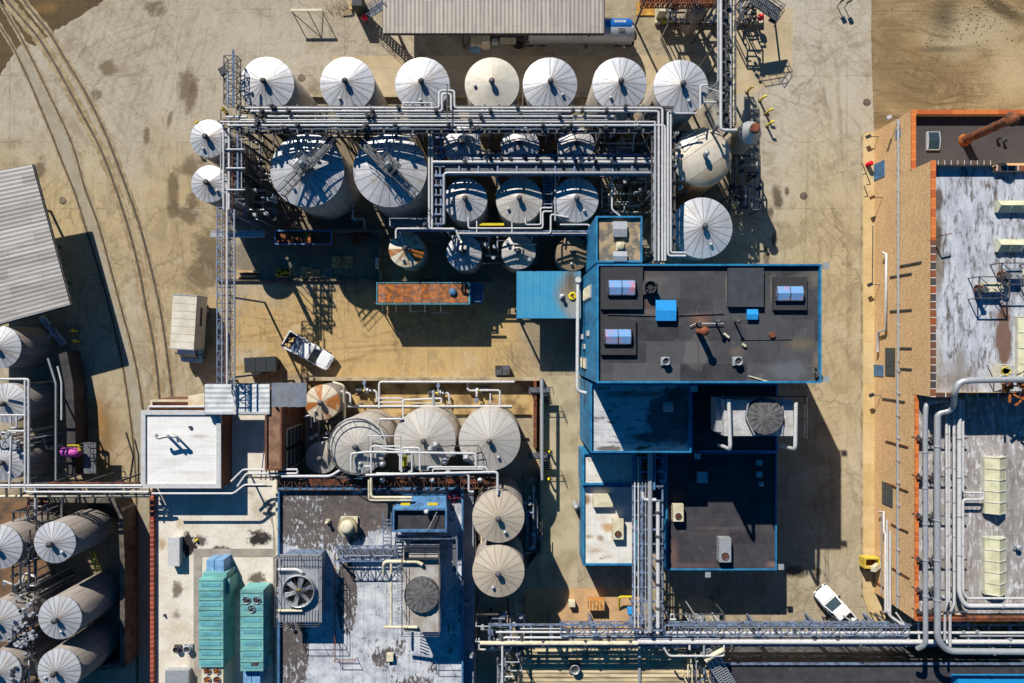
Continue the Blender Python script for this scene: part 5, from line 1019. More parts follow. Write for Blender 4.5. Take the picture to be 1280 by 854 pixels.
# central cluster
G3 = "cone tanks behind the brick window block"
def tank2(*a, **k): return tank(*a, **k)
tank(403, 503, 22, 5, "small cream cone tank with a rust brown patch beside the louvre screens", G3, T_RUST2, S_BRN, 14); tank(402, 572, 20, 3, "low small tank with a rusty pipe over its lid, tucked under the ringed tank", G3, T_GREY, S_BRN)
tb = tank(447, 557, 36, 8, "silver cone tank with a double rail round its rim", G3, T_GREY, S_GREY); tank(531, 550, 38.5, 7, "grey white cone tank in the middle of the three big ones, partly behind pipework", G3, T_GREY, S_GREY); tank(612, 550, 38.5, 7, "grey white cone tank of the three big ones, closest to the alley", G3, T_GREY, S_GREY)
e = W(447, 557, 8); r = 36*PXM(8)
m = MB()
for hh in (.35, .9): m.tube([(e.x+(r-.15)*math.cos(a*.0873), e.y+(r-.15)*math.sin(a*.0873), 8+hh) for a in range(8, 66)], .05, 6)
for a in range(8, 66, 6): m.bar((e.x+(r-.15)*math.cos(a*.0873), e.y+(r-.15)*math.sin(a*.0873), 8), (e.x+(r-.15)*math.cos(a*.0873), e.y+(r-.15)*math.sin(a*.0873), 8.9), .05)
part("rim_rail", m, STEEL, tb)
tank(623, 646, 32.5, 8.6, "beige cone tank with curved vent, nearer the three big tanks", "pair of beige tanks beside the grey ledge", T_BEIGE, S_BRN, 18); tank(623, 714, 32.5, 8.6, "beige cone tank with curved vent, nearer the south pipe rack", "pair of beige tanks beside the grey ledge", T_BEIGE, S_BRN, 18)
# west groups
G4 = "tall tanks in the south west corner"; G5 = "tanks beside the corrugated shed"
for x, y, r, z, l in ((68.5, 678, 26, 7.3, "tall leaning grey tank closest to the pipe rack that meets the clean white roof"), (75, 772, 27, 7.3, "tall leaning grey tank in the middle of the outer column"), (74, 838, 27, 7.3, "tall leaning grey tank lowest in the outer column"), (1, 684, 27, 7.3, "half hidden grey tank at the photo edge just below the crossing pipes"), (1, 776, 26, 7.3, "half hidden grey tank at the photo edge beside the valve manifold"), (1, 840, 26, 7.3, "half hidden grey tank at the photo edge in the south west corner")):
    tank(x, y, r, z, l, G4, T_WHITE, S_BRN, 18)
for x, y, r, z, l in ((0, 434, 26.5, 5, "white tank right under the grey shed's lower edge"), (10, 504, 25, 4.5, "white tank framed by square white pipes beside the shed shadow"), (8, 577, 24, 4.5, "white tank with stained roof under the valve cluster by the purple motor")): tank(x, y, r, z, l, G5, T_WHITE, S_BRN, 16)
# walkways on the two biggest tanks
def walkway(pa, pb, z, wpx, lab, box, ladder_end):
    a, b = W(*pa, z), W(*pb, z); o = thing("tank_walkway", lab, "walkway", ((a.x+b.x)/2, (a.y+b.y)/2, z-.2), "walkways across the biggest tanks")
    d = (b-a).normalized(); s = Vector((-d.y, d.x, 0))*wpx*PXM(z)/2; n = int((b-a).length/.6); m = MB(); g = MB()
    for q in (-1, 1): m.bar(a+s*q, b+s*q, .12)
    for i in range(n):
        p = a+(b-a)*(i/n); m.bar(p-s, p+s, .1)
    part("frame", m, STEEL, o)
    h = a+(b-a)*.5; g.add([a-s*.9+Vector((0, 0, .06)), h-s*.9+Vector((0, 0, .06)), h+s*.9+Vector((0, 0, .06)), a+s*.9+Vector((0, 0, .06))], [[0, 1, 2, 3]]); g.add([v for v in [a-s*.9+Vector((0, 0, .02)), h-s*.9+Vector((0, 0, .02)), h+s*.9+Vector((0, 0, .02)), a+s*.9+Vector((0, 0, .02))]], [[3, 2, 1, 0]])
    part("deck", g, GRATE, o)
    r_ = rails(MB(), [a+s, b+s], 1.0, 1.2, .045); rails(r_, [a-s, b-s], 1.0, 1.2, .045); part("railing", r_, STEEL, o)
    c = W(*box, z); an = math.atan2(d.y, d.x); part("platform", MB().rbox((c.x, c.y, z+.08), 1.7, 1.5, .1, an), GRATE, o)
    q = [Vector((c.x, c.y, z+.18))+d*x*.85+s.normalized()*y*.75 for x, y in ((-1, -1), (1, -1), (1, 1), (-1, 1))]
    part("platform_railing", rails(MB(), q, 1.0, .9, .05, True), STEEL, o); mo = part("mixer_drive", MB().lathe((c.x, c.y), [(.35, z+.2), (.35, z+.6), (.22, z+.65), (.22, z+1.1), (.1, z+1.2)], 16), GALV, o)
    part("junction_box", MB().rbox((c.x+.5, c.y-.4, z+.2), .35, .3, .5, an), DARK, o)
    for p in (a, b): part("leg", MB().bar((p.x, p.y, z-2.2), (p.x, p.y, z), .1), STEEL, o)
    return o
walkway((418, 173), (352, 243), 9.3, 9, "railed walkway with a square mixer platform on the big tank nearer the lattice tower", (380, 207), 1)
walkway((451, 178), (524, 247), 9.3, 9, "railed walkway with a square mixer platform on the big tank nearer the blue portal", (487, 208), 1)
# ---------------- pipe racks ----------------
def rack(name, lab, cols, beams, pipes, t=.2, mat=STEEL, extra=None):
    """cols: (px,py,z) columns to the ground; beams: ((px,py,z),(px,py,z)); pipes: (list of (px,py,z), radius, material)"""
    c = W(*pipes[0][0][0]); o = thing(name, lab, "pipe rack", (c.x, c.y, 0))
    for (x, y, z) in cols:
        q = W(x, y, z); part("column", MB().bar((q.x, q.y, 0), q, t), mat, o)
    for a, b in beams: part("beam", MB().bar(W(*a), W(*b), t*.9), mat, o)
    for P, r, m_ in pipes: part("pipe", MB().pipe(P, r), m_, o)
    return o
def flanges(o, pts, r, mat=STEEL):
    m = MB()
    for a in pts: c = W(*a); m.tube([c-Vector((.06, 0, 0)), c+Vector((.06, 0, 0))], r, 12)
    part("flange", m, mat, o)
z = 10.2; P = []
zz = z+.15
def hp(y, x0, x1, r, dz=0, m_=WHITE): return ([(x0, y, zz+dz), (x1, y, zz+dz)], r, m_)
P = [([(307, 135.2, zz), (549, 135.2, zz), (549, 113.5, zz), (568, 113.5, zz), (568, 135.2, zz), (828, 135.2, zz), (828, 326, zz)], .13, WHITE),
     ([(313, 139.3, zz), (552.8, 139.3, zz), (552.8, 117.5, zz), (564, 117.5, zz), (564, 139.3, zz), (823.5, 139.3, zz), (823.5, 326, zz)], .13, WHITE),
     hp(145.8, 335, 767, .12), ([(283, 146.5, zz), (309, 146.5, zz)], .13, WHITE), hp(150, 300, 760, .06, 0, GALV),
     ([(275, 152.6, zz), (819, 152.6, zz)], .11, WHITE), ([(285, 157, zz), (831.5, 157, zz), (831.5, 326, zz)], .13, WHITE), hp(161.3, 305, 700, .09, -.15, GALV), hp(142.5, 420, 700, .05, 0, GALV), hp(164.2, 480, 820, .12, -.5, STEELB),
     ([(835, 140, zz), (835, 320, zz), (857, 320, zz)], .13, WHITE), ([(838.5, 143, zz), (838.5, 316, zz), (857, 316, zz)], .11, WHITE), ([(819, 152.6, zz), (819, 326, zz)], .14, GALV)]
cols = [(x, y, z) for x in (308, 362, 420, 540, 612, 685, 752, 815) for y in (134, 165)]+[(842, 200, z), (842, 318, z), (817, 240, z), (817, 322, z)]
beams = [((x, 131, z), (x, 167, z)) for x in range(300, 840, 18)]+[((296, 134, z-.25), (842, 134, z-.25)), ((296, 166, z-.25), (842, 166, z-.25))]+[((815, y, z), (843, y, z)) for y in range(172, 326, 18)]+[((815, 165, z-.25), (815, 326, z-.25)), ((843, 165, z-.25), (843, 326, z-.25))]
rk = rack("pipe_rack", "longest rack of parallel white pipes crossing between the tank rows to the black roof", cols, beams, P)
m = MB()
for i in range(34): x = R.uniform(310, 820); y = R.choice((135.2, 139.3, 145.8, 152.6, 157, 161)); c = W(x, y, zz); m.rbox((c.x, c.y, zz-.12), .3, .34, .42, 0); m.lathe((c.x, c.y), [(.05, zz+.3), (.05, zz+.5), (.2, zz+.5), (.2, zz+.54)], 10)
part("valve", m, DARK, rk)
m = MB()
for i in range(46): x = R.uniform(305, 815); a_ = W(x, R.choice((145, 150, 160)), zz-.3); m.tube([a_, a_+Vector((0, R.uniform(-1.6, 1.2), -.1)), a_+Vector((R.uniform(-.6, .6), R.uniform(-1.6, 1.2), -2.5))], .06, 6)
part("branch_line", m, GALV, rk)
m = MB(); m.pipe([(504, 134, zz), (504, 128.8, zz), (540, 128.8, zz), (540, 134, zz)], .09); part("pipe", m, WHITE, rk)
m = MB(); m.bar(W(559, 105, 11.2), W(559, 150, 11.2), .1); part("handrail", m, STEEL, rk)
m = truss(MB(), W(300, 149, 8.6), W(838, 149, 8.6), 1.4, .9, 10, .05); part("truss", m, STEEL, rk)
# portal rack between the middle tanks
z = 8.3; zz = z+.15
P = [([(536.5, 163, zz), (536.5, 286, zz), (568, 286.5, zz)], .13, WHITE), ([(540.3, 165, zz), (540.3, 284, zz)], .12, WHITE), ([(541, 202.9, zz), (823, 202.9, zz)], .19, WHITE), ([(585, 198.3, zz), (823, 198.3, zz)], .12, WHITE),
     ([(555, 280, zz), (555, 216.3, zz), (817, 216.3, zz), (817, 326, zz)], .16, GALV), ([(500, 196, zz), (500, 196, zz-.1)], .1, WHITE)][:5]
cols = [(x, y, z) for x in (545, 620, 700, 770) for y in (196, 218)]+[(547, 168, z), (547, 282, z)]
beams = [((x, 194, z), (x, 219, z)) for x in range(550, 820, 24)]+[((545, 168, z-.2), (545, 284, z-.2)), ((551, 168, z-.2), (551, 284, z-.2))]+[((543, y, z), (556, y, z)) for y in range(172, 284, 12)]+[((545, 219, z-.1), (822, 219, z-.1)), ((545, 194, z-.1), (822, 194, z-.1))]
r2 = rack("portal_pipe_rack", "lower pipe rack between the small tank lines with a blue grey frame down its end", cols, beams, P, .18, STEELB)
part("deck", MB().box(556, 204.5, 817, 214, z-.12, z-.06), GRATE, r2)
m = MB()
for i in range(18): x = R.uniform(570, 815); c = W(x, R.choice((198.3, 203)), zz); m.rbox((c.x, c.y, zz-.1), .28, .3, .4)
part("valve", m, DARK, r2)
# low pipework in front of the small tanks
z = 6.9
P = [([(495, 298, z), (495, 286, z), (569, 286, z), (575, 300, z)], .12, WHITE), ([(585.5, 272, z), (585.5, 285.6, z), (678.5, 285.6, z), (678.5, 264.5, z), (690, 264.5, z)], .11, WHITE), ([(573, 292, z), (688.5, 292, z), (688.5, 268, z), (710, 272, z)], .11, WHITE), ([(657, 272, z), (657, 281, z), (676, 281, z), (676, 260, z), (690, 260, z)], .09, WHITE), ([(700, 281, z), (737, 281, z), (737, 330, z)], .1, WHITE), ([(596, 276, z), (596, 292, z), (604, 292, z)], .08, WHITE), ([(640, 278, z), (640, 293, z)], .08, WHITE), ([(690, 292, z), (734, 292, z)], .09, GALV), ([(694, 218, z), (694, 276, z)], .12, GALV), ([(765, 230, z), (765, 262, z), (775, 270, z)], .1, WHITE)]
r3 = rack("tank_front_rack", "low white pipework stepping along the front of the small tanks", [(x, 290, z-.1) for x in (500, 560, 612, 680, 730)], [((495, 289, z-.15), (740, 289, z-.15)), ((572, 294, z-.15), (740, 294, z-.15))], P, .14, STEELB)
part("deck", MB().box(489, 275.5, 540, 284.5, z-.6, z-.5), GRATE, r3); part("railing", rails(MB(), [W(x, y, z-.5) for x, y in ((489, 284), (489, 275), (540, 275))], .9, 1.4), GALV, r3)
part("grating", MB().box(596, 279, 630, 282, z-.6, z-.55), YELLOW, r3)
o = thing("caged_ladder", "steel rung ladder between two middle line tanks", "ladder", W(685, 240, 0)); m = MB(); m.bar(W(680, 216, 7.2), W(680, 262, 6.4), .09); m.bar(W(690, 216, 7.2), W(690, 262, 6.4), .09); part("rail", m, STEELB, o); m = MB()
for i in range(11): m.bar(W(680, 219+i*4, 7.1-i*.06), W(690, 219+i*4, 7.1-i*.06), .09)
part("rung", m, STEELB, o)
m = MB()
for a_, b_ in (((602, 188), (625, 232)), ((625, 232), (620, 244))): m.bar(W(*a_, 7.2), W(*b_, 6.8), .16)
solo("slanted_chute", "thin slanted tan chute between the back and middle line tanks", "chute", m, CREAM)
# lattice tower rack at the west end and the lattice bridge over the yard
z = 10.0; zz = z+.1
o = thing("lattice_bridge", "long lattice pipe bridge crossing the yard down to the ribbed canopy", "pipe bridge", W(285, 300, 0))
def tr(px0, py0, px1, py1, z, wd, ht, n, t=.07): return truss(MB(), W(px0, py0, z), W(px1, py1, z), wd, ht, n, t)
part("truss", tr(285.5, 262, 285.5, 478, 8.6, 1.25, 1.1, 22, .06), STEELB, o)
for x, r, m_ in ((277.5, .06, GALV), (284, .13, WHITE), (293, .1, GALV), (281, .04, RUST)): part("pipe", MB().pipe([(x, 230 if r > .1 else 262, 9.9), (x, 480, 9.9)], r), m_, o)
for y in (268, 372, 472):
    for x in (291,): q = W(x, y, 8.6); part("column", MB().bar((q.x, q.y, 0), q, .18), STEELB, o)
o = thing("lattice_tower_rack", "tangled lattice pipe tower between the small white tanks and the biggest tank", "pipe rack", W(290, 210, 0))
for x in (283, 305):
    for y in (150, 180, 215, 255): q = W(x, y, 9.8); part("column", MB().bar((q.x, q.y, 0), q, .2), STEEL, o)
m = MB()
for y in range(150, 250, 11): m.bar(W(279, y, 9.8), W(306, y, 9.8), .12); m.bar(W(292, y, 9.8), W(306, y+8, 9.8), .08); m.bar(W(283, y, 6.5), W(305, y, 6.5), .14); m.bar(W(283, y, 6.5), W(305, y+9, 9.8), .07)
part("beam", m, STEEL, o)
for x0, y0, y1, r, m_ in ((279.5, 152, 262, .11, WHITE), (286.5, 148, 262, .14, WHITE), (297.5, 155, 238, .13, STEELB), (290.5, 190, 262, .06, RUST), (302, 150, 240, .07, GALV), (276, 165, 225, .08, GALV)): part("pipe", MB().pipe([(x0, y0, 10), (x0, y1, 10)], r), m_, o)
for y in (187, 210.5, 237.5): part("pipe", MB().pipe([(283, y, 10.2), (306, y, 10.2), (306, y, 9)], .1), WHITE, o)
part("mast", MB().bar(W(291.5, 62, 12), W(291.5, 134, 11), .16), STEELB, o, "blue grey mast"); part("mast", MB().bar(W(285, 92, 11), W(285, 134, 11), .14), STEELB, o); part("lamp_head", MB().rbox(tuple(W(280, 90, 10.6)), .7, .7, .35, .5), DARK, o); part("mast_arm", MB().bar(W(285, 92, 11), W(280, 90, 10.8), .1), STEEL, o)
m = truss(MB(), W(293, 75, 9.5), W(293, 134, 9.5), 1.2, 1.0, 6, .06); part("top_truss", m, STEEL, o)
m = MB()
for i in range(36):
    x, y = R.uniform(276, 312), R.uniform(130, 225); a_ = W(x, y, R.uniform(5, 10)); d_ = R.choice((Vector((1, 0, 0)), Vector((0, 1, 0)), Vector((0, 0, 1)))); m.bar(a_, a_+d_*R.uniform(.4, 1.8), .08)
part("conduit", m, STEEL, o)
# tall rack at the north, running beside the road
z = 9.5; zz = z+.15
P = [([(901, -60, zz), (901, 163, zz), (921, 163, zz)], .17, WHITE), ([(897.5, -60, zz), (897.5, 104, zz), (890, 110, zz-1)], .1, GALV), ([(913.5, -60, zz), (913.5, 160, zz)], .11, GALV), ([(905, 117, zz), (878, 108, zz)], .07, WHITE), ([(900, 128, zz-.4), (880, 128, zz-.4)], .1, WHITE), ([(917, -60, zz), (917, 158, zz)], .08, CREAM)]
rk = rack("tall_pipe_rack", "tall lattice pipe rack running from the photo's north edge to the small silo", [(x, y, z) for x in (898, 917) for y in (0, 50, 100, 158)], [((896, y, z), (919, y, z)) for y in range(-50, 162, 16)], P, .2)
part("deck", MB().box(903, -55, 911, 160, z-.85, z-.8), GRATE, rk); part("truss", tr(909, -55, 909, 160, z-.9, .95, 1.1, 22, .06), STEEL, rk); m = MB()  # solid deck plate added to throw the dark shadow beside the rack
for i in range(12): c = W(909+R.uniform(-3, 3), 10+i*13, zz); m.rbox((c.x, c.y, zz), .3, .35, .35)
part("valve", m, DARK, rk)
m = MB(); m.pipe([(875.5, 137, 9.6), (875.5, 106.5, 9.6), (884, 106.5, 9.6)], .1); m.pipe([(871, 142, 9.6), (838, 142, 9.6)], .1); solo("rim_pipe", "white bent pipe over the rim of the tank touching the tall pipe rack", "pipe", m, WHITE)
# trussed pipe bridge above the photo's north edge (throws the lattice shadow)
o = thing("north_pipe_bridge", "rusty trussed walkway bridge along the photo's north edge", "pipe bridge", W(830, 2, 0)); part("truss", tr(800, 2, 895, 2, 5.0, 1.3, 1.0, 30, .07), RUST, o); part("deck", MB().box(800, -3, 895, 3, 5.05, 5.1), RUST, o)
for x in (805, 845, 890): q = W(x, 4, 5); part("column", MB().bar((q.x, q.y, 0), q, .18), STEEL, o)
# south main rack
z = 6.4; zz = z+.15
P = [([(620, 790.3, zz), (800, 790.3, zz), (818, 790.3, zz), (818, 775, zz)], .13, WHITE), ([(628, 854, zz), (628, 797, zz), (862, 797, zz), (862, 812, zz)], .13, WHITE), ([(600, 804, zz), (797, 804, zz)], .24, CREAM), ([(800, 798, zz), (900, 798, zz)], .15, WHITE), ([(797, 802.5, zz), (1280, 802.5, zz)], .27, WHITE), ([(797, 791, zz), (1130, 791, zz), (1300, 791, zz)], .16, WHITE),
     ([(880, 820, zz), (880, 790, zz), (892, 790, zz), (892, 797, zz)], .12, GALV), ([(830, 810, zz), (836, 820, zz), (905, 820, zz), (905, 794, zz), (1128, 794, zz)], .12, WHITE), ([(905, 797.5, zz), (1133, 797.5, zz)], .1, WHITE), ([(650, 786, zz), (800, 786, zz)], .09, GALV), ([(1110, 762, zz), (1112, 770, zz), (1135, 786, zz), (1135, 802, zz)], .17, WHITE), ([(1120, 766, zz), (1130, 780, zz), (1133, 797.5, zz)], .1, WHITE), ([(1148, 776, zz), (1149, 802, zz)], .12, WHITE), ([(1200, 795, zz), (1300, 795, zz)], .1, GALV)]
cols = [(x, y, z) for x in (625, 690, 745, 800, 880, 960, 1040, 1120, 1195, 1258) for y in (799, 807)]
beams = [((x, 780, z), (x, 808, z)) for x in range(612, 1290, 26)]+[((612, 781, z-.25), (1290, 781, z-.25)), ((612, 807, z-.25), (1290, 807, z-.25))]
rk = rack("south_pipe_rack", "long double pipe rack along the south with thick white mains", cols, beams, P, .2, STEELB)
part("truss", tr(700, 783.5, 1130, 783.5, z-.4, 1.0, .9, 30, .07), STEELB, rk); part("deck", MB().box(850, 779, 1130, 786, z-.45, z-.4), GRATE, rk)
m = MB()
for i in range(18): c = W(630+i*26+R.uniform(-4, 4), R.choice((790.3, 797, 804)), zz); m.tube([(c.x, c.y-.25, c.z), (c.x, c.y+.25, c.z)], .2, 10)
part("flange", m, STEEL, rk); part("railing", rails(MB(), [W(850, 779, z-.4), W(1130, 779, z-.4)], 1.0, 2.0), GALV, rk)
# vertical rack beside the annex
z = 7.4; zz = z+.1
P = [([(793.5, 600, zz), (793.5, 785, zz)], .09, WHITE), ([(798, 571, zz), (798, 785, zz)], .09, WHITE), ([(812.5, 566, zz), (812.5, 790, zz)], .27, GALV), ([(803, 600, zz), (803, 780, zz)], .11, STEELB), ([(820, 625, zz), (804, 625, zz), (803, 615, zz)], .2, WHITE), ([(822.5, 628, zz), (822.5, 784, zz)], .22, WHITE), ([(807, 600, zz), (807, 786, zz)], .07, GALV), ([(818, 566, zz), (818, 612, zz)], .13, BLUED), ([(824, 588, zz), (832, 588, zz), (832, 601, zz), (824, 601, zz)], .14, BLUED)]
rk = rack("vertical_pipe_rack", "pipe rack with one thick pale main running beside the white annex to the south rack", [(x, y, z) for x in (802, 824) for y in (610, 670, 730, 780)], [((790, y, z), (829, y, z)) for y in range(572, 790, 18)]+[((791, 566, z-.2), (791, 786, z-.2)), ((828, 566, z-.2), (828, 786, z-.2)), ((801, 566, z-.2), (801, 786, z-.2))], P, .16, STEELB)
m = MB()
for y in range(640, 780, 30): c = W(822.5, y, zz); m.tube([(c.x, c.y-.1, zz), (c.x, c.y+.1, zz)], .3, 12)
part("flange", m, STEEL, rk); m = MB()
for i in range(14): m.bar(W(801, 615+i*12, zz), W(808, 621+i*12, zz), .07)
part("brace", m, STEELB, rk)
# warehouse roof pipes: thick silver mains and thinner white lines
def run(lab, segs, col=GALV, grp="pipes over the warehouse roof"):
    c = W(*segs[0][0][0]); o = thing("roof_pipe", lab, "pipe", (c.x, c.y, c.z-1), grp)
    for P_, r in segs: part("pipe", MB().pipe(P_, r, 12), col, o)
    m = MB()
    for P_, r in segs:
        for a_, b_ in zip(P_, P_[1:]):
            A_, B_ = W(*a_), W(*b_); n = int((B_-A_).length/3.2); d = (B_-A_).normalized()
            for i in range(1, n): q = A_+(B_-A_)*(i/n); m.tube([q-d*.05, q+d*.05], r*1.12, 12)
    part("clamp_ring", m, GALV, o); return o
run("thickest silver main, bent over the tall roof's south edge", [([(1300, 474, 11.4), (1215, 475.5, 11.4), (1199, 477, 11.2), (1193, 490, 11), (1192, 506, 9.6), (1186, 514, 9.2), (1172, 516, 9), (1171.3, 600, 8.8), (1171.8, 800, 8.6), (1184, 814, 8.2), (1300, 815, 8.2)], .33)])
run("second silver main along the brick wall side of the warehouse roof", [([(1180, 500, 8.8), (1158, 503, 8.8), (1156.5, 520, 8.8), (1157, 790, 8.6), (1157, 806, 8.4), (1147, 811, 7.6)], .26)])
run("white line nearest the thick silver main", [([(1183, 500, 8.4), (1183.8, 754, 8.4), (1181, 764, 8), (1181, 800, 7.4)], .14)], WHITE)
run("white pair of lines passing between the silver mains and the square loop", [([(1192.5, 500, 8.4), (1192.8, 756, 8.4), (1187.5, 766, 8), (1187.5, 808, 7.4)], .15), ([(1186.5, 500, 8.3), (1186.5, 752, 8.3)], .1)], WHITE)
run("white line with a square expansion loop, turning towards the photo edge", [([(1199, 500, 8.4), (1199, 742, 8.4), (1206, 757.5, 8.4), (1300, 757.5, 8.4)], .24), ([(1203.8, 500, 8.3), (1203.8, 616, 8.3), (1229, 616, 8.3), (1229, 624.5, 8.3), (1203.8, 624.5, 8.3), (1203.8, 740, 8.3), (1208, 748, 8.3), (1300, 748, 8.3)], .12)], WHITE)
o = thing("pipe_trestle", "row of small steel trestles carrying the silver mains over the warehouse roof", "trestle", W(1164, 640, 7.15)); rr = random.Random(9)
for y in (548, 596, 645, 700, 738, 765):
    m = MB()
    for x in (1148, 1165, 1178, 1195, 1207): q = W(x, y, 8.2); m.bar((q.x, q.y, 7.15), q, .1)
    m.bar(W(1146, y, 8.2), W(1209, y, 8.2), .12); m.bar(W(1147, y-4, 7.9), W(1156, y+6, 7.9), .14); m.bar(W(1165, y-5, 7.9), W(1170, y+6, 7.9), .12)
    c = W(1150, y+3, 7.6); m.rbox((c.x, c.y, 7.2), .5, .9, .25, .5); m.rbox((c.x+1.4, c.y, 7.2), .5, .6, .2, -.4); part("trestle_frame", m, STEEL, o)
m = MB(); m.pipe([(1146, 772, 7.6), (1300, 772, 7.6)], .3); solo("rusty_main", "thick rusty red pipe along the warehouse's south parapet", "pipe", m, RUST)
# west racks
z = 6.6; zz = z+.15
P = [([(0, 607, zz), (178, 607, zz)], .15, WHITE), ([(0, 609.8, zz), (176, 609.8, zz)], .06, GALV), ([(31.5, 475, zz), (31.5, 613.8, zz), (34, 615, zz), (186, 615, zz)], .13, WHITE), ([(-20, 474, zz), (36, 474, zz), (36, 606, zz)], .13, WHITE), ([(-20, 519, zz), (33, 519, zz)], .11, WHITE), ([(13.5, 520, zz), (13.5, 535, zz), (21, 535, zz), (21, 520, zz)], .1, WHITE), ([(14, 545, zz), (14, 555, zz), (12, 611, zz)], .13, WHITE), ([(10, 539, zz), (32, 539, zz)], .12, WHITE), ([(0, 620.5, zz-.3), (188, 619, zz-.3)], .16, CREAM), ([(45, 606, zz), (45, 645, zz-1)], .18, WHITE), ([(77, 619, zz-.4), (77, 648, zz-2)], .1, GALV), ([(60, 448, zz), (70, 480, zz), (70, 600, zz-1)], .11, GALV), ([(72, 458, zz), (77, 478, zz), (77, 525, zz)], .1, WHITE)]
rk = rack("west_pipe_rack", "white pipe rack from the photo's west edge to the clean white roof", [(x, y, z) for x in (20, 60, 100, 140, 180) for y in (605, 620)]+[(34, 540, z), (34, 480, z)], [((x, 603, z), (x, 622, z)) for x in range(8, 186, 18)]+[((0, 604, z-.2), (186, 604, z-.2)), ((0, 621, z-.2), (186, 621, z-.2))]+[((29, y, z), (39, y, z)) for y in range(480, 600, 20)], P, .16)
part("tie_beam", MB().bar(W(60, 603.5, z), W(176, 603.5, z), .12), RUST, rk)
P = [([(316, 600, 7), (300, 592, 7), (296, 600, 7), (288, 612, 7)], .1, WHITE), ([(289, 602, 7), (304, 587, 7), (372, 587, 7)], .12, WHITE), ([(297, 608, 7), (308, 592, 7), (372, 592, 7), (372, 588, 7)], .12, WHITE), ([(190, 617, 7), (292, 617, 7), (306, 606, 7), (332, 606, 7)], .12, WHITE), ([(352, 595.5, 7), (413, 595.5, 7), (425, 588, 7), (432, 583, 7)], .16, WHITE), ([(380, 521, 7), (388, 519, 7)], .08, WHITE)][1:]
rk = rack("middle_pipe_rack", "white pipes climbing from the clean white roof past the brick window block", [(x, 600, 6.8) for x in (300, 340, 380, 420)], [((296, 597, 6.8), (440, 597, 6.8)), ((296, 608, 6.8), (340, 608, 6.8))], P, .15)
o = thing("rusty_catwalk", "rusty railed catwalk along the north edge of the peeling roof", "catwalk", W(480, 602, 4)); part("deck", MB().box(350, 599, 620, 607, 5.8, 5.86), RUST, o); part("truss", tr(350, 603, 622, 603, 5.9, 1.2, .8, 30, .045), M("brown_walkway_steel", C(118, 84, 66), C(78, 60, 52), 1.5), o); m = MB(); rr = random.Random(3)
for x in (355, 400, 450, 500, 550, 600): q = W(x, 603, 5.8); part("column", MB().bar((q.x, q.y, 0), q, .16), RUST, o)
for x in (478, 540, 600): part("ball_lamp", MB().lathe(tuple(W(x, 600.5, 7.3))[:2], [(.05, 6.9), (.22, 7.1), (.26, 7.3), (.18, 7.5), (.03, 7.56)], 14), WHITE, o)
# pipework over the central tanks
z = 8.9
P = [([(439, 588, z), (439, 567, z), (460, 565, z), (595, 567, z), (595, 584, z)], .13, WHITE), ([(464, 592, z), (464, 558, z), (500, 558, z), (500, 588, z)], .1, WHITE), ([(460, 592, z), (460, 545, z), (501, 545, z), (501, 562, z)], .05, GALV), ([(502, 590, z), (502, 560, z), (525, 560, z), (525, 588, z)], .12, WHITE), ([(476, 560, z), (515, 565, z), (515, 590, z)], .1, WHITE), ([(457, 594, z), (622, 590, z), (622, 618, z)], .14, WHITE), ([(470, 592, z-.1), (586, 593, z-.1), (586, 615, z-.1), (592, 615, z-.1)], .12, WHITE), ([(464, 592, z-.2), (464, 622, z-.2), (515, 622, z-.2)], .16, CREAM), ([(461, 600, z-.2), (461, 625.5, z-.2), (515, 625.5, z-.2)], .1, CREAM), ([(535, 588, z), (535, 584, z), (608, 584, z), (611, 592, z)], .1, WHITE), ([(541, 590, z), (541, 586.5, z), (603, 586.5, z)], .08, WHITE), ([(454, 592, z), (454, 583, z), (466, 583, z), (466, 588, z)], .1, GALV)]
rk = rack("central_pipework", "maze of square white pipes in front of the three big grey cone tanks", [(x, 594, z-.2) for x in (455, 500, 545, 590, 618)], [((452, 595, z-.2), (624, 593, z-.2))], P, .15)
m = MB()
for x, y in ((448, 586), (556, 577), (583, 573), (566, 567), (545, 556), (538, 562), (478, 580), (512, 592), (560, 592)): c = W(x, y, z-1); m.lathe((c.x, c.y), [(.1, z-1.6), (.3, z-1.4), (.36, z-1), (.25, z-.7), (.06, z-.6)], 14)
part("valve", m, GALV, rk); part("safety_guard", MB().box(502, 571, 508, 583, z-1.2, z-.6), YELLOW, rk)
m = rails(MB(), [W(x, y, 7.6) for x, y in ((535, 559), (566, 556), (598, 556), (598, 584))], .9, 1.2, .05); part("railing", m, STEEL, rk)
z = 3.2
P = [([(433, 508, z), (640, 508, z)], .14, WHITE), ([(474, 510, z), (474, 477.5, z), (643, 477.5, z)], .14, WHITE), ([(438, 508, z), (438, 492, z), (424, 489, z)], .13, WHITE), ([(474, 503, z), (504, 503, z), (504, 498, z), (472, 498, z)], .1, WHITE), ([(504, 524, z), (504, 500, z), (552, 498, z), (552, 503, z)], .12, WHITE), ([(600, 488, z), (625, 488, z), (625, 506, z)], .12, WHITE), ([(613, 504, z), (613, 492, z)], .1, WHITE), ([(474, 530, z+4), (474, 524, z+4), (504, 524, z+4)], .12, GALV), ([(515, 504, z), (550, 504, z)], .07, CREAM), ([(542, 488, z), (542, 506, z)], .2, GALV), ([(416, 478, z+2), (430, 482, z+2), (431, 530, z)], .16, CREAM)]
rk = rack("bund_pipework", "low white pipes and headers in the sandy bund north of the big grey tanks", [(x, 508, z-.1) for x in (445, 520, 600)], [((440, 510, z-.2), (640, 510, z-.2))], P, .12)
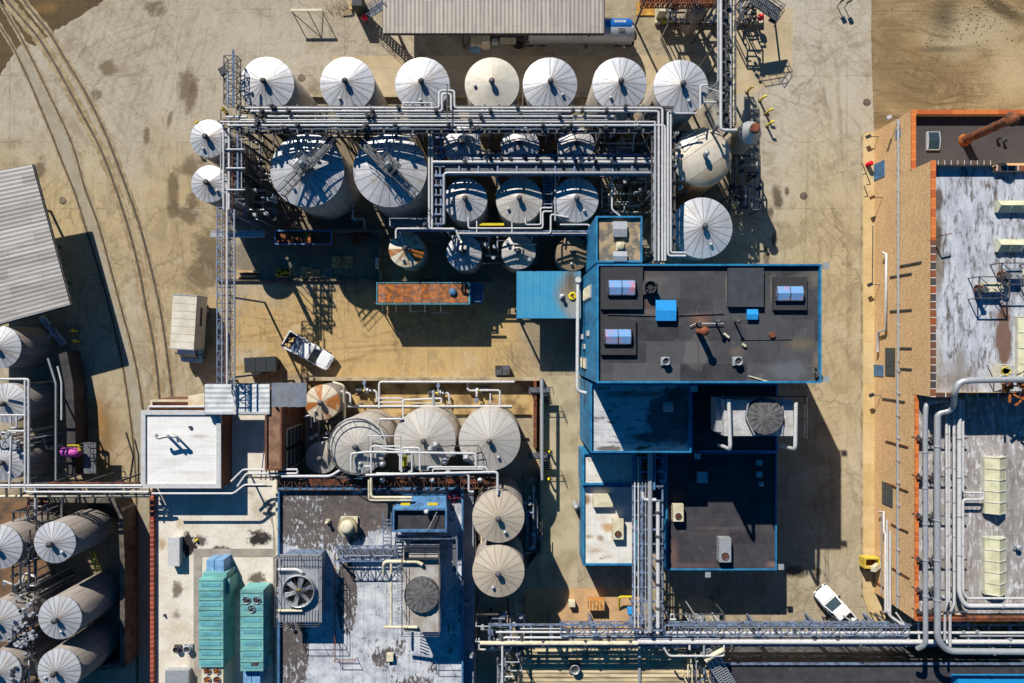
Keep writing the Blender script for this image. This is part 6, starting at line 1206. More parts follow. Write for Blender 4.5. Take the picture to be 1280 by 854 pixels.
# pump sets: one built, the rest copied
def pumpset():
    o = thing("pump_set", "", "pump", (0, 0, 0), "pump sets standing by the tanks")
    part("base_plate", MB().wbox(-.9, -.4, 0, .9, .4, .18), CONC, o, local=True); part("motor", MB().tube([(-.75, 0, .55), (-.05, 0, .55)], .27, 14), DARK, o, local=True)
    part("coupling", MB().tube([(-.05, 0, .55), (.3, 0, .55)], .12, 10), YELLOW, o, local=True); part("casing", MB().tube([(.3, 0, .55), (.62, 0, .55)], .33, 16), GALV, o, local=True)
    m = MB(); m.tube([(.45, 0, .8), (.45, 0, 1.5), (.45, .3, 1.6), (.45, 1.3, 1.6)], .11); m.tube([(.6, 0, .55), (1.3, 0, .55), (1.5, -.2, .55), (1.5, -1.2, .55)], .13); part("pipe", m, WHITE, o, local=True)
    m = MB(); m.lathe((.45, .9), [(.04, 1.6), (.04, 1.95), (.2, 1.95), (.2, 2.0)], 12); part("valve", m, STEELB, o, local=True); return o
ps0 = pumpset(); first = True
for (x, y, rz, l) in ((322, 222, .2, "pump set between the lattice tower rack and the biggest tank"), (455, 488, 0, "pump set in the sandy bund nearest the small rust patched tank"), (545, 491, 0, "pump set in the sandy bund behind the middle grey tank"), (602, 488, 3.14, "pump set in the sandy bund at its alley end"), (775, 250, 1.57, "pump set in the dark yard beside the small blue rimmed roof"), (782, 232, 1.57, "pump set near the dark steel behind the small blue rimmed roof"), (795, 195, 0, "pump set in shade under the slanted steel near the turning pipes"), (925, 248, 0, "pump set in the open skid beside the road"), (770, 180, .3, "pump set in shade past the last striped shadow tank"), (60, 430, 1, "pump set in the deep shade of the corrugated shed"), (66, 560, .3, "pump set near the purple motor"), (30, 730, 1.2, "pump set between the south west tanks"), (664, 640, 1.57, "pump set in the shaded strip beside the upper beige tank"), (664, 690, 1.57, "pump set in the shaded strip beside the lower beige tank"), (440, 275, 0, "pump set in deep shade between the two biggest tanks"), (330, 262, 0, "pump set in shade at the foot of the biggest tank"), (600, 300, 1.57, "pump set between the small front tanks"), (850, 838, 0, "pump set by the beige ribbed roof")):
    if first: ps0.location = W(x, y, 0); ps0.rotation_euler = (0, 0, rz); ps0["label"] = l; first = False
    else: dup(ps0, W(x, y, 0), l, rz)
# manifolds: seeded pipe clusters
def manifold(x0, y0, x1, y1, z0, z1, n, seed, lab, ms=(WHITE, GALV, STEEL), nm="pipe_manifold", r0=.05, r1=.12, valves=6):
    q = random.Random(seed); o = thing(nm, lab, "manifold", W((x0+x1)/2, (y0+y1)/2, 0), "pipe manifolds among the tanks")
    for i in range(n):
        z = q.uniform(z0, z1); x, y = q.uniform(x0, x1), q.uniform(y0, y1); P_ = [(x, y, z)]
        hor = q.random() < .5
        for k in range(q.randint(1, 3)):
            if hor: x = min(x1, max(x0, x+q.uniform(-1, 1)*(x1-x0)*.8))
            else: y = min(y1, max(y0, y+q.uniform(-1, 1)*(y1-y0)*.8))
            hor = not hor
            if abs(x-P_[-1][0])+abs(y-P_[-1][1]) > 3: P_.append((x, y, z))
        if len(P_) < 2: P_.append((x+6, y, z))
        c = W(*P_[-1]); m = MB().pipe(P_, q.uniform(r0, r1), 7); m.tube([c, (c.x, c.y, 0)], .07, 6)
        part("pipe", m, q.choice(ms), o)
    m = MB()
    for i in range(valves):
        c = W(q.uniform(x0, x1), q.uniform(y0, y1), z1); m.lathe((c.x, c.y), [(.16, c.z-.5), (.2, c.z-.3), (.05, c.z-.2), (.05, c.z+.1), (.2, c.z+.1), (.2, c.z+.15)], 10)
    part("valve", m, DARK if seed % 2 else GALV, o)
    m = MB()
    for x in (x0, x1):
        for y in (y0, y1): c = W(x, y, z1*.8); m.bar((c.x, c.y, 0), c, .12)
    for y in (y0, y1): m.bar(W(x0, y, z1*.8), W(x1, y, z1*.8), .12)
    for x in (x0, x1): m.bar(W(x, y0, z1*.8), W(x, y1, z1*.8), .12)
    part("frame", m, STEEL, o); return o
manifold(312, 160, 342, 215, 1, 4, 12, 1, "white pipe cluster between the lattice tower rack and the biggest tank")
manifold(305, 225, 345, 275, 1, 5, 16, 2, "dark pipe and conduit tangle below the lattice tower rack", (STEEL, STEELB, GALV))
manifold(745, 160, 815, 192, 2, 6, 22, 3, "tangle of dark steel pipes past the last back line tank", (STEEL, STEEL, GALV, STEELB))
manifold(752, 222, 812, 266, .5, 4, 26, 4, "dense shaded pipe tangle behind the small blue rimmed roof", (STEEL, GALV, CREAM))
manifold(912, 195, 950, 262, 1, 4, 26, 5, "open framed skid of white pipes beside the road", (WHITE, GALV, STEEL, CREAM), valves=12)
manifold(843, 165, 860, 240, 3, 8, 10, 6, "narrow dark pipe bundle beside the tan domed tank", (STEEL, STEELB))
manifold(16, 640, 45, 740, 3, 7.2, 24, 7, "pipe column between the south west tanks, upper half", (WHITE, GALV, STEELB, STEEL), valves=10)
manifold(12, 745, 42, 808, 3, 7.6, 34, 8, "dense valve manifold in the middle of the south west tanks", (WHITE, CREAM, STEELB, STEEL, GALV), valves=20)
manifold(14, 812, 46, 860, 3, 7.4, 18, 9, "pipe tangle at the lower end of the south west tanks", (WHITE, STEELB, STEEL), valves=8)
manifold(0, 540, 34, 560, 3, 6, 14, 10, "white valve cluster over the stained white tank", (WHITE, GALV), valves=10)
manifold(35, 620, 60, 660, 2, 6, 12, 11, "rusty brown pipe tangle under the west pipe rack", (STEEL, RUST, GALV))
manifold(655, 600, 672, 690, .5, 3, 20, 12, "row of small pipes in shade along the bund wall beside the beige tanks", (STEELB, STEEL, GALV))
manifold(592, 618, 604, 720, 2, 5, 14, 13, "slim white pipe column between the grey ledge and the beige tanks", (WHITE, CREAM, GALV), valves=6)
manifold(595, 768, 655, 812, 2, 6, 20, 14, "pipe tangle where the south rack starts", (WHITE, STEELB, STEEL))
manifold(622, 810, 652, 860, 3, 6.5, 14, 15, "upright pipe bundle at the edge of the beige ribbed roof", (WHITE, GALV, STEELB))
manifold(838, 768, 905, 812, 2, 6, 22, 16, "pipe tangle where the vertical rack meets the south rack", (GALV, WHITE, STEELB))
manifold(860, 812, 888, 860, 3, 6.2, 14, 17, "pipe bundle beside the slanting conveyor", (GALV, CREAM, STEELB))
manifold(565, 295, 670, 330, 1, 5.2, 20, 18, "thin pipes draped over the small front tanks", (STEEL, WHITE, GALV))
manifold(560, 188, 740, 196, 4, 6, 12, 19, "thin pipes threading under the lower rack", (STEEL, GALV))
manifold(835, 5, 895, 30, 1, 4, 26, 20, "dark pipe and duct tangle inside the white kerbed pad at the north", (STEEL, DARK, GALV), valves=12)
manifold(925, 0, 945, 24, 1, 4, 14, 21, "dark pipe tangle at the stair end of the kerbed pad", (STEEL, STEELB))
manifold(388, 510, 425, 560, 1, 3.4, 12, 22, "dark pipes between the two small tanks beside the brick window block", (STEEL, GALV))
manifold(1060, 786, 1130, 800, 5, 5.9, 8, 23, "thin service lines under the south rack near the white truck", (STEEL, GALV), valves=3)
manifold(350, 700, 346, 770, 6.3, 8, 6, 24, "thin service pipes on the west side of the open fan tower", (STEEL, CREAM), valves=3)
manifold(370, 150, 520, 172, 3, 8, 34, 25, "hanging pipes under the longest rack behind the two biggest tanks", (STEEL, STEELB, GALV, CREAM), valves=12)
manifold(1200, 788, 1285, 800, 5, 6.6, 14, 26, "short struts and lines along the south rack by the yellow trailer", (GALV, STEELB), valves=4)
# conveyor
o = thing("slanting_conveyor", "slanting ribbed steel conveyor at the south edge beside the pipe bundle", "conveyor", W(900, 840, 0)); m = MB(); a_, b_ = W(884, 812, 6.2), W(925, 880, 3.5); d = (b_-a_).normalized(); s = Vector((-d.y, d.x, 0))*.75
for q in (-1, -.33, .33, 1): m.bar(a_+s*q, b_+s*q, .14)
for i in range(26): p = a_+(b_-a_)*(i/26); m.bar(p-s, p+s, .09)
part("ladder_frame", m, GALV, o); part("post", MB().bar(W(893, 825, 5.5), (W(893, 825, 5.5).x, W(893, 825, 5.5).y, 0), .2), STEEL, o)
m = MB(); m.pipe([(905, 812, 6.6), (893, 818, 6.4), (882, 826, 6.2)], .3); solo("dusty_duct", "short thick pale duct at the head of the slanting conveyor", "duct", m, CREAM)
# ---------------- bund walls, kerbs ----------------
def wallrun(name, lab, pts, z, t, mat, cat="wall"):
    m = MB(); P = [W(x, y, z) for x, y in pts]; L_ = []; Rr = []
    for i, p in enumerate(P):
        a = (P[i]-P[i-1]).normalized() if i else None; b = (P[i+1]-P[i]).normalized() if i < len(P)-1 else None
        d = ((a or b)+(b or a)).normalized(); nn = Vector((-d.y, d.x, 0))
        k = t/2/max(.5, nn.dot(Vector((-(b or a).y, (b or a).x, 0)))); L_.append(p+nn*k); Rr.append(p-nn*k)
    poly = [(q.x, q.y) for q in L_]+[(q.x, q.y) for q in Rr[::-1]]
    m.prism(poly, 0, z); return solo(name, lab, cat, m, mat)
wallrun("bund_wall", "tan concrete bund wall along the yard and alley sides of the big grey tanks", [(380, 474), (677, 474), (677, 688), (660, 712)], 1.3, .35, CONC)
wallrun("bund_wall", "curved dirty bund wall enclosing the tall south west tanks", [(60, 625), (140, 626), (150, 640), (153, 700), (153, 832), (120, 836)], 2.6, .5, M("sooty_concrete", C(112, 104, 94), C(76, 70, 64), 1))
wallrun("bund_wall", "low kerb wall behind the long row of white cone tanks", [(350, 119.5), (840, 119.5)], .5, .3, CONC)
wallrun("bund_wall", "low concrete kerb between the shaded slab and the yellow yard", [(272, 350), (465, 350), (612, 350)], .3, .25, CONCD)
wallrun("bund_wall", "rusty upright beam beside the alley, inside the tan bund wall", [(669, 476), (669, 560)], 1.6, .3, RUST)
wallrun("bund_wall", "white kerb round the machinery pad at the north edge", [(821, -10), (821, 26.5), (952, 26.5), (952, -10)], .5, .3, CREAM)
wallrun("bund_wall", "dark low wall between the two biggest tanks and the shaded slab", [(415, 288), (475, 288), (475, 350)], 1.2, .3, CONCD)
m = MB(); m.pipe([(677.5, 474, 3.2), (677.5, 600, 3.2)], .2); solo("standpipe_main", "grey pipe running along the top of the tan bund wall by the alley", "pipe", m, GALV)
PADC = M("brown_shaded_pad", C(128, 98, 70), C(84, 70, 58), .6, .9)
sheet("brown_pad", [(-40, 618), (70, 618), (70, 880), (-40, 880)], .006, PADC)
sheet("bund_sand", [(382, 476), (675, 476), (675, 520), (382, 520)], .008, M("bund_sand_soil", C(196, 166, 112), C(130, 104, 70), .5, .95))
sheet("alley_floor", [(676, 470), (722, 470), (722, 780), (676, 780)], .006, M("alley_concrete", C(186, 172, 142), C(158, 144, 116), .35, .9))
sheet("workshop_slab", [(655, 735), (800, 735), (800, 790), (655, 790)], .010, M("orange_tan_slab", C(205, 165, 120), C(180, 148, 112), .7, .9))
for y, yy, l in ((484, 494, "steel stair landing over the bund wall at its yard corner"), (566, 578, "steel stair landing over the bund wall halfway down the alley")):
    o = thing("stair_landing", l, "stair", W(682, y, 0), "stair landings over the bund wall")
    part("landing", MB().box(661, y, 688, y+8, 1.7, 1.78), GRATE, o); m = MB()
    for i in range(6): m.box(676+i*.5, y+9+i*2.2, 688+i*.5, y+10.6+i*2.2, 1.6-i*.26, 1.66-i*.26)
    part("tread", m, STEEL, o); part("railing", rails(MB(), [W(x, q, 1.78) for x, q in ((661, y+8), (661, y), (690, y), (692, y+9))], 1.0, .8, .05), STEEL, o)
    part("leg", MB().bar(W(663, y+4, 0), W(663, y+4, 1.7), .12), STEEL, o)
# ---------------- vehicles ----------------
def section_body(secs, n=10):
    """secs: (x, half width, z low, z high, corner) front to back -> rounded box loft"""
    m = MB(); vs = []
    for x, hw, z0, z1, c in secs:
        pr = [(-hw, z0), (-hw, z1-c), (-hw+c, z1), (hw-c, z1), (hw, z1-c), (hw, z0)]
        vs += [(x, y, z) for y, z in pr]
    k = 6; fs = [[j*k+i, j*k+(i+1) % k, (j+1)*k+(i+1) % k, (j+1)*k+i] for j in range(len(secs)-1) for i in range(k)]
    fs += [list(range(k))[::-1], list(range((len(secs)-1)*k, len(secs)*k))]
    fs = [f[::-1] for f in fs]; return m.add(vs, fs)
def wheel(o, x, y, r=.38, w_=.26):
    t_ = part("wheel", MB().tube([(x, y-w_/2, r), (x, y+w_/2, r)], r, 20), BLACK, o, local=True); part("rim", MB().tube([(x, y-w_/2-.01, r), (x, y+w_/2+.01, r)], r*.6, 14), GALV, t_, local=True)
def pickup(lab, loc, rz, L=5.6, crew=True, cargo=True):
    o = thing("pickup_truck", lab, "pickup truck", loc, "white pickup trucks", rz); h = L/2
    body = section_body([(h, .62, .5, .78, .1), (h-.12, .85, .42, .95, .12), (h-.45, .93, .4, 1.06, .12), (h-1.35, .96, .4, 1.12, .1), (h-1.5, .96, .4, 1.12, .06), (h-3.9, .97, .4, 1.12, .06), (h-3.92, .97, .4, .62, .03)])
    part("body", body, CAR, o, local=True)
    part("hood_crease", section_body([(h-.3, .5, 1.0, 1.075, .04), (h-1.3, .62, 1.0, 1.15, .04)]), CAR, o, local=True)
    bw_ = .97; m = MB(); m.wbox(-h+.1, -bw_, .45, -h+1.78, -bw_+.1, 1.15).wbox(-h+.1, bw_-.1, .45, -h+1.78, bw_, 1.15).wbox(-h, -bw_, .45, -h+.1, bw_, 1.12).wbox(-h+.1, -bw_+.1, .45, -h+1.78, bw_-.1, .62)
    part("bed", m, CAR, o, local=True)
    part("bed_liner", MB().wbox(-h+.1, -bw_+.1, .62, -h+1.78, bw_-.1, .66), DARK, o, local=True)
    x0, x1 = h-1.55, h-3.85
    cab = section_body([(x0, .84, 1.1, 1.14, .03), (x0-.75, .74, 1.1, 1.72, .1), (x0-1.1, .74, 1.1, 1.8, .12), (x1+.35, .74, 1.1, 1.8, .12), (x1, .78, 1.1, 1.3, .1)])
    part("cab_glass", cab, GLASS, o, local=True)
    part("roof", section_body([(x0-.72, .70, 1.70, 1.76, .05), (x0-1.0, .73, 1.74, 1.85, .06), (x1+.4, .73, 1.74, 1.85, .06), (x1+.25, .70, 1.62, 1.72, .05)]), CAR, o, local=True)
    m = MB()
    for s in (-1, 1):
        m.bar((x0-.05, s*.82, 1.14), (x0-.8, s*.72, 1.76), .07); m.bar((x0-1.55, s*.9, 1.12), (x0-1.5, s*.73, 1.78), .08); m.bar((x1+.05, s*.86, 1.12), (x1+.35, s*.72, 1.78), .08)
    part("pillar", m, CAR, o, local=True)
    for s in (-1, 1):
        part("mirror", MB().wbox(x0-.35, s*1.02-.12, 1.08, x0-.2, s*1.02+.12, 1.32), DARK, o, local=True); part("headlight", MB().wbox(h-.1, s*.68-.16, .68, h-.02, s*.68+.16, .86), GLASS, o, local=True); part("tail_light", MB().wbox(-h-.02, s*.86-.08, .7, -h+.02, s*.86+.08, 1.0), RED, o, local=True)
        wheel(o, h-1.0, s*.86); wheel(o, -h+1.1, s*.86)
    part("grille", MB().wbox(h-.02, -.45, .58, h+.03, .45, .8), BLACK, o, local=True); part("bumper", MB().wbox(-h-.1, -.85, .45, -h, .85, .62), STEEL, o, local=True)
    if cargo:
        q = random.Random(4); c = MB()
        for i in range(9): c.rbox((-h+.3+q.uniform(0, .5), q.uniform(-.7, .7), .66), q.uniform(.15, .4), q.uniform(.1, .3), q.uniform(.1, .35), q.uniform(0, 3))
        part("cargo", c, WOODP, o, local=True); part("cargo_sheet", MB().wbox(-h+1.05, -.84, .68, -h+1.7, .84, .9), FABRIC, o, local=True)
    return o
pickup("white pickup with loaded bed parked on the yellow yard beside the green skip", W(388.5, 439, 0)+Vector((0, 0, 0)), math.radians(-30), 5.7)
pickup("white pickup parked near the south pipe rack with its nose towards the blue building's shadow", W(1038.5, 754, 0), math.radians(131), 4.9, cargo=False)
# box truck
o = thing("box_truck", "box truck with long cream roof and pale blue cab beside the lattice bridge", "truck", W(248, 410, 0), None, math.radians(-93.5))
part("cargo_box", MB().wbox(-3.4, -1.25, 1.0, 2.3, 1.25, 3.5), M("cream_truck_box", C(226, 218, 200), C(208, 198, 178), .6, .5), o, local=True)
part("box_trim", MB().wbox(-3.42, -1.28, .95, -3.3, 1.28, 3.53).wbox(2.22, -1.28, .95, 2.34, 1.28, 3.53), GALV, o, local=True)
part("cab", section_body([(3.75, .95, .6, 1.1, .1), (3.7, 1.05, .5, 1.35, .12), (3.35, 1.08, .5, 1.5, .12), (2.4, 1.1, .5, 2.0, .12), (2.3, 1.1, .5, 2.0, .1)]), PBL, o, local=True)
part("windshield", MB().add([(3.3, -.95, 1.52), (3.3, .95, 1.52), (2.85, .9, 2.4), (2.85, -.9, 2.4), (2.36, -.9, 2.4), (2.36, .9, 2.4), (2.36, -.95, 1.9), (2.36, .95, 1.9)], [[0, 1, 2, 3], [3, 2, 5, 4], [0, 3, 4, 6], [1, 7, 5, 2]]), GLASS, o, local=True)
part("cab_roof", MB().wbox(2.36, -.92, 2.4, 2.9, .92, 2.5), CAR, o, local=True); part("chassis", MB().wbox(-3.3, -.5, .6, 3.2, .5, .95), STEEL, o, local=True)
for s in (-1, 1):
    wheel(o, 2.9, s*.95, .46, .3); wheel(o, -1.9, s*.95, .46, .4); part("mirror", MB().wbox(2.8, s*1.3-.1, 1.5, 2.9, s*1.3+.1, 2.1), DARK, o, local=True); part("headlight", MB().wbox(3.7, s*.8-.15, .75, 3.78, s*.8+.15, .98), WHITE, o, local=True)
for i in range(1, 7): part("roof_bow", MB().wbox(-3.3+i*.8, -1.22, 3.5, -3.27+i*.8, 1.22, 3.515), GALV, o, local=True)
part("side_stripe", MB().wbox(-2.2, 1.25, 2.0, -.2, 1.26, 2.5), DARK, o, local=True)
# dumpsters
o = thing("green_skip", "dark green two lid skip on the yellow yard beside the white pickup", "skip", W(331, 455.5, 0), None, math.radians(3))
part("bin", MB().prism([(-1.75, -.8), (1.75, -.8), (1.75, .75), (-1.75, .75)], .1, 1.3, [(-1.6, -.65), (1.6, -.65), (1.6, .6), (-1.6, .6)]), GREEN, o, local=True)
for x in (-1.15, 0, 1.15): part("lid", MB().wbox(x-.53, -.78, 1.31, x+.53, .72, 1.37), DARK, o, local=True)
part("lid_rib", MB().wbox(-.62, -.78, 1.31, -.56, .75, 1.42).wbox(.56, -.78, 1.31, .62, .75, 1.42), GREEN, o, local=True); part("hinge_bar", MB().bar((-1.75, .78, 1.3), (1.75, .78, 1.3), .1), GREEN, o, local=True)
o = thing("black_bin", "small black bin with twin lids by the bund wall corner", "bin", W(627.5, 463, 0)); m = MB(); m.box(619, 457.5, 637, 469, .05, 1.1); part("body", m, DARK, o); part("lid", MB().box(619, 457, 627.5, 469, 1.1, 1.16).box(628.5, 457, 637, 469, 1.1, 1.16), STEEL, o)
# rusty wagon
RUSTW = membrane("rust_eaten_wagon_roof", C(186, 108, 40), C(120, 74, 44), .95, .42, .56, scale=2.2, peel=(C(150, 165, 165), .60, .66, 2.4, (1, .6, 1)), seamf=.5, swap=True)
WBL = M("faded_turquoise_paint", C(90, 165, 180), C(80, 130, 145), 1.5)
o = thing("rusty_wagon", "long rust covered wagon with faded turquoise edges, half in tank shade", "wagon", W(538, 370, 0)); part("body", MB().box(471, 353.5, 587, 380, .9, 3.5), WBL, o); part("roof", MB().box(472.5, 355, 585, 378.5, 3.5, 3.56), RUSTW, o); part("top_rim", MB().ring(470.5, 353, 587.5, 380.5, 3.5, 3.62, .08), WBL, o)
part("end_platform", MB().box(588, 355, 604, 379, .9, 1.1), BLUED, o); part("end_rail", rails(MB(), [W(x, y, 1.1) for x, y in ((588, 356), (604, 356), (604, 378), (588, 378))], 1.6, 1.2, .07), BLUED, o)
part("roof_hatch", MB().lathe(tuple(W(566, 365, 3.7))[:2], [(.4, 3.56), (.4, 3.75), (.3, 3.85), (.05, 3.88)], 18), BLUED, o)
for x in (485, 575):
    for dx in (-1.0, 1.0):
        c = W(x, 370, .5)
        for s in (-.8, .8): part("wheel", MB().tube([(c.x+dx, c.y+s-.07, .48), (c.x+dx, c.y+s+.07, .48)], .46, 20), RUST, o)
for x in (478, 495, 513, 531, 551): part("side_ladder", MB().bar(W(x, 381, 3.0), W(x, 389.5, 2.2), .09).bar(W(x, 389.5, 2.2), W(x, 389.5, .3), .09), GALV, o)
part("side_step", MB().bar(W(512, 389, 2.2), W(534, 389, 2.2), .1).bar(W(540, 391, 2.0), W(562, 391, 2.0), .1), CREAM, o)
o = thing("rusty_flat_wagon", "short rusty red flat wagon in shade under the two biggest tanks", "wagon", W(378, 298, 0)); part("deck", MB().box(343, 288, 412, 304, .9, 2.6), RUST, o); part("rim", MB().ring(342.5, 287.5, 415, 306, 2.6, 2.8, .15), BLUED, o)
part("load", MB().box(380, 289.5, 388, 303.5, 2.6, 3.1).box(352, 297, 356, 302, 2.6, 3.0).box(362, 298, 366, 302, 2.6, 2.9), RUSTO, o)
for x in (352, 404):
    c = W(x, 297, .5)
    for s in (-.8, .8): part("wheel", MB().tube([(c.x, c.y+s-.07, .45), (c.x, c.y+s+.07, .45)], .43, 18), STEEL, o)
# white beam on stands at lattice bridge foot, low shelter
m = MB(); m.box(263, 290.5, 330, 296.5, 3.0, 3.3); m.bar(W(264, 289, 3.3), W(330, 289, 3.3), .12); solo("pale_beam", "wide pale beam passing under the lattice bridge, blue in the shade", "beam", m, GALV)
m = MB(); m.box(297, 338, 321, 340.6, 0, .9); m.box(296, 344, 320, 346.5, 0, .5); solo("timber_stack", "short timber beams stacked on the kerb under the lattice bridge", "timber", m, WOODP)
# pallets
def pallet(loc, lab, rz=0, n=1):
    o = thing("pallet", lab, "pallet", loc, "wooden pallets on the shaded slab", rz)
    for k in range(n):
        m = MB(); b = k*.15
        for i in range(7): m.wbox(-.6, -.58+i*.18, b+.1, .6, -.46+i*.18, b+.13)
        for y in (-.5, 0, .5): m.wbox(-.6, y-.04, b, .6, y+.04, b+.098)
        part("tray", m, WOODP, o, local=True)
    return o
for x, y, l, rz in ((422.5, 328, "upper left of two wooden pallets side by side in the shade", 1.57), (434.5, 328, "right one of two wooden pallets side by side in the shade", 0), (384, 341, "pallet with pale blocks lying across the kerb in the lattice shadow", 0), (394, 344, "pallet with thin slats beside the sunlit slab strip", .1)): pallet(W(x, y, 0), l.replace("upper left", "first").replace("right one", "second"), rz, 2)
o = thing("crate_of_parts", "open crate of yellow green parts at the kerb edge", "crate", W(352, 340, 0)); part("tray", MB().ring(344, 335, 362, 346, .05, .6, .06), WOODP, o); m = MB(); q = random.Random(2)
for i in range(10): c = W(347+i*1.5, 338+q.uniform(0, 6), .3); m.lathe((c.x, c.y), [(.12, .1), (.12, .75)], 8)
part("contents", m, YELLOW, o)
for i, (x, y) in enumerate(((441, 296), (449, 293), (456, 297), (444, 303))):
    c = W(x, y, .9); solo("steel_drum", ("brown drum nearest the dark low wall", "brown drum at the back of the four in shade", "brown drum nearest the rust striped tank among the four", "brown drum standing in front of the other three")[i], "drum", MB().lathe((c.x, c.y), [(.29, 0), (.29, .88), (.26, .88), (.26, .85)], 18), RUST, "brown drums in the shade")
o = thing("white_post_box", "narrow white cabinet by the dark wall left of the rust striped tank", "cabinet", W(471, 328, 0)); o["label"] = "narrow white cabinet on the dark wall beside the rust striped tank"; part("body", MB().box(469, 322, 472.5, 335, 0, 1.7), CREAM, o); part("door", MB().box(469.4, 323, 472.1, 334, 1.7, 1.74), GALV, o)
# tanker trailer and lorry under the canopy
o = thing("tanker_trailer", "long silver tanker trailer under the taupe canopy, its tail in the sun", "tanker trailer", W(720, 44, 0)); c0, c1 = W(660, 43, 2), W(792, 43, 2)
part("tank_barrel", MB().tube([(c0.x, c0.y, 2.2), (c0.x+.2, c0.y, 2.2), (c1.x-.3, c1.y, 2.2), (c1.x, c1.y, 2.2)], [.7, .98, .98, .7], 28), GALV, o)
part("hazard_lid", MB().wbox(c1.x-1.8, c1.y-.25, 3.1, c1.x-1.1, c1.y+.1, 3.25), STEEL, o)
part("frame", MB().wbox(c0.x, c0.y-.5, .9, c1.x-.5, c0.y+.5, 1.2), STEEL, o)
for x in (663, 678, 772, 787):
    c = W(x, 43, .5)
    for s in (-.95, .95): part("wheel", MB().tube([(c.x, c.y+s-.18, .5), (c.x, c.y+s+.18, .5)], .5, 20), BLACK, o)
part("fender", MB().box(764, 50, 790, 56, 1.1, 1.16).box(658, 50, 693, 56, 1.1, 1.16), GALV, o)
m = MB()
for i in range(4): c = W(662+i*5.5, 47.5, 2.4); m.lathe((c.x, c.y), [(.16, 2.2), (.16, 2.75)], 12)
part("yellow_cap", m, YELLOW, o)
o = thing("semi_tractor", "pale green truck cab and chassis poking out from under the taupe canopy", "truck", W(615, 46, 0))
a, c = W(592, 57, 2), W(612, 34, 2); part("cab", MB().wbox(a.x+.9, a.y, .9, c.x, c.y, 2.9), CREAM, o); part("hood", MB().wbox(a.x-.3, a.y+.2, .9, a.x+.9, c.y-.2, 1.8), CREAM, o); part("fender", MB().tube([(a.x+.1, a.y-.05, .7), (a.x+.1, a.y+.4, .7)], .62, 18), PBL, o)
part("windshield", MB().add([(a.x+.9, a.y+.1, 1.85), (a.x+.9, c.y-.1, 1.85), (a.x+1.3, c.y-.1, 2.92), (a.x+1.3, a.y+.1, 2.92)], [[3, 2, 1, 0]]), GLASS, o)
part("chassis", MB().box(612, 40, 660, 50, .9, 1.15), STEEL, o); part("fuel_tank", MB().tube([W(615, 53, 1), W(622, 53, 1)], .35, 14), GALV, o); part("catwalk_plate", MB().box(625, 47, 645, 55, 1.2, 1.26), CREAM, o)
for x in (597, 648):
    c = W(x, 46, .5)
    for s in (-.95, .95): part("wheel", MB().tube([(c.x, c.y+s-.18, .5), (c.x, c.y+s+.18, .5)], .5, 20), BLACK, o)
TB = plain("tank_blue_paint", C(35, 110, 190), .35); c0, c1 = W(735, 34, 2.4), W(791, 34, 2.4)
o = thing("blue_cylinder", "bright blue cylinder with small white lettering beside the tanker trailer", "tank", ((c0.x+c1.x)/2, c0.y, 0)); part("barrel", MB().tube([(c0.x, c0.y, 2.3), (c1.x-.3, c0.y, 2.3), (c1.x-.05, c0.y, 2.3)], [.9, .9, .6], 26), TB, o); m = MB()
for i in range(7): x = W(768+i*2.0, 32.5, 3.2).x; m.wbox(x, c0.y+.15, 3.1, x+(.13 if i % 3 else .2), c0.y+.38, 3.19)
part("lettering", m, WHITE, o)
for x in (745, 780): part("saddle", MB().box(x-2, 28, x+2, 40, 0, 1.5), STEEL, o)
# north pad machinery
c = W(873, 9, 5.2); o = thing("leaning_vessel", "pinkish capped grey vessel standing on the kerbed north pad", "vessel", (c.x, c.y, 0)); part("shell", MB().lathe((c.x, c.y), [(.95, 1), (.95, 4.8), (.6, 5.2), (.05, 5.3)], 26), S_BRN, o)
for s in (-1, 1): part("leg", MB().bar((c.x+s*.7, c.y, 0), (c.x+s*.7, c.y, 1.2), .15), STEEL, o)
solo("ochre_mound", "flat ochre spill tray on the ground by the kerbed north pad", "tray", MB().box(796, 2, 819, 19, 0, .15), M("ochre_spill", C(215, 165, 75), C(165, 120, 60), 1.5, .9))
o = thing("yellow_gate", "yellow and black safety barrier on the kerbed pad", "barrier", W(838, 26, 0)); part("beam", MB().box(828, 24.5, 848, 28, 1.0, 1.2), YELLOW, o); part("leg", MB().box(828, 25, 829.5, 27.5, 0, 1.0), STEEL, o); part("leg", MB().box(846.5, 25, 848, 27.5, 0, 1.0), STEEL, o)
solo("control_cabinet", "cream control cabinet on the kerbed north pad", "cabinet", MB().box(824, 3, 835, 14, 0, 2.2), CREAM)
def stairs(name, lab, a, b, z0, z1, wd, n, mat=STEEL, group=None):
    A, B = W(*a, z0), W(*b, z1); o = thing(name, lab, "stairs", ((A.x+B.x)/2, (A.y+B.y)/2, 0), group); d = Vector((B.x-A.x, B.y-A.y, 0)).normalized(); s = Vector((-d.y, d.x, 0))*wd/2
    m = MB(); m.bar(A+s, B+s, .12); m.bar(A-s, B-s, .12); part("stringer", m, mat, o); m = MB(); an = math.atan2(d.y, d.x)
    for i in range(n): p = A+(B-A)*((i+.5)/n); m.rbox((p.x, p.y, p.z-.03), .26, wd, .05, an)
    part("tread", m, GRATE, o); m = rails(MB(), [A+s, B+s], 1.0, 1.1, .05); rails(m, [A-s, B-s], 1.0, 1.1, .05); part("railing", m, mat, o)
    q = A+(B-A)*.95; part("post", MB().bar((q.x, q.y, 0), q, .12), mat, o); return o
stairs("steel_stairs", "blue grey steel stairs climbing to the taupe canopy's open side", (457, 20), (484, 3), .3, 4.0, 1.0, 16, STEELB)
stairs("steel_stairs", "dark steel stairs at the road end of the kerbed north pad", (974, 20), (940, -4), 3.2, 4.6, 1.3, 16)
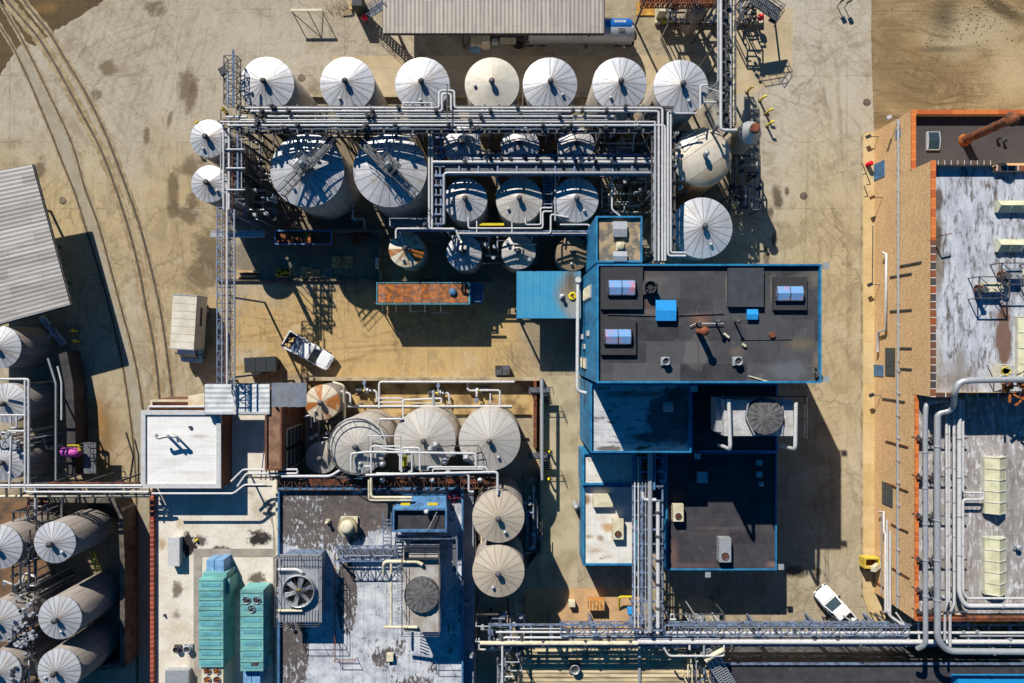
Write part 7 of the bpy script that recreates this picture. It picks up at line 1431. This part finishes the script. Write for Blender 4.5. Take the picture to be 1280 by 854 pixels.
o = thing("stair_platform", "dark steel stair platform throwing a wide shadow beside the tall pipe rack", "platform", W(950, 20, 0)); part("deck", MB().ppoly([(968, 14), (975, 18), (968, 30), (960, 26)], 3.15, 3.2), GRATE, o); part("railing", rails(MB(), [W(x, y, 3.2) for x, y in ((972, 12), (976, 19), (966, 34))], 1, 1), STEEL, o); part("leg", MB().bar(W(968, 22, 0), W(968, 22, 3.15), .14), STEEL, o)
for x, y, l in ((455.5, 22, "bright red ball topped post at the foot of the blue grey stairs"), (950.5, 22, "bright red ball topped post by the white kerbed pad"), (91, 468.5, "bright red and yellow capped post at the edge of the shed shadow")):
    c = W(x, y, 1.3); o = thing("red_post", l, "post", (c.x, c.y, 0), "red capped posts"); part("post", MB().lathe((c.x, c.y), [(.07, 0), (.07, 1.1)], 10), STEEL, o); part("ball", MB().lathe((c.x, c.y), [(.08, .95), (.32, 1.15), (.38, 1.35), (.28, 1.6), (.04, 1.7)], 18), RED, o)
# bollards
def bollard(x, y, l, h=1.3):
    c = W(x, y, h); o = thing("bollard", l, "bollard", (c.x, c.y, 0), "yellow bollards"); part("post", MB().lathe((c.x, c.y), [(.11, 0), (.11, h-.1), (.05, h)], 12), YELLOW, o)
    part("top_arm", MB().tube([(c.x-.02, c.y, h-.1), (c.x+.3, c.y+.12, h+.02)], .12, 8), YELLOW, o); part("foot_collar", MB().lathe((c.x, c.y), [(.2, 0), (.2, .08), (.12, .1)], 12), STEEL, o)
for a_ in ((938.5, 110, "yellow bollard nearest the tall pipe rack in the curved row of four"), (955, 121, "second yellow bollard from the tall pipe rack in the curved row of four"), (962.5, 137.5, "third yellow bollard from the tall pipe rack in the curved row of four"), (964, 153, "yellow bollard nearest the small silver silo"), (277, 136.5, "yellow bollard at the foot of the lattice tower"), (244.5, 153.5, "yellow bollard touching the small white tank, further from the yard"), (239, 179.5, "yellow bollard between the two small white tanks"), (687, 566, "yellow bollard beside the lower stair landing"), (686, 600, "yellow bollard in the alley below the stair landings"), (88, 414, "yellow bollard in the shed's shadow, nearer the shed"), (90, 427, "yellow bollard in the shed's shadow, further from the shed")): bollard(*a_)
# ramp trolley near the north west
o = thing("loading_frame", "pale steel trestle frame standing alone near the dirt corner at the north", "frame", W(388, 20, 0)); m = MB()
for y in (12, 13.5): m.bar(W(363, y, 1.9), W(403, y, 1.9), .12)
part("top_rail", m, CREAM, o); m = MB()
for x in (364, 384, 402): m.bar(W(x, 12.5, 0), W(x, 12.5, 1.9), .09)
m.bar(W(364, 12.5, .2), W(384, 12.5, 1.8), .06); m.bar(W(384, 12.5, 1.8), W(402, 12.5, .2), .06); part("leg", m, STEEL, o)
m = MB(); q = random.Random(8)
for i in range(60): c = W(q.uniform(404, 452), q.uniform(2, 17), 0); m.bar(c, c+Vector((q.uniform(-.15, .15), q.uniform(-.1, .1), q.uniform(.2, .6))), .03)
solo("dry_grass", None, None, m, M("dry_grass_straw", C(190, 165, 105), C(150, 125, 75), 3), kind="stuff")
m = MB(); m.bar(W(428, 19, .1), W(438, 12, .4), .1); m.bar(W(438, 3, .3), W(439, 12, .3), .25); solo("leaning_board", "leaning boards among the dry grass near the blue grey stairs", "timber", m, WOODP)
solo("equipment_cabinet", "dark open cabinet at the photo's north edge by the stairs", "cabinet", MB().box(440, -8, 452, 7, 0, 2.4), DARK)
# signs at the top edge
for x, y, l in ((1053, 1, "dark leaning sign at the north edge of the road, with a long thin shadow"), (1062, 2, "dark squat sign beside the leaning one at the road's north edge")):
    c = W(x, y, 1.2); o = thing("road_sign", l, "sign", (c.x, c.y, 0), "signs at the road's north edge"); part("post", MB().bar((c.x, c.y, 0), (c.x, c.y, 1.2), .07), STEEL, o); part("board", MB().rbox((c.x, c.y, 1.0), .5, .12, .5, .5), DARK, o)
# brown box, white bin, blue drum in the small court
o = thing("wooden_crate", "brown wooden crate on the tan court beside the beige tanks", "crate", W(746, 757, 0)); part("box", MB().box(736, 751, 756, 763, .1, 1.1), M("brown_crate_wood", C(205, 140, 70), C(160, 105, 55), 2), o); m = MB()
for i in range(5): m.box(736+i*4.4, 750.8, 737.6+i*4.4, 763.3, 1.1, 1.16)
part("slat", m, WOODP, o)
solo("white_ibc", "small white box lying where the crescent shadow meets the tan court", "box", MB().box(711, 752, 719, 759, .1, .8), CREAM)
o = thing("yellow_rail", "yellow pipe guard rail in the court corner", "guard rail", W(776, 750, 0)); part("rail", MB().pipe([(774, 761, .1), (774, 746, 1.3), (793, 746, 1.3), (793, 747, .1)], .12), YELLOW, o)
solo("blue_crate", "small bright blue crate beside the vertical pipe rack's foot", "crate", MB().box(785, 761, 793, 768, 0, .8), BRB)
# yellow trailer beside the warehouse's south side
o = thing("yellow_trailer", "long yellow trailer with a white nose parked under the warehouse's south rack", "trailer", W(1245, 782, 0)); part("body", MB().box(1213, 776, 1310, 783.5, .9, 3.2), M("trailer_yellow", C(215, 165, 40), C(190, 140, 40), 1), o); part("nose", MB().box(1201, 775.5, 1212.6, 784, .9, 3.2), CREAM, o)
c = W(1206, 779.5, 3.25); part("emblem", MB().lathe((c.x, c.y), [(.3, 3.2), (.3, 3.24), (.22, 3.24)], 24), TB, o)
for x in (1220, 1270, 1295):
    c = W(x, 779, .5); part("wheel", MB().tube([(c.x, c.y-.5, .48), (c.x, c.y+.5, .48)], .48, 18), BLACK, o)
# purple motor and platform in the west
c = W(87, 566, 3.4); o = thing("purple_motor", "purple and pink horizontal motor with a yellow guard beside the shed tanks", "motor", (c.x, c.y, 0)); pm_ = M("purple_paint", C(150, 50, 150), C(235, 110, 190), 1, .5)
part("barrel", MB().tube([(c.x-.9, c.y, 3.2), (c.x+.8, c.y, 3.2), (c.x+.95, c.y, 3.2)], [.5, .5, .35], 22), pm_, o); part("guard", rails(MB(), [W(x, y, 3.4) for x, y in ((88, 556), (102, 556), (102, 563))], .5, .6, .07), YELLOW, o); part("stand", MB().rbox((c.x, c.y, 0), 1.2, .8, 2.75), STEEL, o)
m = rails(MB(), [W(x, y, 2.4) for x, y in ((108, 553), (120, 553), (120, 590))], 1, 1.3, .05); o = thing("west_gantry", "dark railed gantry throwing shadow beside the purple motor", "gantry", W(112, 570, 0)); part("railing", m, STEEL, o); part("deck", MB().box(104, 553, 120, 592, 2.3, 2.36), GRATE, o)
for x, y in ((106, 555), (118, 590)): part("leg", MB().bar(W(x, y, 0), W(x, y, 2.3), .12), STEEL, o)
wallrun("dark_duct", "dark upright duct wall dividing the shed tanks from the wet brown ground", [(78, 440), (86, 480), (89, 540), (88, 595)], 2.2, .9, M("dark_duct_steel", C(70, 66, 66), C(50, 48, 50), 1), "duct")
o = thing("dark_conveyor", "dark slanting conveyor in the deep shade beside the corrugated shed", "conveyor", W(75, 420, 0)); m = MB(); m.bar(W(52, 396, 3.6), W(80, 430, 1.5), .5); part("belt_frame", m, STEELB, o); part("leg", MB().bar(W(54, 398, 0), W(54, 398, 3.4), .14), STEEL, o); part("roller", MB().bar(W(64, 405, 3), W(68, 415, 2.6), .3), STEEL, o)
o = thing("rusty_conduit_bench", "yellow orange ladder frame between the tall south west tanks", "ladder", W(118, 707, 0)); m = MB(); m.bar(W(113, 690, 4), W(121, 716, 5), .1); m.bar(W(117, 690, 4), W(125, 714, 5), .1); part("rail", m, YELLOW, o); m = MB()
for i in range(8): m.bar(W(113+i, 692+i*3, 4+i*.12), W(117+i, 691+i*3, 4+i*.12), .08)
part("rung", m, RUSTO, o)
# steam wisp from the silo pipework
sm = NT("steam_vapour"); st = sm.t; sm.n.remove(sm.b); pv = sm.n.new("ShaderNodeVolumePrincipled"); pv.inputs["Color"].default_value = (.95, .95, .95, 1)
tc = sm.n.new("ShaderNodeTexCoord").outputs["Object"]; nz = sm.noise(tc, .9, 4, .6); ln = sm.n.new("ShaderNodeVectorMath"); ln.operation = 'LENGTH'; sm.L(sm.mapping(tc, loc=(0, 0, -1), scale=(1/1.6, 1/3.2, 1/1.2)), ln.inputs[0])
den = sm.math('MULTIPLY', sm.ramp(ln.outputs["Value"], .2, 1, 1, 0), sm.ramp(nz, .4, .65, 0, 2.5)); sm.L(den, pv.inputs["Density"]); sm.L(pv.outputs[0], sm.n["Material Output"].inputs["Volume"])
c = W(893, 140, 6.5); m = MB(); prof = [(1.6*math.sin(math.pi*i/12), 1.2*-math.cos(math.pi*i/12)) for i in range(13)]
m.lathe((c.x, c.y), [(max(r, .01), c.z+z_) for r, z_ in prof], 24); m.v = [(x, c.y+(y-c.y)*2, z_) for x, y, z_ in m.v]
solo("steam_wisp", None, None, m, sm.m, kind="stuff")
sc.cycles.volume_step_rate = 4; sc.cycles.volume_max_steps = 64
